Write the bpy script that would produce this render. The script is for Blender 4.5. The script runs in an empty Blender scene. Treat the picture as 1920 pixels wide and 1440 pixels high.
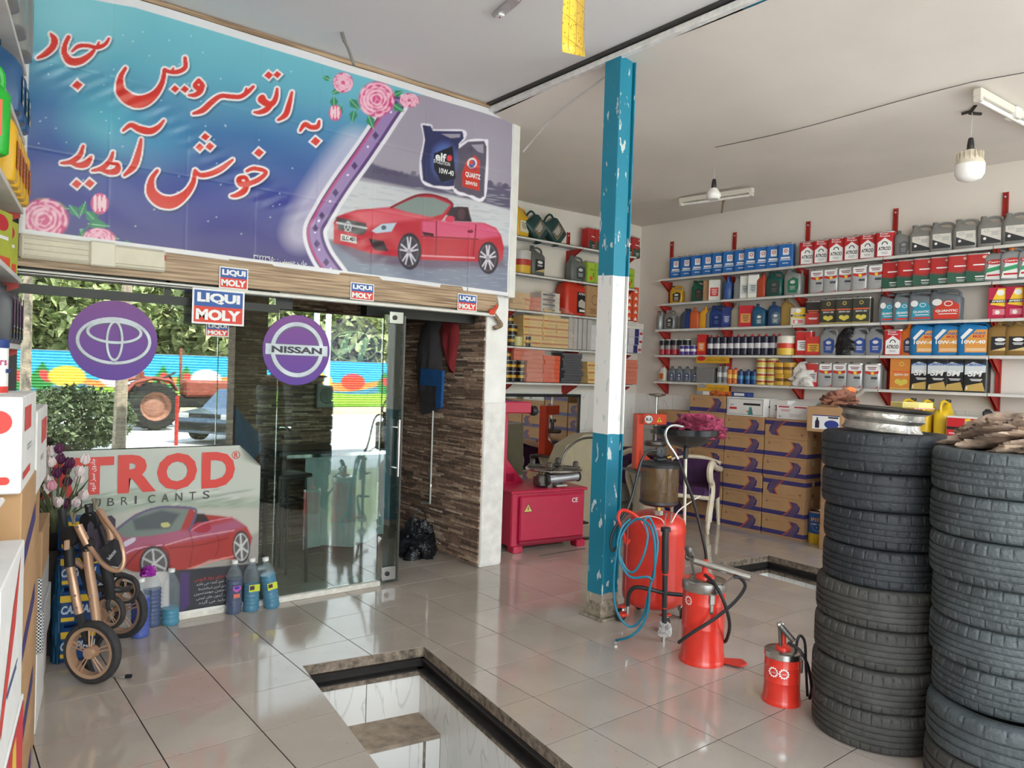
import bpy, math, random
import numpy as np
from mathutils import Vector, Matrix
random.seed(7); np.random.seed(7)
S = bpy.context.scene
COL = S.collection
PI = math.pi
# ---------------------------------------------------------------- camera
YAW, PITCH, ROLL, FPX = 0.674782638, -0.0143877612, 0.0329634261, 1396.47317
CAMH = 1.59
_fw = Vector((math.sin(YAW)*math.cos(PITCH), math.cos(YAW)*math.cos(PITCH), math.sin(PITCH)))
_r = _fw.cross(Vector((0,0,1))).normalized(); _u = _r.cross(_fw)
_r2 = math.cos(ROLL)*_r + math.sin(ROLL)*_u; _u2 = -math.sin(ROLL)*_r + math.cos(ROLL)*_u
camd = bpy.data.cameras.new('camera'); cam = bpy.data.objects.new('camera', camd); COL.objects.link(cam)
cam.matrix_world = Matrix(((_r2.x,_u2.x,-_fw.x,0),(_r2.y,_u2.y,-_fw.y,0),(_r2.z,_u2.z,-_fw.z,CAMH),(0,0,0,1)))
camd.sensor_fit = 'HORIZONTAL'; camd.sensor_width = 36; camd.lens = FPX/1920*36
camd.clip_start = .05; camd.clip_end = 300
S.camera = cam
# ---------------------------------------------------------------- light and exposure
S.view_settings.view_transform = 'Standard'
S.view_settings.look = 'None'
S.view_settings.gamma = 1
S.view_settings.use_curve_mapping = False
S.view_settings.exposure = 0.33
W = bpy.data.worlds.new('sky'); S.world = W; W.use_nodes = True
wn = W.node_tree; wn.nodes.clear()
_o = wn.nodes.new('ShaderNodeOutputWorld'); _b = wn.nodes.new('ShaderNodeBackground')
_tc = wn.nodes.new('ShaderNodeTexCoord'); _sp = wn.nodes.new('ShaderNodeSeparateXYZ'); _cr = wn.nodes.new('ShaderNodeValToRGB')
wn.links.new(_tc.outputs['Generated'], _sp.inputs[0]); wn.links.new(_sp.outputs['Z'], _cr.inputs[0])
wn.links.new(_cr.outputs[0], _b.inputs[0]); wn.links.new(_b.outputs[0], _o.inputs[0])
_cr.color_ramp.elements[0].color = (.95,.95,.93,1); _cr.color_ramp.elements[1].color = (.55,.72,1,1)
_b.inputs[1].default_value = 6.6
sun = bpy.data.lights.new('sun','SUN'); sun.energy = 19; sun.angle = .01; sun.color = (1,.95,.87)
so = bpy.data.objects.new('sun', sun); COL.objects.link(so)
so.rotation_euler = Vector((-.25,-.62,-1.0)).to_track_quat('-Z','Y').to_euler()
po = bpy.data.lights.new('opening_portal','AREA'); po.shape = 'RECTANGLE'; po.size = 8.2; po.size_y = 3.7
po.cycles.is_portal = True
pob = bpy.data.objects.new('opening_portal', po); COL.objects.link(pob)
pob.location = (3.4,-1.05,1.8); pob.rotation_euler = Vector((0,1,0)).to_track_quat('-Z','Z').to_euler()
# ---------------------------------------------------------------- helpers
def ray(x, y):
    return _fw + _r2*((x-960)/FPX) + _u2*((720-y)/FPX)
def on(ax, val, x, y):
    """the point of the plane ax=val that a measured photo pixel falls on"""
    d = ray(x, y); o = Vector((0,0,CAMH)); i = 'XYZ'.index(ax)
    return o + d*((val-o[i])/d[i])
def topx(P):
    """numpy (n,3) -> (n,2) photo pixels, used to lay out flat prints"""
    P = np.asarray(P, float) - [0,0,CAMH]
    z = P @ np.array(_fw)
    return np.stack([960+FPX*(P@np.array(_r2))/z, 720-FPX*(P@np.array(_u2))/z], -1)
def lin(c):
    return tuple(((v/255)/12.92 if v/255 <= .04045 else ((v/255+.055)/1.055)**2.4) for v in c[:3])
_mats = {}
def mat(col, rough=.5, metal=0., noise=.08, scale=12., bump=0., bscale=None, trans=0., coat=0., alpha=1., emit=0., name=None, spec=.5, vary=0.):
    key = (tuple(col), rough, metal, noise, scale, bump, bscale, trans, coat, alpha, emit, spec, vary)
    if key in _mats: return _mats[key]
    m = bpy.data.materials.new(name or 'paint'); m.use_nodes = True
    nt = m.node_tree; p = nt.nodes['Principled BSDF']
    c = lin(col)
    p.inputs['Roughness'].default_value = rough; p.inputs['Metallic'].default_value = metal
    p.inputs['Specular IOR Level'].default_value = spec
    if trans: p.inputs['Transmission Weight'].default_value = trans
    if coat: p.inputs['Coat Weight'].default_value = coat; p.inputs['Coat Roughness'].default_value = .05
    if alpha < 1: p.inputs['Alpha'].default_value = alpha
    if emit:
        p.inputs['Emission Color'].default_value = (*c,1); p.inputs['Emission Strength'].default_value = emit
    p.inputs['Base Color'].default_value = (*c,1)
    if noise or bump:
        tc = nt.nodes.new('ShaderNodeTexCoord'); nz = nt.nodes.new('ShaderNodeTexNoise')
        nz.inputs['Scale'].default_value = scale; nz.inputs['Detail'].default_value = 4
        nt.links.new(tc.outputs['Object'], nz.inputs['Vector'])
        if noise:
            mr = nt.nodes.new('ShaderNodeMapRange'); mr.inputs[3].default_value = 1-noise*1.5; mr.inputs[4].default_value = 1+noise*1.5
            mr.inputs[1].default_value = .25; mr.inputs[2].default_value = .75
            hs = nt.nodes.new('ShaderNodeHueSaturation'); hs.inputs['Color'].default_value = (*c,1)
            nt.links.new(nz.outputs[0], mr.inputs[0])
            if vary:
                oi = nt.nodes.new('ShaderNodeObjectInfo'); m2 = nt.nodes.new('ShaderNodeMapRange'); m2.inputs[3].default_value = 1-vary; m2.inputs[4].default_value = 1+vary
                mu = nt.nodes.new('ShaderNodeMath'); mu.operation = 'MULTIPLY'
                nt.links.new(oi.outputs['Random'], m2.inputs[0]); nt.links.new(mr.outputs[0], mu.inputs[0]); nt.links.new(m2.outputs[0], mu.inputs[1])
                nt.links.new(mu.outputs[0], hs.inputs['Value'])
            else: nt.links.new(mr.outputs[0], hs.inputs['Value'])
            nt.links.new(hs.outputs[0], p.inputs['Base Color'])
        if bump:
            b = nt.nodes.new('ShaderNodeBump'); b.inputs['Strength'].default_value = bump; b.inputs['Distance'].default_value = .01
            n2 = nt.nodes.new('ShaderNodeTexNoise'); n2.inputs['Scale'].default_value = bscale or scale*3
            nt.links.new(tc.outputs['Object'], n2.inputs['Vector']); nt.links.new(n2.outputs[0], b.inputs['Height'])
            nt.links.new(b.outputs[0], p.inputs['Normal'])
    _mats[key] = m
    return m
def flat(col, rough=.45): return mat(col, rough, noise=0)
def tag(o, label=None, cat=None, group=None, kind=None):
    if label: o['label'] = label
    if cat: o['category'] = cat
    if group: o['group'] = group
    if kind: o['kind'] = kind
    return o
def empty(name, loc=(0,0,0), rz=0., label=None, cat=None, group=None, rot=None, kind=None):
    o = bpy.data.objects.new(name, None); COL.objects.link(o); o.location = loc
    o.rotation_euler = rot or (0,0,rz); o.empty_display_size = .05
    return tag(o, label, cat, group, kind)
class MB:
    def __init__(s): s.v=[]; s.f=[]; s.mi=[]; s.sm=[]; s.cur=0; s.mats=[]; s.T=None
    def m(s, mt):
        if mt not in s.mats: s.mats.append(mt)
        s.cur = s.mats.index(mt); return s
    def add(s, vs, fs, smooth=False):
        n = len(s.v)
        if s.T is not None: vs = [tuple(s.T @ Vector(v)) for v in vs]
        s.v += [tuple(v) for v in vs]; s.f += [tuple(i+n for i in f) for f in fs]
        s.mi += [s.cur]*len(fs); s.sm += [smooth]*len(fs); return s
    def box(s, c, d, bev=0., R=None):
        x,y,z = d[0]/2,d[1]/2,d[2]/2
        if bev <= 0:
            vs = [Vector((sx*x,sy*y,sz*z)) for sz in (-1,1) for sy in (-1,1) for sx in (-1,1)]
            fs = [(0,2,3,1),(4,5,7,6),(0,1,5,4),(2,6,7,3),(0,4,6,2),(1,3,7,5)]
        else:
            b = min(bev, x*.98, y*.98, z*.98); vs = []; ix = {}
            for sz in (-1,1):
                for sy in (-1,1):
                    for sx in (-1,1):
                        ix[(sx,sy,sz)] = len(vs)
                        vs += [Vector((sx*x,sy*(y-b),sz*(z-b))),Vector((sx*(x-b),sy*y,sz*(z-b))),Vector((sx*(x-b),sy*(y-b),sz*z))]
            fs = []
            q = [(-1,-1),(1,-1),(1,1),(-1,1)]
            for k in (-1,1):
                a=[ix[(k,p,r)]+0 for p,r in q]; fs.append(a if k>0 else a[::-1])
                a=[ix[(r,k,p)]+1 for p,r in q]; fs.append(a if k>0 else a[::-1])
                a=[ix[(p,r,k)]+2 for p,r in q]; fs.append(a if k>0 else a[::-1])
            def e(a,b_,c,d_,sgn): fs.append((a,b_,c,d_) if sgn>0 else (d_,c,b_,a))
            for a in (-1,1):
                for b2 in (-1,1):
                    e(ix[(a,b2,-1)],ix[(a,b2,-1)]+1,ix[(a,b2,1)]+1,ix[(a,b2,1)],a*b2)
                    e(ix[(-1,a,b2)]+1,ix[(-1,a,b2)]+2,ix[(1,a,b2)]+2,ix[(1,a,b2)]+1,a*b2)
                    e(ix[(a,-1,b2)]+2,ix[(a,-1,b2)],ix[(a,1,b2)],ix[(a,1,b2)]+2,a*b2)
            for (sx,sy,sz),i in ix.items():
                fs.append((i,i+1,i+2) if sx*sy*sz>0 else (i+2,i+1,i))
        c = Vector(c)
        if R is not None: vs = [R @ v for v in vs]
        return s.add([v+c for v in vs], fs)
    def loft(s, secs, n=20, capb=True, capt=True, smooth=True):
        """secs: (z, cx, cy, w, d, p) superellipse rings"""
        vs=[];fs=[]
        for (z,cx,cy,w,d,p) in secs:
            for k in range(n):
                t = 2*PI*(k+.5)/n; ct,st = math.cos(t),math.sin(t)
                vs.append((cx+w/2*math.copysign(abs(ct)**(2/p),ct), cy+d/2*math.copysign(abs(st)**(2/p),st), z))
        m=len(secs)
        for i in range(m-1):
            for k in range(n):
                a=i*n+k;b=i*n+(k+1)%n; fs.append((a,b,b+n,a+n))
        s.add(vs,fs,smooth)
        nb = len(s.v)-len(vs)
        if capb: s.f.append(tuple(nb+k for k in range(n))[::-1]); s.mi.append(s.cur); s.sm.append(False)
        if capt: s.f.append(tuple(nb+(m-1)*n+k for k in range(n))); s.mi.append(s.cur); s.sm.append(False)
        return s
    def lathe(s, prof, n=24, c=(0,0,0), R=None, smooth=True, cap=True):
        """prof: (r,z) bottom to top"""
        vs=[];fs=[];c=Vector(c)
        for r,z in prof:
            for k in range(n):
                t=2*PI*k/n; v=Vector((r*math.cos(t),r*math.sin(t),z))
                vs.append((R@v if R is not None else v)+c)
        for i in range(len(prof)-1):
            for k in range(n):
                a=i*n+k;b=i*n+(k+1)%n; fs.append((a,b,b+n,a+n))
        if cap:
            if prof[0][0]>1e-5: fs.append(tuple(range(n))[::-1])
            if prof[-1][0]>1e-5: fs.append(tuple((len(prof)-1)*n+k for k in range(n)))
        return s.add(vs,fs,smooth)
    def cyl(s, a, b, r, n=12, r2=None, smooth=True):
        a=Vector(a);b=Vector(b);d=b-a
        return s.lathe([(r,0),(r if r2 is None else r2,d.length)],n,a,d.to_track_quat('Z','Y').to_matrix(),smooth)
    def tube(s, pts, r, n=8, closed=False, smooth=True, flatz=1.):
        pts=[Vector(p) for p in pts]; m=len(pts); rr = r if isinstance(r,(list,tuple)) else [r]*m
        vs=[];fs=[];prev=None
        for i,p in enumerate(pts):
            if closed: t=(pts[(i+1)%m]-pts[i-1])
            else: t=pts[min(i+1,m-1)]-pts[max(i-1,0)]
            if t.length<1e-9: t=Vector((0,0,1))
            t.normalize()
            if prev is None:
                prev=t.orthogonal().normalized()
                if abs(t.z)<.9: prev=(Vector((0,0,1))-t*t.z).normalized()
            else:
                prev=prev-t*prev.dot(t)
                if prev.length<1e-6: prev=t.orthogonal()
                prev.normalize()
            q=t.cross(prev)
            for k in range(n):
                a=2*PI*k/n; vs.append(p+prev*(rr[i]*flatz*math.cos(a))+q*(rr[i]*math.sin(a)))
        for i in range(m if closed else m-1):
            for k in range(n):
                a=i*n+k;b=i*n+(k+1)%n;c=((i+1)%m)*n
                fs.append((a,b,c+(k+1)%n,c+k))
        if not closed:
            fs.append(tuple(range(n))[::-1]); fs.append(tuple((m-1)*n+k for k in range(n)))
        return s.add(vs,fs,smooth)
    def prism(s, poly, t0, t1, R=None, c=(0,0,0), smooth=False):
        """poly: 2-D (x,y) ring, extruded along z t0..t1, then R, c"""
        n=len(poly); c=Vector(c)
        vs=[Vector((x,y,t)) for t in (t0,t1) for x,y in poly]
        if R is not None: vs=[R@v for v in vs]
        ar=sum(poly[i][0]*poly[(i+1)%n][1]-poly[(i+1)%n][0]*poly[i][1] for i in range(n))
        fs=[tuple(range(n))[::-1],tuple(range(n,2*n))]+[(i,(i+1)%n,(i+1)%n+n,i+n) for i in range(n)]
        if ar<0: fs=[f[::-1] for f in fs]
        return s.add([v+c for v in vs],fs,smooth)
    def quad(s, a,b,c,d): return s.add([a,b,c,d],[(0,1,2,3)])
    def build(s, name, mt=None, parent=None, loc=None, rot=None, tri=False):
        me = bpy.data.meshes.new(name); me.from_pydata(s.v,[],s.f)
        ms = s.mats if s.mats else [mt]
        for x in ms: me.materials.append(x)
        if len(ms)>1: me.polygons.foreach_set('material_index', s.mi)
        me.polygons.foreach_set('use_smooth', s.sm); me.update()
        if any(s.sm):
            try: me.set_sharp_from_angle(angle=math.radians(42))
            except Exception: pass
        return link(name, me, parent, loc, rot)
def link(name, me, parent=None, loc=None, rot=None):
    o = bpy.data.objects.new(name, me); COL.objects.link(o)
    if parent: o.parent = parent
    if loc is not None: o.location = loc
    if rot is not None: o.rotation_euler = rot
    return o
_ch = {}
def note_children():
    _ch.clear()
    for o in bpy.data.objects:
        if o.parent: _ch.setdefault(o.parent.name, []).append(o)
def dup(root, loc, rz=None, label=None, group=None, rot=None, scale=None):
    def cp(o, par):
        c = o.copy(); COL.objects.link(c); c.parent = par
        for k in list(o.children): cp(k, c)
        return c
    c = cp(root, None); c.location = loc
    if rz is not None: c.rotation_euler = (0,0,rz)
    if rot is not None: c.rotation_euler = rot
    if scale is not None: c.scale = scale
    if label: c['label'] = label
    if group: c['group'] = group
    return c
_tm = {}
def text_mesh(txt, size, bold=0., spacing=1., shear=0.):
    key=(txt,size,bold,spacing,shear)
    if key in _tm: return _tm[key]
    cu = bpy.data.curves.new('writing','FONT'); cu.body = txt; cu.size = size; cu.align_x='CENTER'; cu.align_y='CENTER'
    cu.offset = bold*size; cu.resolution_u = 3; cu.space_character = spacing; cu.shear = shear
    o = bpy.data.objects.new('writing', cu); COL.objects.link(o)
    dg = bpy.context.evaluated_depsgraph_get()
    me = bpy.data.meshes.new_from_object(o.evaluated_get(dg))
    vs = [tuple(v.co) for v in me.vertices]; fs=[tuple(p.vertices) for p in me.polygons]
    bpy.data.objects.remove(o); bpy.data.curves.remove(cu); bpy.data.meshes.remove(me)
    if vs:
        xs=[v[0] for v in vs]; ys=[v[1] for v in vs]; cx=(min(xs)+max(xs))/2; cy=(min(ys)+max(ys))/2
        vs=[(v[0]-cx,v[1]-cy,0) for v in vs]
        w=max(xs)-min(xs);h=max(ys)-min(ys)
    else: w=h=1
    _tm[key]=(vs,fs,w,h)
    return _tm[key]
def put_text(mb, txt, mt, F, x, y, w=None, h=None, size=1., bold=0., eps=.0006, spacing=1., rot=0., shear=0.):
    """write txt centred at (x,y) of frame F (Matrix: x right, y up, z out), fitted to width w / height h"""
    vs,fs,tw,th = text_mesh(txt, 1., bold, spacing, shear)
    if not vs: return
    if w and h: sx,sy=w/tw,h/th
    elif w: sx=sy=w/tw
    elif h: sx=sy=h/th
    else: sx=sy=size
    c,s_=math.cos(rot),math.sin(rot)
    mb.m(mt); T=mb.T; mb.T=None
    mb.add([F@Vector((x+c*v[0]*sx-s_*v[1]*sy, y+s_*v[0]*sx+c*v[1]*sy, eps)) for v in vs], fs); mb.T=T
def poly2(mb, F, pts, mt, eps=.0003):
    mb.m(mt); T=mb.T; mb.T=None
    ar=sum(pts[i][0]*pts[(i+1)%len(pts)][1]-pts[(i+1)%len(pts)][0]*pts[i][1] for i in range(len(pts)))
    pts = pts if ar>0 else pts[::-1]
    mb.add([F@Vector((p[0],p[1],eps)) for p in pts],[tuple(range(len(pts)))]); mb.T=T
def rect2(mb,F,x0,y0,x1,y1,mt,eps=.0003): poly2(mb,F,[(x0,y0),(x1,y0),(x1,y1),(x0,y1)],mt,eps)
def ell2(mb,F,x,y,a,b,mt,eps=.0003,n=28): poly2(mb,F,[(x+a*math.cos(2*PI*k/n),y+b*math.sin(2*PI*k/n)) for k in range(n)],mt,eps)
def ring2(mb,F,x,y,a,b,t,mt,eps=.0005,n=40,a0=0,a1=2*PI,tb=None):
    mb.m(mt);T=mb.T;mb.T=None; tb = t if tb is None else tb
    vs=[];fs=[]
    full=abs(a1-a0-2*PI)<1e-6; m=n if full else n+1
    for k in range(m):
        q=a0+(a1-a0)*k/n
        vs+= [F@Vector((x+(a-t)*math.cos(q),y+(b-tb)*math.sin(q),eps)),F@Vector((x+a*math.cos(q),y+b*math.sin(q),eps))]
    for k in range(n):
        j=(k+1)%m; fs.append((2*k,2*k+1,2*j+1,2*j))
    mb.add(vs,fs); mb.T=T
def frame(o, xdir, ydir):
    x=Vector(xdir).normalized(); y=Vector(ydir); y=(y-x*y.dot(x)).normalized(); z=x.cross(y)
    return Matrix(((x.x,y.x,z.x,o[0]),(x.y,y.y,z.y,o[1]),(x.z,y.z,z.z,o[2]),(0,0,0,1)))
# colour-attribute prints: a dense grid whose colours are painted in numpy
class Paint:
    def __init__(s, w, h, X, Y): s.w=w;s.h=h;s.X=X;s.Y=Y;s.C=np.zeros((h,w,3))
    def blend(s, m, col):
        col=np.array(lin(col)) if not isinstance(col,np.ndarray) else col
        s.C = s.C*(1-m[...,None]) + col*m[...,None]
    def poly(s, pts, col, a=1., soft=1.2):
        X,Y=s.X,s.Y; inside=np.zeros(X.shape,bool); dist=np.full(X.shape,1e9); n=len(pts)
        for i in range(n):
            x0,y0=pts[i];x1,y1=pts[(i+1)%n]
            if y0!=y1:
                c=((y0>Y)!=(y1>Y))&(X<(x1-x0)*(Y-y0)/(y1-y0)+x0); inside^=c
            dx,dy=x1-x0,y1-y0;L=dx*dx+dy*dy+1e-9
            t=np.clip(((X-x0)*dx+(Y-y0)*dy)/L,0,1); dist=np.minimum(dist,np.hypot(X-x0-t*dx,Y-y0-t*dy))
        sd=np.where(inside,dist,-dist); s.blend(np.clip(sd/soft+.5,0,1)*a,col)
    def stroke(s, pts, col, grow=0., a=1., soft=1.2, off=(0,0)):
        P=smooth_path(pts); X,Y=s.X-off[0],s.Y-off[1]; d=np.full(X.shape,1e9)
        for i in range(len(P)-1):
            x0,y0,r0=P[i];x1,y1,r1=P[i+1];dx,dy=x1-x0,y1-y0;L=dx*dx+dy*dy+1e-9
            t=np.clip(((X-x0)*dx+(Y-y0)*dy)/L,0,1); d=np.minimum(d,np.hypot(X-x0-t*dx,Y-y0-t*dy)-(r0+(r1-r0)*t))
        s.blend(np.clip((grow-d)/soft+.5,0,1)*a,col)
    def ell(s,x,y,a,b,col,al=1.,rot=0.,soft=.08):
        c,q=math.cos(rot),math.sin(rot);dx,dy=s.X-x,s.Y-y
        r=np.hypot((dx*c+dy*q)/a,(-dx*q+dy*c)/b); s.blend(np.clip((1-r)/soft+.5,0,1)*al,col)
def smooth_path(pts, k=6):
    if len(pts)<3: return [tuple(map(float,p)) for p in pts]
    out=[];n=len(pts);P=[np.array(p,float) for p in pts]
    for i in range(n-1):
        p0=P[max(i-1,0)];p1=P[i];p2=P[i+1];p3=P[min(i+2,n-1)]
        for j in range(k):
            t=j/k; out.append(.5*((2*p1)+(-p0+p2)*t+(2*p0-5*p1+4*p2-p3)*t*t+(-p0+3*p1-3*p2+p3)*t**3))
    out.append(P[-1]); return out
def spl(pts,k=6): return [Vector(p) for p in smooth_path([tuple(p) for p in pts],k)]
def vcol_mat(rough=.4, coat=0., spec=.5, bump=0., name='print'):
    m=bpy.data.materials.new(name);m.use_nodes=True;nt=m.node_tree;p=nt.nodes['Principled BSDF']
    a=nt.nodes.new('ShaderNodeVertexColor');a.layer_name='Col'
    nt.links.new(a.outputs[0],p.inputs['Base Color']);p.inputs['Roughness'].default_value=rough;p.inputs['Coat Weight'].default_value=coat
    p.inputs['Specular IOR Level'].default_value=spec
    if bump:
        nz=nt.nodes.new('ShaderNodeTexNoise');nz.inputs['Scale'].default_value=6;b=nt.nodes.new('ShaderNodeBump');b.inputs['Strength'].default_value=bump
        tc=nt.nodes.new('ShaderNodeTexCoord');nt.links.new(tc.outputs['Object'],nz.inputs[0]);nt.links.new(nz.outputs[0],b.inputs['Height']);nt.links.new(b.outputs[0],p.inputs['Normal'])
    return m
def grid_print(name, P3, C, m, parent=None, backing=0.):
    """P3: (h,w,3) points, C: (h,w,3) linear colours"""
    h,w=P3.shape[:2]
    me=bpy.data.meshes.new(name); i=np.arange(h*w).reshape(h,w)
    q=np.stack([i[:-1,:-1],i[:-1,1:],i[1:,1:],i[1:,:-1]],-1).reshape(-1,4)
    me.vertices.add(h*w); me.vertices.foreach_set('co',P3.reshape(-1).astype(np.float32))
    me.loops.add(q.size); me.loops.foreach_set('vertex_index',q.reshape(-1).astype(np.int32))
    me.polygons.add(len(q)); me.polygons.foreach_set('loop_start',np.arange(0,q.size,4,dtype=np.int32)); me.polygons.foreach_set('loop_total',np.full(len(q),4,np.int32))
    me.polygons.foreach_set('use_smooth',np.ones(len(q),bool))
    me.update(calc_edges=True)
    ca=me.color_attributes.new('Col','FLOAT_COLOR','POINT'); cc=np.ones((h*w,4),np.float32); cc[:,:3]=C.reshape(-1,3); ca.data.foreach_set('color',cc.reshape(-1))
    me.materials.append(m)
    return link(name,me,parent)
# plan-view polygon helpers (floor tiles cut around the pits)
def clip(poly, a, b, keep=1):
    out=[];n=len(poly)
    sd=lambda p:((b[0]-a[0])*(p[1]-a[1])-(b[1]-a[1])*(p[0]-a[0]))*keep
    for i in range(n):
        p,q=poly[i],poly[(i+1)%n];sp,sq=sd(p),sd(q)
        if sp>=0: out.append(p)
        if (sp>0)!=(sq>0) and abs(sp-sq)>1e-12:
            t=sp/(sp-sq); out.append((p[0]+(q[0]-p[0])*t,p[1]+(q[1]-p[1])*t))
    return out if len(out)>2 else []
def area(p): return abs(sum(p[i][0]*p[(i+1)%len(p)][1]-p[(i+1)%len(p)][0]*p[i][1] for i in range(len(p))))/2
def minus(polys, hole):
    """hole: convex ccw quad"""
    res=[]
    for p in polys:
        rest=p
        for i in range(4):
            if not rest: break
            a,b=hole[i],hole[(i+1)%4]
            o=clip(rest,a,b,-1)
            if o and area(o)>2e-5: res.append(o)
            rest=clip(rest,a,b,1)
    return res
ORD=['first','second','third','fourth','fifth','sixth','seventh','eighth','ninth','tenth','eleventh','twelfth','thirteenth','fourteenth','fifteenth','sixteenth','seventeenth','eighteenth','nineteenth','twentieth']
def nth(i,n,side='left'):
    if i==0: return 'leftmost'
    if i==n-1: return 'rightmost'
    return ORD[i]+' from the '+side
# ================================================================ the building
XR, YB, YG = 7.25, 6.50, 4.85          # right wall, back wall, shop glass
PX0, PX1 = 3.60, 3.82                  # end of the office wall
ZC, ZR = 3.72, 3.52                    # ceilings left / right of the beam
LK = .177                              # the left wall runs askew
def leftx(y, o=0.): return .384 + LK*(y-3.361) - o
plaster = mat((226,218,208), .85, noise=.025, scale=1.6, bump=.10, bscale=9)
plaster2 = mat((228,220,210), .85, noise=.05, scale=1.1, bump=.14, bscale=6)
ceil_l = mat((226,224,222), .8, noise=.015, scale=1.2)
trimw = mat((222,220,214), .6, noise=.05)
wood = None
def nodemat(name):
    m=bpy.data.materials.new(name);m.use_nodes=True;return m,m.node_tree,m.node_tree.nodes['Principled BSDF']
def N(nt,t,**kw):
    n=nt.nodes.new('ShaderNode'+t)
    for k,v in kw.items():
        if k.startswith('i_'): n.inputs[k[2:].replace('_',' ')].default_value=v
        else: setattr(n,k,v)
    return n
# polished floor tile
ft,nt,p=nodemat('polished_tile')
tc=N(nt,'TexCoord');nz=N(nt,'TexNoise',i_Scale=2.2,i_Detail=6.);nt.links.new(tc.outputs['Object'],nz.inputs[0])
cr=N(nt,'ValToRGB');cr.color_ramp.elements[0].position=.3;cr.color_ramp.elements[1].position=.7
cr.color_ramp.elements[0].color=(*lin((170,158,147)),1);cr.color_ramp.elements[1].color=(*lin((184,172,161)),1)
oi=N(nt,'ObjectInfo');mr=N(nt,'MapRange');mr.inputs[3].default_value=.97;mr.inputs[4].default_value=1.02
hs=N(nt,'HueSaturation');nt.links.new(nz.outputs[0],cr.inputs[0]);nt.links.new(cr.outputs[0],hs.inputs['Color'])
nt.links.new(oi.outputs['Random'],mr.inputs[0])
# dust film: scattered dark specks
n3=N(nt,'TexNoise',i_Scale=34.,i_Detail=3.);nt.links.new(tc.outputs['Object'],n3.inputs[0])
m3=N(nt,'MapRange');m3.inputs[1].default_value=.66;m3.inputs[2].default_value=.76;m3.inputs[3].default_value=1.;m3.inputs[4].default_value=.72
nt.links.new(n3.outputs[0],m3.inputs[0]);mu=N(nt,'Math',operation='MULTIPLY');nt.links.new(mr.outputs[0],mu.inputs[0]);nt.links.new(m3.outputs[0],mu.inputs[1]);nt.links.new(mu.outputs[0],hs.inputs['Value'])
nt.links.new(hs.outputs[0],p.inputs['Base Color'])
n2=N(nt,'TexNoise',i_Scale=5.,i_Detail=4.);nt.links.new(tc.outputs['Object'],n2.inputs[0]);m2=N(nt,'MapRange');m2.inputs[3].default_value=.03;m2.inputs[4].default_value=.13
nt.links.new(n2.outputs[0],m2.inputs[0]);nt.links.new(m2.outputs[0],p.inputs['Roughness']);p.inputs['Specular IOR Level'].default_value=.9
bp=N(nt,'Bump',i_Strength=.03,i_Distance=.01);n4=N(nt,'TexNoise',i_Scale=3.);nt.links.new(tc.outputs['Object'],n4.inputs[0]);nt.links.new(n4.outputs[0],bp.inputs['Height']);nt.links.new(bp.outputs[0],p.inputs['Normal'])
# marble wall tile
mt_,nt,p=nodemat('marble_tile')
tc=N(nt,'TexCoord');mp=N(nt,'Mapping');mp.inputs['Rotation'].default_value=(.75,.75,0);mp.inputs['Scale'].default_value=(2.2,2.2,.5)
nz=N(nt,'TexNoise',i_Scale=1.3,i_Detail=5.,i_Distortion=1.5);nt.links.new(tc.outputs['Object'],mp.inputs[0]);nt.links.new(mp.outputs[0],nz.inputs[0])
cr=N(nt,'ValToRGB');e=cr.color_ramp.elements;e[0].position=.485;e[0].color=(*lin((230,228,222)),1);e[1].position=.515;e[1].color=(*lin((228,226,220)),1)
q=cr.color_ramp.elements.new(.5);q.color=(*lin((204,204,200)),1)
nt.links.new(nz.outputs[0],cr.inputs[0]);nt.links.new(cr.outputs[0],p.inputs['Base Color']);p.inputs['Roughness'].default_value=.22
marble=mt_
wd,nt,p=nodemat('wood_grain')
tc=N(nt,'TexCoord');mp=N(nt,'Mapping');mp.inputs['Scale'].default_value=(1.2,20,38);nz=N(nt,'TexNoise',i_Scale=2.,i_Detail=5.)
nt.links.new(tc.outputs['Object'],mp.inputs[0]);nt.links.new(mp.outputs[0],nz.inputs[0]);cr=N(nt,'ValToRGB');e=cr.color_ramp.elements
e[0].position=.35;e[0].color=(*lin((126,98,74)),1);e[1].position=.62;e[1].color=(*lin((190,162,132)),1);nt.links.new(nz.outputs[0],cr.inputs[0]);nt.links.new(cr.outputs[0],p.inputs['Base Color']);p.inputs['Roughness'].default_value=.45
wood=wd
grime=mat((122,109,95),.9,noise=.5,scale=26,bump=.8,bscale=50)
grout=mat((40,34,30),.9,noise=.2,scale=20)
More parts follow.
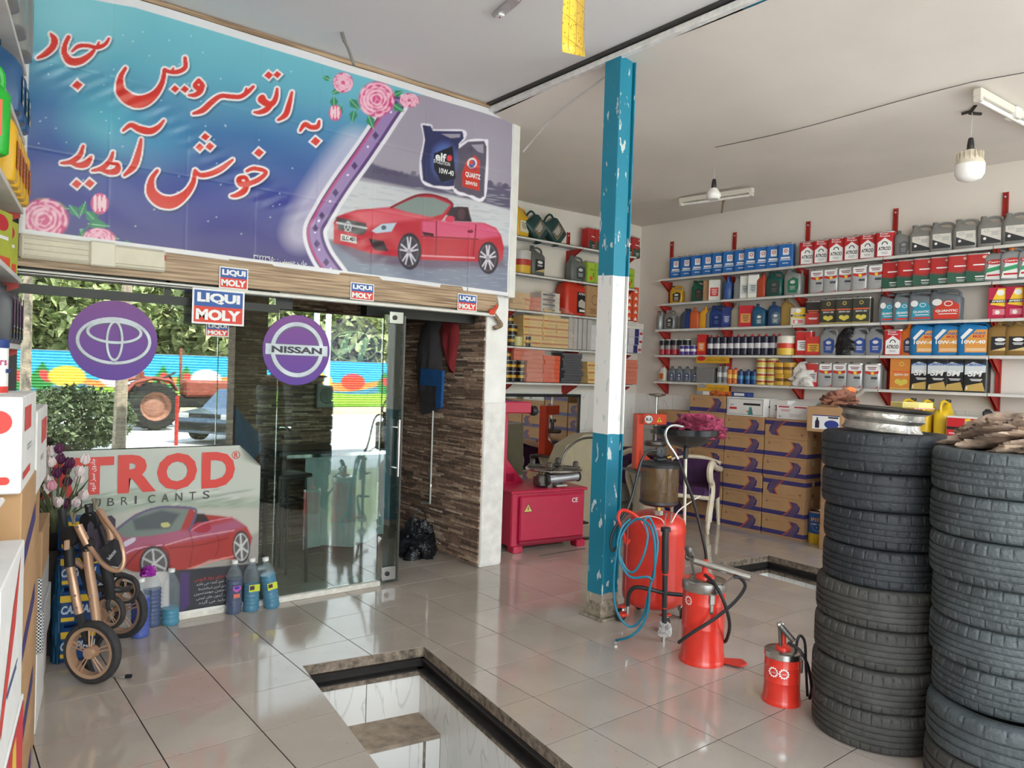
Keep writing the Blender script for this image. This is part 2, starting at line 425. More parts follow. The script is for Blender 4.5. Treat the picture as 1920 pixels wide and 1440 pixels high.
# ---- floor with its tiles, cut around both service pits
PIT1=[(1.03,-.5),(1.734,-.5),(2.311,3.62),(1.628,3.74)]
PIT2=[(5.285,.1),(5.94,.1),(6.126,3.818),(5.476,3.9)]
TS=.4
FX0,FX1,FY0,FY1=-1.0,XR,-1.0,YB
fb=MB()
for p in minus(minus([[(FX0,FY0),(FX1,FY0),(FX1,FY1+.0),(FX0,FY1)]],PIT1),PIT2): fb.prism(p,-.12,-.0018)
floor=tag(fb.build('floor',grout),kind='structure'); floor['label']='polished beige ceramic tiled floor of the workshop'
cands=[]
ix0=math.floor((FX0-2.4)/TS);ix1=math.ceil((FX1-2.4)/TS);iy0=math.floor((FY0-3.553)/TS);iy1=math.ceil((FY1-3.553)/TS)
for i in range(ix0,ix1+1):
    for j in range(iy0,iy1+1):
        x0,y0=2.4+i*TS,3.553+j*TS
        a=[max(x0,FX0),max(y0,FY0),min(x0+TS,FX1),min(y0+TS,FY1)]
        if a[2]-a[0]<.02 or a[3]-a[1]<.02: continue
        g=.0026
        sq=[(a[0]+g,a[1]+g),(a[2]-g,a[1]+g),(a[2]-g,a[3]-g),(a[0]+g,a[3]-g)]
        full=abs(a[2]-a[0]-TS)<1e-6 and abs(a[3]-a[1]-TS)<1e-6
        ps=minus(minus([sq],PIT1),PIT2)
        if not ps: continue
        cut=not(len(ps)==1 and ps[0]==sq)
        cx,cy=(a[0]+a[2])/2,(a[1]+a[3])/2
        pr=topx([[cx,cy,0]])[0]; d=Vector((cx,cy,-CAMH)).dot(_fw)
        vis = d>.6 and -160<pr[0]<2080 and 700<pr[1]<1640 and not (cy>YG+.1 and not(1.2<cx<3.6) and cx<4) and cx<6.95
        cands.append((0 if vis else 1, math.hypot(cx,cy), ps, sq, cut or not full))
cands.sort(key=lambda c:(c[0],c[1]))
full_me=None; rest=MB(); nt_=0
for vis,dist,ps,sq,odd in cands:
    if vis==0 and nt_<298:
        nt_+=1
        if not odd:
            if full_me is None:
                b=MB().box((0,0,-.004),(TS-.0052,TS-.0052,.008),.0006); o=b.build('tile',ft,floor); full_me=o.data
            else: o=link('tile',full_me,floor)
            o.location=((sq[0][0]+sq[2][0])/2,(sq[0][1]+sq[2][1])/2,0)
            o.rotation_euler=(0,0,random.choice((0,PI/2,PI,-PI/2)))
        else:
            b=MB()
            for p in ps: b.prism([(q[0]-sq[0][0],q[1]-sq[0][1]) for q in p],-.008,0)
            b.build('tile',ft,floor,(sq[0][0],sq[0][1],0))
    else:
        for p in ps: rest.prism(p,-.008,0)
tag(rest.build('tile',ft,floor),kind='stuff')
# ---- service pits
def pit(quad, depth, name, step=None):
    root=empty(name,kind='structure'); rim=mat((34,30,28),.55,noise=.3,scale=15)
    q=[Vector((x,y,0)) for x,y in quad]; c=sum(q,Vector())/4
    for i in range(4):
        a,b=q[i],q[(i+1)%4]; d=(b-a); L=d.length; d.normalize(); n=Vector((-d.y,d.x,0))   # inward normal for ccw
        R=Matrix(((d.x,n.x,0),(d.y,n.y,0),(0,0,1)))
        # broken screed edge under the tiles, steel angle, ledge, then tiled lining
        e=MB().m(grime).box((a+b)/2+n*-.02+Vector((0,0,-.03)),(L+.04,.045,.052),R=R); e.build('screed_edge',parent=root)
        s=MB().m(rim).box((a+b)/2+n*.012+Vector((0,0,-.062)),(L-.01,.028,.006),R=R).box((a+b)/2+n*.003+Vector((0,0,-.085)),(L-.01,.006,.05),R=R).box((a+b)/2+n*.03+Vector((0,0,-.108)),(L-.04,.05,.008),R=R)
        s.build('steel_angle',parent=root)
        l=MB().m(grime).box((a+b)/2+n*.028+Vector((0,0,-.128)),(L-.05,.03,.032),R=R);l.build('mortar_edge',parent=root)
        k=max(1,round(L/.42)); tw=L/k
        for t in range(k):
            z=-.145;r=0
            while z>-depth:
                hgt=min(.6 if r else .5, depth+z)
                b_=MB().box((0,0,0),(tw-.004,.01,hgt-.004),.001).build('tile',marble,root)
                b_.matrix_local=Matrix.Translation(a+d*(tw*(t+.5))+n*.03+Vector((0,0,z-hgt/2)))@R.to_4x4()
                z-=hgt;r+=1
        w=MB().box((a+b)/2+n*-.06+Vector((0,0,-.12-depth/2)),(L+.3,.15,depth),R=R);w.build('pit_wall',grime,root)
    f=MB().prism(quad,-depth-.05,-depth).build('pit_floor',grime,root)
    return root
pr1=pit(PIT1,1.25,'service_pit'); pr1['label']='tiled service pit in the foreground floor'
# concrete step at the far end of the near pit
d=Vector((.14,1,0)).normalized(); n=Vector((-d.y,d.x,0))
st=MB(); zt=-.36
A=Vector((2.275,3.60,0));B=Vector((1.655,3.70,0));dep=.30
P=[B,A,A-d*dep,B-d*dep]; P=[(v.x,v.y) for v in P]
st.m(mat((150,134,116),.9,noise=.28,scale=14,bump=.5)).prism(P[::-1],zt-.02,zt); stp=st.build('step_top',parent=pr1)
C1=A-d*dep;C2=B-d*dep; dd=(C1-C2).normalized()
R=Matrix(((dd.x,-dd.y,0),(dd.y,dd.x,0),(0,0,1)))
s2=MB().m(marble).box((C1+C2)/2+Vector((0,0,zt-.31))+d*.01-dd*.05,((C1-C2).length-.1,.02,.58),.002,R=R).box(C1-dd*.045+Vector((0,0,zt-.31))+d*.01,(.085,.02,.58),.002,R=R)
s2.build('step_riser',parent=pr1)
s3=MB().m(grime).prism([(v[0],v[1]) for v in P[::-1]],-1.24,zt-.021).build('step_core',parent=pr1)
pr2=pit(PIT2,1.25,'service_pit'); pr2['label']='second tiled service pit by the stacked boxes'
# ---- walls
def wall(name, mb, m, label):
    o=mb.build(name,m); o['kind']='structure'; o['label']=label; return o
wr=wall('wall_right',MB().box((XR+.1,(YB-1.2)/2,1.9),(.2,YB+1.2,3.9)),plaster,'cream plastered right wall above marble tiles')
wb=wall('wall_back',MB().box(((PX1+XR)/2,YB+.1,1.9),(XR-PX1+.4,.2,3.9)),plaster,'cream plastered back wall beyond the wheel machines')
# marble wall tiles (parts of the walls) up to 1.39 m
tz=[.0,.46,.93,1.39]
mesh={}
def wtile(w,h,par,loc,rz):
    k=(round(w,3),round(h,3))
    if k not in mesh:
        mesh[k]=MB().box((0,0,0),(w-.004,.012,h-.004),.0015).build('tile',marble,par).data; o=[c for c in par.children if c.data==mesh[k]][0]
    else: o=link('tile',mesh[k],par)
    o.location=loc;o.rotation_euler=(0,0,rz)
for r in range(3):
    h=tz[r+1]-tz[r]; zc=(tz[r]+tz[r+1])/2
    y=YB-.006
    while y>-.8:
        if y>5.0 or r==2: wtile(.6,h,wr,(XR-.006,y-.3,zc),PI/2)
        y-=.6
    x=XR-.012
    while x>PX1+.5:
        wtile(.6,h,wb,(x-.3,YB-.006,zc),0); x-=.6
    wtile(x-PX1+.0,h,wb,((x+PX1)/2,YB-.006,zc),0)
# left wall, skewed
a=Vector((leftx(-1.2,.42),-1.2,0));b=Vector((leftx(YG+2.2,.42),YG+2.2,0))
R=Matrix.Rotation(-math.atan(LK),3,'Z')
wl=wall('wall_left',MB().box((a+b)/2+Vector((-.1,0,1.9)),(.2,(b-a).length+.3,3.9),R=R),plaster,'plastered left wall behind the shelves')
# office wall end (white pillar) with stone cladding on the office side
pil=MB(); pil.m(mat((232,230,226),.8,noise=.07,scale=5,bump=.35,bscale=22)); pil.box(((PX0+PX1)/2,(YG+YB)/2+.0,1.85),(PX1-PX0,YB-YG,3.7),.006)
pw=wall('wall_office',pil,None,'rough white painted wall end beside the office')
chip=MB().m(mat((222,219,214),.9,noise=.09,scale=14,bump=.5)).box((3.71,YG-.004,.68),(.216,.008,1.33),.004).build('plaster_patch',parent=pw)
wall('trim_1',MB().box((PX1-.02,YG-.035,2.96),(.07,.05,1.5),.004),trimw,'white metal strip beside the banner end')
# office back and left walls
OB=6.49
obk=wall('wall_office_back',MB().box((1.7,OB+.1,1.9),(4.3,.2,3.8)),plaster,'back wall of the office behind the glass')
# ledger stone strips: real strips, too fine to pick apart singly
st_m=[mat(c,.85,noise=.25,scale=30,bump=.4) for c in ((140,114,96),(162,134,114),(120,97,82),(186,160,138),(100,82,70),(212,192,170))]
def cladding(par, o, ux, w, h, nrm, seed):
    rnd=random.Random(seed); mb=MB()
    o=Vector(o);ux=Vector(ux);nrm=Vector(nrm);z=0
    R=Matrix(((ux.x,nrm.x,0),(ux.y,nrm.y,0),(0,0,1)))
    while z<h:
        hh=min(rnd.choice((.011,.014,.018)),h-z)
        if hh<.004: break
        x=0
        while x<w:
            l=min(rnd.uniform(.07,.3),w-x)
            if w-x-l<.03: l=w-x
            t=rnd.uniform(.006,.018)
            mb.m(rnd.choices(st_m,(5,5,4,3,3,1))[0])
            mb.box(o+ux*(x+l/2)+Vector((0,0,z+hh/2))+nrm*t/2,(l-.002,t,hh-.0015),R=R)
            x+=l
        z+=hh
    c=mb.build('stone_strips',parent=par); c['kind']='stuff'; return c
cladding(pw,(PX0,YG+.01,0.01),(0,1,0),YB-YG+.35,2.42,(-1,0,0),1)
cladding(obk,(.35,OB,0.01),(1,0,0),3.25,2.42,(0,-1,0),2)
wall('wall_office_return',MB().box(((PX0+PX1)/2,YB+.3,1.9),(PX1-PX0,.6,3.7)),plaster,'hidden return of the office wall')
# dark office ceiling and frame
wall('ceiling_office',MB().box((1.7,(YG+OB)/2+.08,2.5),(3.9,OB-YG-.1,.06)),mat((150,146,140),.8),'low dark ceiling over the office')
# office floor tiles continue: handled by the tiled floor
# ---- ceilings
cl=wall('ceiling',MB().box((1.2,(YG-1.0)/2,ZC+.06),(4.6,YG+1.05,.12)),ceil_l,'smooth pale grey ceiling over the entrance bay')
cr_=MB(); cr_.m(plaster2)
nx,ny=26,20
vs=[];fs=[]
def zceil(x,y):
    t=(x-3.56)/(XR-3.56)
    return 3.66-.14*min(1,max(t,0)/.45)**.8+.010*math.sin(x*2.3+y*1.7)+.008*math.sin(y*3.1-x)
for i in range(nx+1):
    x=3.56+(XR+.1-3.56)*i/nx
    t=(x-3.56)/(XR-3.56)
    z0=3.66-.14*min(1,t/.45)**.8
    for j in range(ny+1):
        y=-1.05+(YB+.15+1.05)*j/ny
        vs.append((x,y,z0+.010*math.sin(x*2.3+y*1.7)+.008*math.sin(y*3.1-x)))
for i in range(nx):
    for j in range(ny):
        a=i*(ny+1)+j; fs.append((a,a+1,a+ny+2,a+ny+1))
cr_.add(vs,fs,True)
cR=wall('ceiling_bay',cr_,None,'uneven plastered ceiling over the shelf bay')
wall('ceiling_slab',MB().box((3.4,2.9,4.0),(9.2,8.4,.25)),grime,'concrete roof slab')
# steel beam between the bays: teal flange with loose plaster beside it
bm=wall('trim_2',MB().m(mat((60,58,56),.6)).box((3.50,1.95,3.72),(.035,5.9,.03)).m(mat((228,226,222),.7,noise=.1,scale=20,bump=.4)).box((3.535,1.95,3.68),(.05,5.9,.04),.006),None,'dark gap and white painted beam edge between the ceilings')
tq=MB().m(mat((52,140,160),.5,noise=.15,scale=20)).box((3.568,.7,3.664),(.02,3.6,.012)).build('painted_flange',parent=bm)
# front facade: pillar of the shop front and lintel, seen in the glass
wall('wall_front',MB().box((3.7,-1.0,1.95),(.46,.3,3.9)),mat((120,104,90),.9,noise=.1),'front pillar of the shop towards the street')
wall('wall_front_right',MB().box((XR+.25,-1.0,1.95),(.9,.3,3.9)),plaster,'right edge of the shop front')
wall('wall_front_lintel',MB().box((3.4,-1.0,3.92),(9.2,.3,.36)),plaster,'lintel over the shop front')
# ================================================================ the street behind the camera, seen in the glass
MY=2*YG
asph=mat((205,203,198),.9,noise=.05,scale=.6)
g=wall('ground',MB().box((8,-30.1,-.12),(120,58,.1)),asph,'sunlit grey road outside the shop')
wall('trim_3',MB().box((5,-2.6,-.09),(40,3.2,.12)),mat((190,186,178),.9,noise=.1,scale=3),'concrete pavement outside the shop')
vg=tag(MB().m(mat((196,180,150),.95,noise=.15,scale=2)).box((8,-16.2,-.02),(90,3.0,.1)).build('verge'),'sandy verge below the painted fence',kind='structure')
# painted corrugated fence
FYY=-17.6
fw,fh=620,150
xs=np.linspace(-14,34,fw*2);zs=np.linspace(.35,2.55,fh)
X,Z=np.meshgrid(xs,zs)
Yf=FYY+.035*np.sin(Z*2*PI/.11)
P3=np.stack([X,Yf,(Z-.35)*.84-.02],-1)
Pn=Paint(fw*2,fh,X,Z)
Pn.C[:]=lin((70,190,225))
wv=1.60+.14*np.sin(X*.9)+.06*np.sin(X*2.1)
Pn.blend(((Z<wv)*1.),(236,160,90)); Pn.blend(((Z<wv-.32+.08*np.sin(X*1.7+1))*1.),(90,160,190)); Pn.blend(((Z<1.12+.1*np.sin(X*1.1+2))*1.),(166,206,84))
Pn.blend(((Z<.5)*1.),(120,180,50))
rr=random.Random(4)
for k in range(34):
    x=-13.3+k*1.42; c=rr.choice([(235,225,235),(225,90,70),(240,220,90),(215,60,120),(245,240,235),(60,160,90)])
    if k%3==2:
        for q in range(2):
            xx=x+q*.75; Pn.ell(xx,1.45,.32,.42,(60,150,80)); Pn.poly([(xx-.26,1.6),(xx+.26,1.6),(xx,2.15)],(60,150,80),1,.02); Pn.ell(xx+.08,1.6,.14,.25,(225,90,90),1,.5)
    else: Pn.ell(x,1.6,.52,.4,c)
fence=grid_print('fence',P3,Pn.C,vcol_mat(.6,name='fence_paint'))
tag(fence,'corrugated street fence with a bright painted mural',cat='fence')
sd=MB()
sd.box((10,FYY-.12,.9),(48,.05,1.9)); sd.build('fence_backing',flat((150,150,150)),fence)
leafm=[mat(c,.6,noise=.3,scale=3) for c in ((158,170,112),(190,196,140),(120,136,84))]
def foliage(name,c,r,n,parent=None,seed=0,size=.16,mats=leafm):
    rd=np.random.RandomState(seed);mb=MB()
    for k in range(n):
        v=rd.normal(size=3);v/=np.linalg.norm(v);q=np.array(c)+v*np.array(r)*rd.uniform(.55,1)
        a=rd.normal(size=3);a/=np.linalg.norm(a);b=np.cross(a,rd.normal(size=3));b/=np.linalg.norm(b)
        s=size*rd.uniform(.6,1.3)
        mb.m(mats[rd.randint(len(mats))]); q=Vector(q);a=Vector(a);b=Vector(b)
        mb.add([q-a*s,q+b*s*.45,q+a*s,q-b*s*.45],[(0,1,2,3)])
    return mb.build(name,parent=parent)
trunkm=mat((196,178,156),.9,noise=.2,scale=20,bump=.5)
def tree(x,y,h,r,seed,label,trunk=.12,lean=0,n=2600,size=.2,cz=None):
    t=empty('tree',(x,y,0),0,label,'tree','trees along the street')
    MB().tube([(0,0,-.1),(lean*.3,0,h*.3),(lean*.7,.05,h*.6),(lean,0,h)],[trunk,trunk*.85,trunk*.7,trunk*.3],8).build('trunk',trunkm,t)
    tag(foliage('crown',(lean,0,cz or h),r,n,t,seed,size),kind='stuff')
# street tree whose trunk shows below the oval emblem
P=on('Y',MY-(-3.4),225,715)
tree(P.x,-3.4,5.2,(2.2,1.8,1.3),1,'street tree with a pale trunk near the shop',.105,0.1,1500,.13,5.6)
P=on('Y',MY+4.5,48,700)
tree(P.x,-4.5,5.5,(1.9,1.8,1.6),2,'slim street tree at the kerb, farthest left',.09,0,1500,.14,5.6)
for k,px_ in enumerate((-60,60,180,300,420,540,660,780,900)):
    yy=-20.6-3.3*(k%2); P=on('Y',MY-yy,px_,640); h=(5.6,6.8)[k%2]
    tree(P.x,yy,h*.6,(2.0+.6*(k%2),1.5,h*.44),10+k,['bushy green tree just behind the painted fence, ','taller green tree set back behind the fence, '][k%2]+ORD[k]+' along it',.2,0,5200,.27,h*.62)
P=on('Y',MY+3.6,165,800)
sh=tag(foliage('shrub',(P.x-.05,-4.7,.58),(.98,.6,.58),5600,None,5,.055,[mat((104,120,84),.6,noise=.3),mat((136,150,112),.6),mat((76,90,62),.6)]),'dense dark shrub outside beside the tree trunk','shrub')
# tractor: built as it stands on the road, nose towards +X
def tractor():
    P=on('Z',0,305,797); y=MY-P.y; t=empty('tractor',(P.x,y,-.05),0,'old red farm tractor parked on the road outside','tractor')
    red=mat((150,72,56),.6,noise=.15);blk=mat((36,34,34),.8);rim=mat((170,120,100),.7,noise=.2)
    def wheel(x,yy,r,w,nm='wheel'):
        b=MB().m(blk); R=Matrix.Rotation(PI/2,3,'X')
        b.lathe([(r*.62,-w/2),(r*.93,-w/2),(r,-w*.35),(r,w*.35),(r*.93,w/2),(r*.62,w/2)],28,(x,yy,r),R,cap=False)
        for k in range(22):
            a=2*PI*k/22; b.box((x+math.cos(a)*r,yy,r+math.sin(a)*r),(.05,w*.9,.04),R=Matrix.Rotation(-a,3,'Y'))
        o=b.build(nm,parent=t); MB().lathe([(0,-.05),(r*.25,-.07),(r*.5,-.02),(r*.64,-w*.4),(r*.64,w*.4),(r*.5,.05),(r*.2,.09),(0,.1)],20,(x,yy,r),R).build('rim',rim,o)
    for s in (-1,1): wheel(-.35,s*.62,.56,.34); wheel(1.35,s*.5,.36,.2)
    b=MB().m(red).box((1.0,0,.98),(1.15,.5,.42),.06).box((1.58,0,.9),(.06,.46,.5),.02); b.build('bonnet',parent=t)
    b=MB().m(blk).box((.55,0,.65),(1.9,.36,.3),.04).box((.0,0,.62),(.5,.9,.3),.05).box((1.4,0,.45),(.1,1.,.1)); b.build('chassis',parent=t)
    for s in (-1,1): MB().m(red).tube([(-.98,s*.62,.9),(-.8,s*.62,1.12),(-.4,s*.62,1.24),(0,s*.62,1.18),(.15,s*.62,.95)],.13,8,flatz=.35).build('fender',parent=t)
    MB().m(red).box((-.35,0,.98),(.4,.5,.1),.03).box((-.55,0,1.2),(.1,.48,.4),.03).build('seat',parent=t)
    MB().m(blk).tube([(.3,0,1.0),(.12,0,1.3)],.02).lathe([(.17,-.01),(.19,0),(.17,.01)],16,(.12,0,1.3),Matrix.Rotation(-.5,3,'Y')).build('steering_wheel',parent=t)
    MB().m(mat((150,80,62),.6)).tube([(.35,.2,1.1),(.33,.2,2.0)],.035).build('exhaust_pipe',parent=t)
    return t
tractor()
def car():
    P=on('Z',0,380,828); y=MY-P.y; t=empty('car',(P.x+1.8*math.cos(.6),y-1.8*math.sin(.6),-.05),-.6,'dark blue hatchback parked at the kerb outside','car'); t.scale=(.88,.88,.84)
    bl=mat((58,84,112),.25,coat=.6,noise=.02);gl=flat((30,36,40),.1);blk=mat((28,28,30),.8)
    prof=[(-2.0,.25),(-2.05,.5),(-1.98,.72),(-1.15,.82),(-.55,1.28),(.9,1.3),(1.5,.9),(1.95,.82),(2.0,.35),(1.9,.22)]
    b=MB().m(bl); R=Matrix(((1,0,0),(0,0,-1),(0,1,0))); b.prism(prof,-.78,.78,R)
    b.build('body',parent=t)
    for s in (-1,1): MB().prism([(-.95,.86),(-.48,1.2),(.85,1.22),(1.25,.88)],-.01,.01,R,(0,s*.785,0)).build('side_window',gl,t)
    MB().box((-2.05,0,.42),(.1,1.5,.2),.03).build('bumper',blk,t); MB().box((-1.98,0,.66),(.06,1.3,.14),.02).build('grille',flat((20,20,22)),t)
    for s in (-1,1):
        MB().box((-2.0,s*.58,.66),(.06,.3,.14),.03).build('headlamp',flat((210,215,215),.1),t)
        for x in (-1.3,1.25):
            w=MB().lathe([(.18,-.09),(.29,-.09),(.3,-.05),(.3,.05),(.29,.09),(.18,.09)],20,(x,s*.72,.3),Matrix.Rotation(PI/2,3,'X'),cap=False).build('wheel',blk,t)
            MB().lathe([(0,-.1),(.18,-.08),(.18,.08),(0,.1)],16,(x,s*.72,.3),Matrix.Rotation(PI/2,3,'X')).build('rim',mat((180,180,184),.3,1.),w)
car()
P=on('Z',0,330,835)
tag(MB().m(flat((196,50,40))).cyl((P.x,MY-P.y,0),(P.x,MY-P.y,.95),.035,8).build('bollard'),'thin red post at the road edge outside','post')
for k,x in enumerate((594,616)):
    P=on('Y',MY+9,x,600); b=MB().m(mat((235,238,236),.5)).cyl((P.x,-9,0),(P.x,-9,6.2),.075,10).m(mat((90,92,92))).cyl((P.x,-9,0),(P.x,-9,.25),.12,10)
    tag(b.build('street_pole'),['white street pole outside, left of the pair','white street pole outside, right of the pair'][k],'pole','street poles')
# ================================================================ shop glass, fascia, banner, signs
def glassmat(fac, tint):
    m,nt,p=nodemat('window_glass'); nt.nodes.remove(p); out=[n for n in nt.nodes if n.type=='OUTPUT_MATERIAL'][0]
    t=N(nt,'BsdfTransparent');t.inputs[0].default_value=(*tint,1);g=N(nt,'BsdfGlossy');g.inputs['Roughness'].default_value=.0
    f=N(nt,'Fresnel');f.inputs[0].default_value=1.5;a=N(nt,'Math',operation='ADD');a.inputs[1].default_value=fac;a.use_clamp=True
    x=N(nt,'MixShader');nt.links.new(f.outputs[0],a.inputs[0]);nt.links.new(a.outputs[0],x.inputs[0]);nt.links.new(t.outputs[0],x.inputs[1]);nt.links.new(g.outputs[0],x.inputs[2]);nt.links.new(x.outputs[0],out.inputs[0])
    return m
glass=glassmat(.13,(.84,.94,.89))
blackm=mat((34,33,32),.45,noise=.1);steel=mat((190,190,188),.22,1.,noise=.04);chrome=mat((220,220,220),.1,1.,noise=0);alu=mat((170,170,168),.4,.9,noise=.05)
darkst=mat((96,94,92),.4,.8,noise=.1)
XL=.38
GT=2.055
# fixed panes and the door leaf
sf=empty('window_1',kind='structure'); sf['label']='frameless glass shop front of the office'
cuts=[XL,1.49,1.885,2.66]
for a,b in zip(cuts,cuts[1:]):
    MB().box(((a+b)/2,YG,1.0),(b-a-.006,.01,1.92)).build('pane',glass,sf)
wall_tr=MB().m(blackm).box((1.12,YG,1.965+.0),(1.5,.05,.05)); wall_tr.box((1.12,YG,GT+.03),(1.5,.04,.03)).box((.40,YG,1.2),(.05,.04,2.3)).box((1.18,YG,2.05),(.025,.04,.14)).build('window_frame',parent=sf)
MB().box((1.12,YG,2.04),(1.46,.008,.12)).build('transom_pane',glass,sf)
MB().m(mat((214,210,200),.6,noise=.12,scale=25)).box(((XL+2.68)/2,YG-.01,.018),(2.68-XL,.05,.036),.004).build('sill_strip',parent=sf)
dr=empty('door_1',kind='structure'); dr['label']='frameless glass door leaf with steel patch fittings'
MB().box((2.75,YG,1.0),(.165,.01,1.98)).build('pane',glass,dr)
MB().m(darkst).box((2.835,YG,1.0),(.012,.022,1.98)).build('door_edge_strip',parent=dr)
for z,h in ((.06,.1),(1.95,.09)):
    MB().m(steel).box((2.755,YG-.014,z+.02),(.12,.018,h),.004).m(blackm).cyl((2.74,YG-.024,z+.02),(2.74,YG-.03,z+.02),.018,12).build('patch_fitting',parent=dr)
MB().m(chrome).tube([(2.79,YG-.05,.80),(2.79,YG-.05,1.22)],.011,10).cyl((2.79,YG-.05,.86),(2.79,YG,.86),.008).cyl((2.79,YG-.05,1.16),(2.79,YG,1.16),.008).build('door_handle',parent=dr)
# dark door post behind the leaf and head rail
wall('trim_4',MB().m(blackm).box((2.80,YG+.07,1.0),(.07,.06,2.0),.004).box((3.1,YG+.2,2.03),(1.0,.10,.09)).box((1.9,YG+.05,2.02),(.16,.05,.1)),None,'dark steel door post and head rail')
# fascia
fas=wall('wall_fascia',MB().box((2.0,YG+.06,2.9),(3.3+.2,.1,1.66)),plaster,'wall above the shop glass behind the banner')
fw_=wall('trim_5',MB().m(wood).box((2.03,YG-.03,2.17),(3.24,.06,.17)).box((1.9,YG-.02,3.705),(3.8,.07,.03)).build('wood_fascia') and MB().m(wood).box((2.03,YG-.03,2.165),(3.24,.05,.17)).box((1.95,YG-.02,3.702),(3.72,.08,.03)),None,'brown wood-grain fascia boards above and below the banner')
bpy.data.objects.remove(bpy.data.objects['wood_fascia'])
wall('trim_6',MB().m(trimw).box((2.0,YG-.045,2.052),(3.24,.075,.022),.004).box((.9,YG-.045,2.046),(1.1,.075,.01)),None,'white lower edge of the fascia')
MB_or=MB().m(mat((214,70,40),.6)).box((3.585,YG-.08,2.075),(.05,.03,.045),.008).tube([(3.56,YG-.08,2.06),(3.61,YG-.09,2.10),(3.63,YG-.08,2.13)],.012)
tag(MB_or.build('clamp'),'small orange clip at the end of the wood fascia','clip')
tag(MB().m(mat((150,130,110),.9,noise=.4,scale=40,bump=1.)).tube(spl([(3.64,YG-.03,2.22),(3.66,YG-.04,2.14),(3.63,YG-.04,2.08),(3.68,YG-.04,2.02),(3.72,YG-.03,1.98),(3.65,YG-.03,1.95)],4),[.02]*21,6).build('foam_filler'),kind='structure')
# ---- banner
BY=YG-.055
fb_=frame((0,BY,0),(1,0,0),(0,0,1))
W_,H_=620,270
bx0,bx1=.415,3.778
xs=np.linspace(bx0,bx1,W_)
t=(xs-bx0)/(bx1-bx0)
ztop=3.60+.085*np.clip((xs-.4)/.55,0,1); zbot=2.252-.034*t
v=np.linspace(0,1,H_)[:,None]
Zb=zbot[None,:]*(1-v)+ztop[None,:]*v; Xb=np.repeat(xs[None,:],H_,0)
Yb=np.full_like(Xb,BY)
pp=topx(np.stack([Xb,Yb,Zb],-1).reshape(-1,3)); PX=pp[:,0].reshape(H_,W_); PY=pp[:,1].reshape(H_,W_)
# creases: a slack fold runs diagonally down the cloth, small puckers beside it
fold=np.exp(-((PY-(205+.62*(PX-260))-20*np.sin(PX/60))/26)**2)
Yb=Yb+.006*fold*np.sin(PX/9+PY/7)*np.cos(PY/11) -.004*fold + .0025*np.sin(Xb*9+Zb*5)+.002*np.sin(Zb*21+np.sin(Xb*7)*1.5)
Yb+=.0022*np.exp(-((Xb-np.round(Xb/.42)*.42)/.006)**2)+.0018*np.exp(-((Zb-2.72)/.006)**2)+.0018*np.exp(-((Zb-3.2)/.006)**2)
bn=Paint(W_,H_,PX,PY)
vv=v+0*Xb
stops=[(0,(66,52,118)),(.28,(62,70,150)),(.55,(58,112,168)),(.8,(98,172,194)),(1,(118,192,206))]
bg=np.zeros((H_,W_,3)); ks=[s[0] for s in stops]
for c in range(3): bg[...,c]=np.interp(vv+.05*np.sin(PX/140),ks,[lin(s[1])[c] for s in stops])
bn.C=bg
bn.ell(195,228,60,50,(90,200,210),.5,0,1.4); bn.ell(130,30,90,60,(150,210,220),.5,0,1.5); bn.ell(285,262,70,40,(90,190,220),.35,0,1.5)
rs=np.random.RandomState(3)
for k in range(70):
    x,y=rs.uniform(60,560),rs.uniform(40,450); bn.ell(x,y,1.3,1.3,(220,240,245),.7,0,1.)
K=.3612
def cp(pts): return [(560+x*K,100+y*K) for x,y in pts]
# scene on the right: sky, hills, snow field, tarmac
edge=[(780,205),(680,330),(618,432),(600,470),(640,520),(700,560),(980,580),(1000,180)]
bn.poly([(745,180),(655,320),(585,440),(640,560),(720,570),(1000,600),(1000,170)],(158,150,166),1,3)
bn.poly(cp([(250,680),(350,560),(430,590),(540,620),(640,640),(980,680),(1160,700),(1160,840),(900,760),(300,640)]),(92,86,112),1,5)
for k in range(60):
    x=rs.uniform(660,955); y0=318+(x-700)*.12+rs.uniform(-3,5); bn.ell(x,y0,5,4,(84,78,104),.7)
bn.poly(cp([(120,960),(230,680),(300,660),(900,760),(1160,830),(1160,1020),(600,1000)]),(196,198,204),1,4)
for k in range(130):
    x=rs.uniform(640,955);y=rs.uniform(352,440); bn.ell(x,y,rs.uniform(4,14),1.2,(170,174,184),.6,.12,.9)
bn.poly(cp([(100,960),(300,1000),(1160,1000),(1160,1300),(300,1300),(180,1100)]),(124,130,150),1,6)
for k in range(120):
    x=rs.uniform(620,950);y=rs.uniform(470,560); bn.ell(x,y,rs.uniform(3,10),.9,(160,166,182),.45,.1,.9)
bn.poly(cp([(170,975),(1060,1060),(1075,1110),(700,1120),(330,1090),(240,1030)]),(104,78,100),.75,8)
# white glow and patterned purple ribbon
rib=[(742,196,14),(690,275,14),(640,345,14),(603,405,14),(590,436,14),(604,480,14),(636,525,14),(652,548,14)]
bn.stroke([(a-26,b,c) for a,b,c in rib[1:5]],(236,226,240),18,.45,30)
bn.stroke(rib,(226,222,232),9,1,2.); bn.stroke(rib,(88,58,116),2); bn.stroke([(a,b,8) for a,b,c in rib],(150,124,176),2); bn.stroke([(a-13,b,1.5) for a,b,c in rib],(190,80,130),1,.8)
for i,(x,y,_) in enumerate(smooth_path(rib,4)):
    if i%3==0: bn.poly([(x-6,y),(x,y-8),(x+6,y),(x,y+8)],(78,52,104),1,2)
    elif i%3==1: bn.ell(x,y,2.2,2.2,(230,220,240),.9)
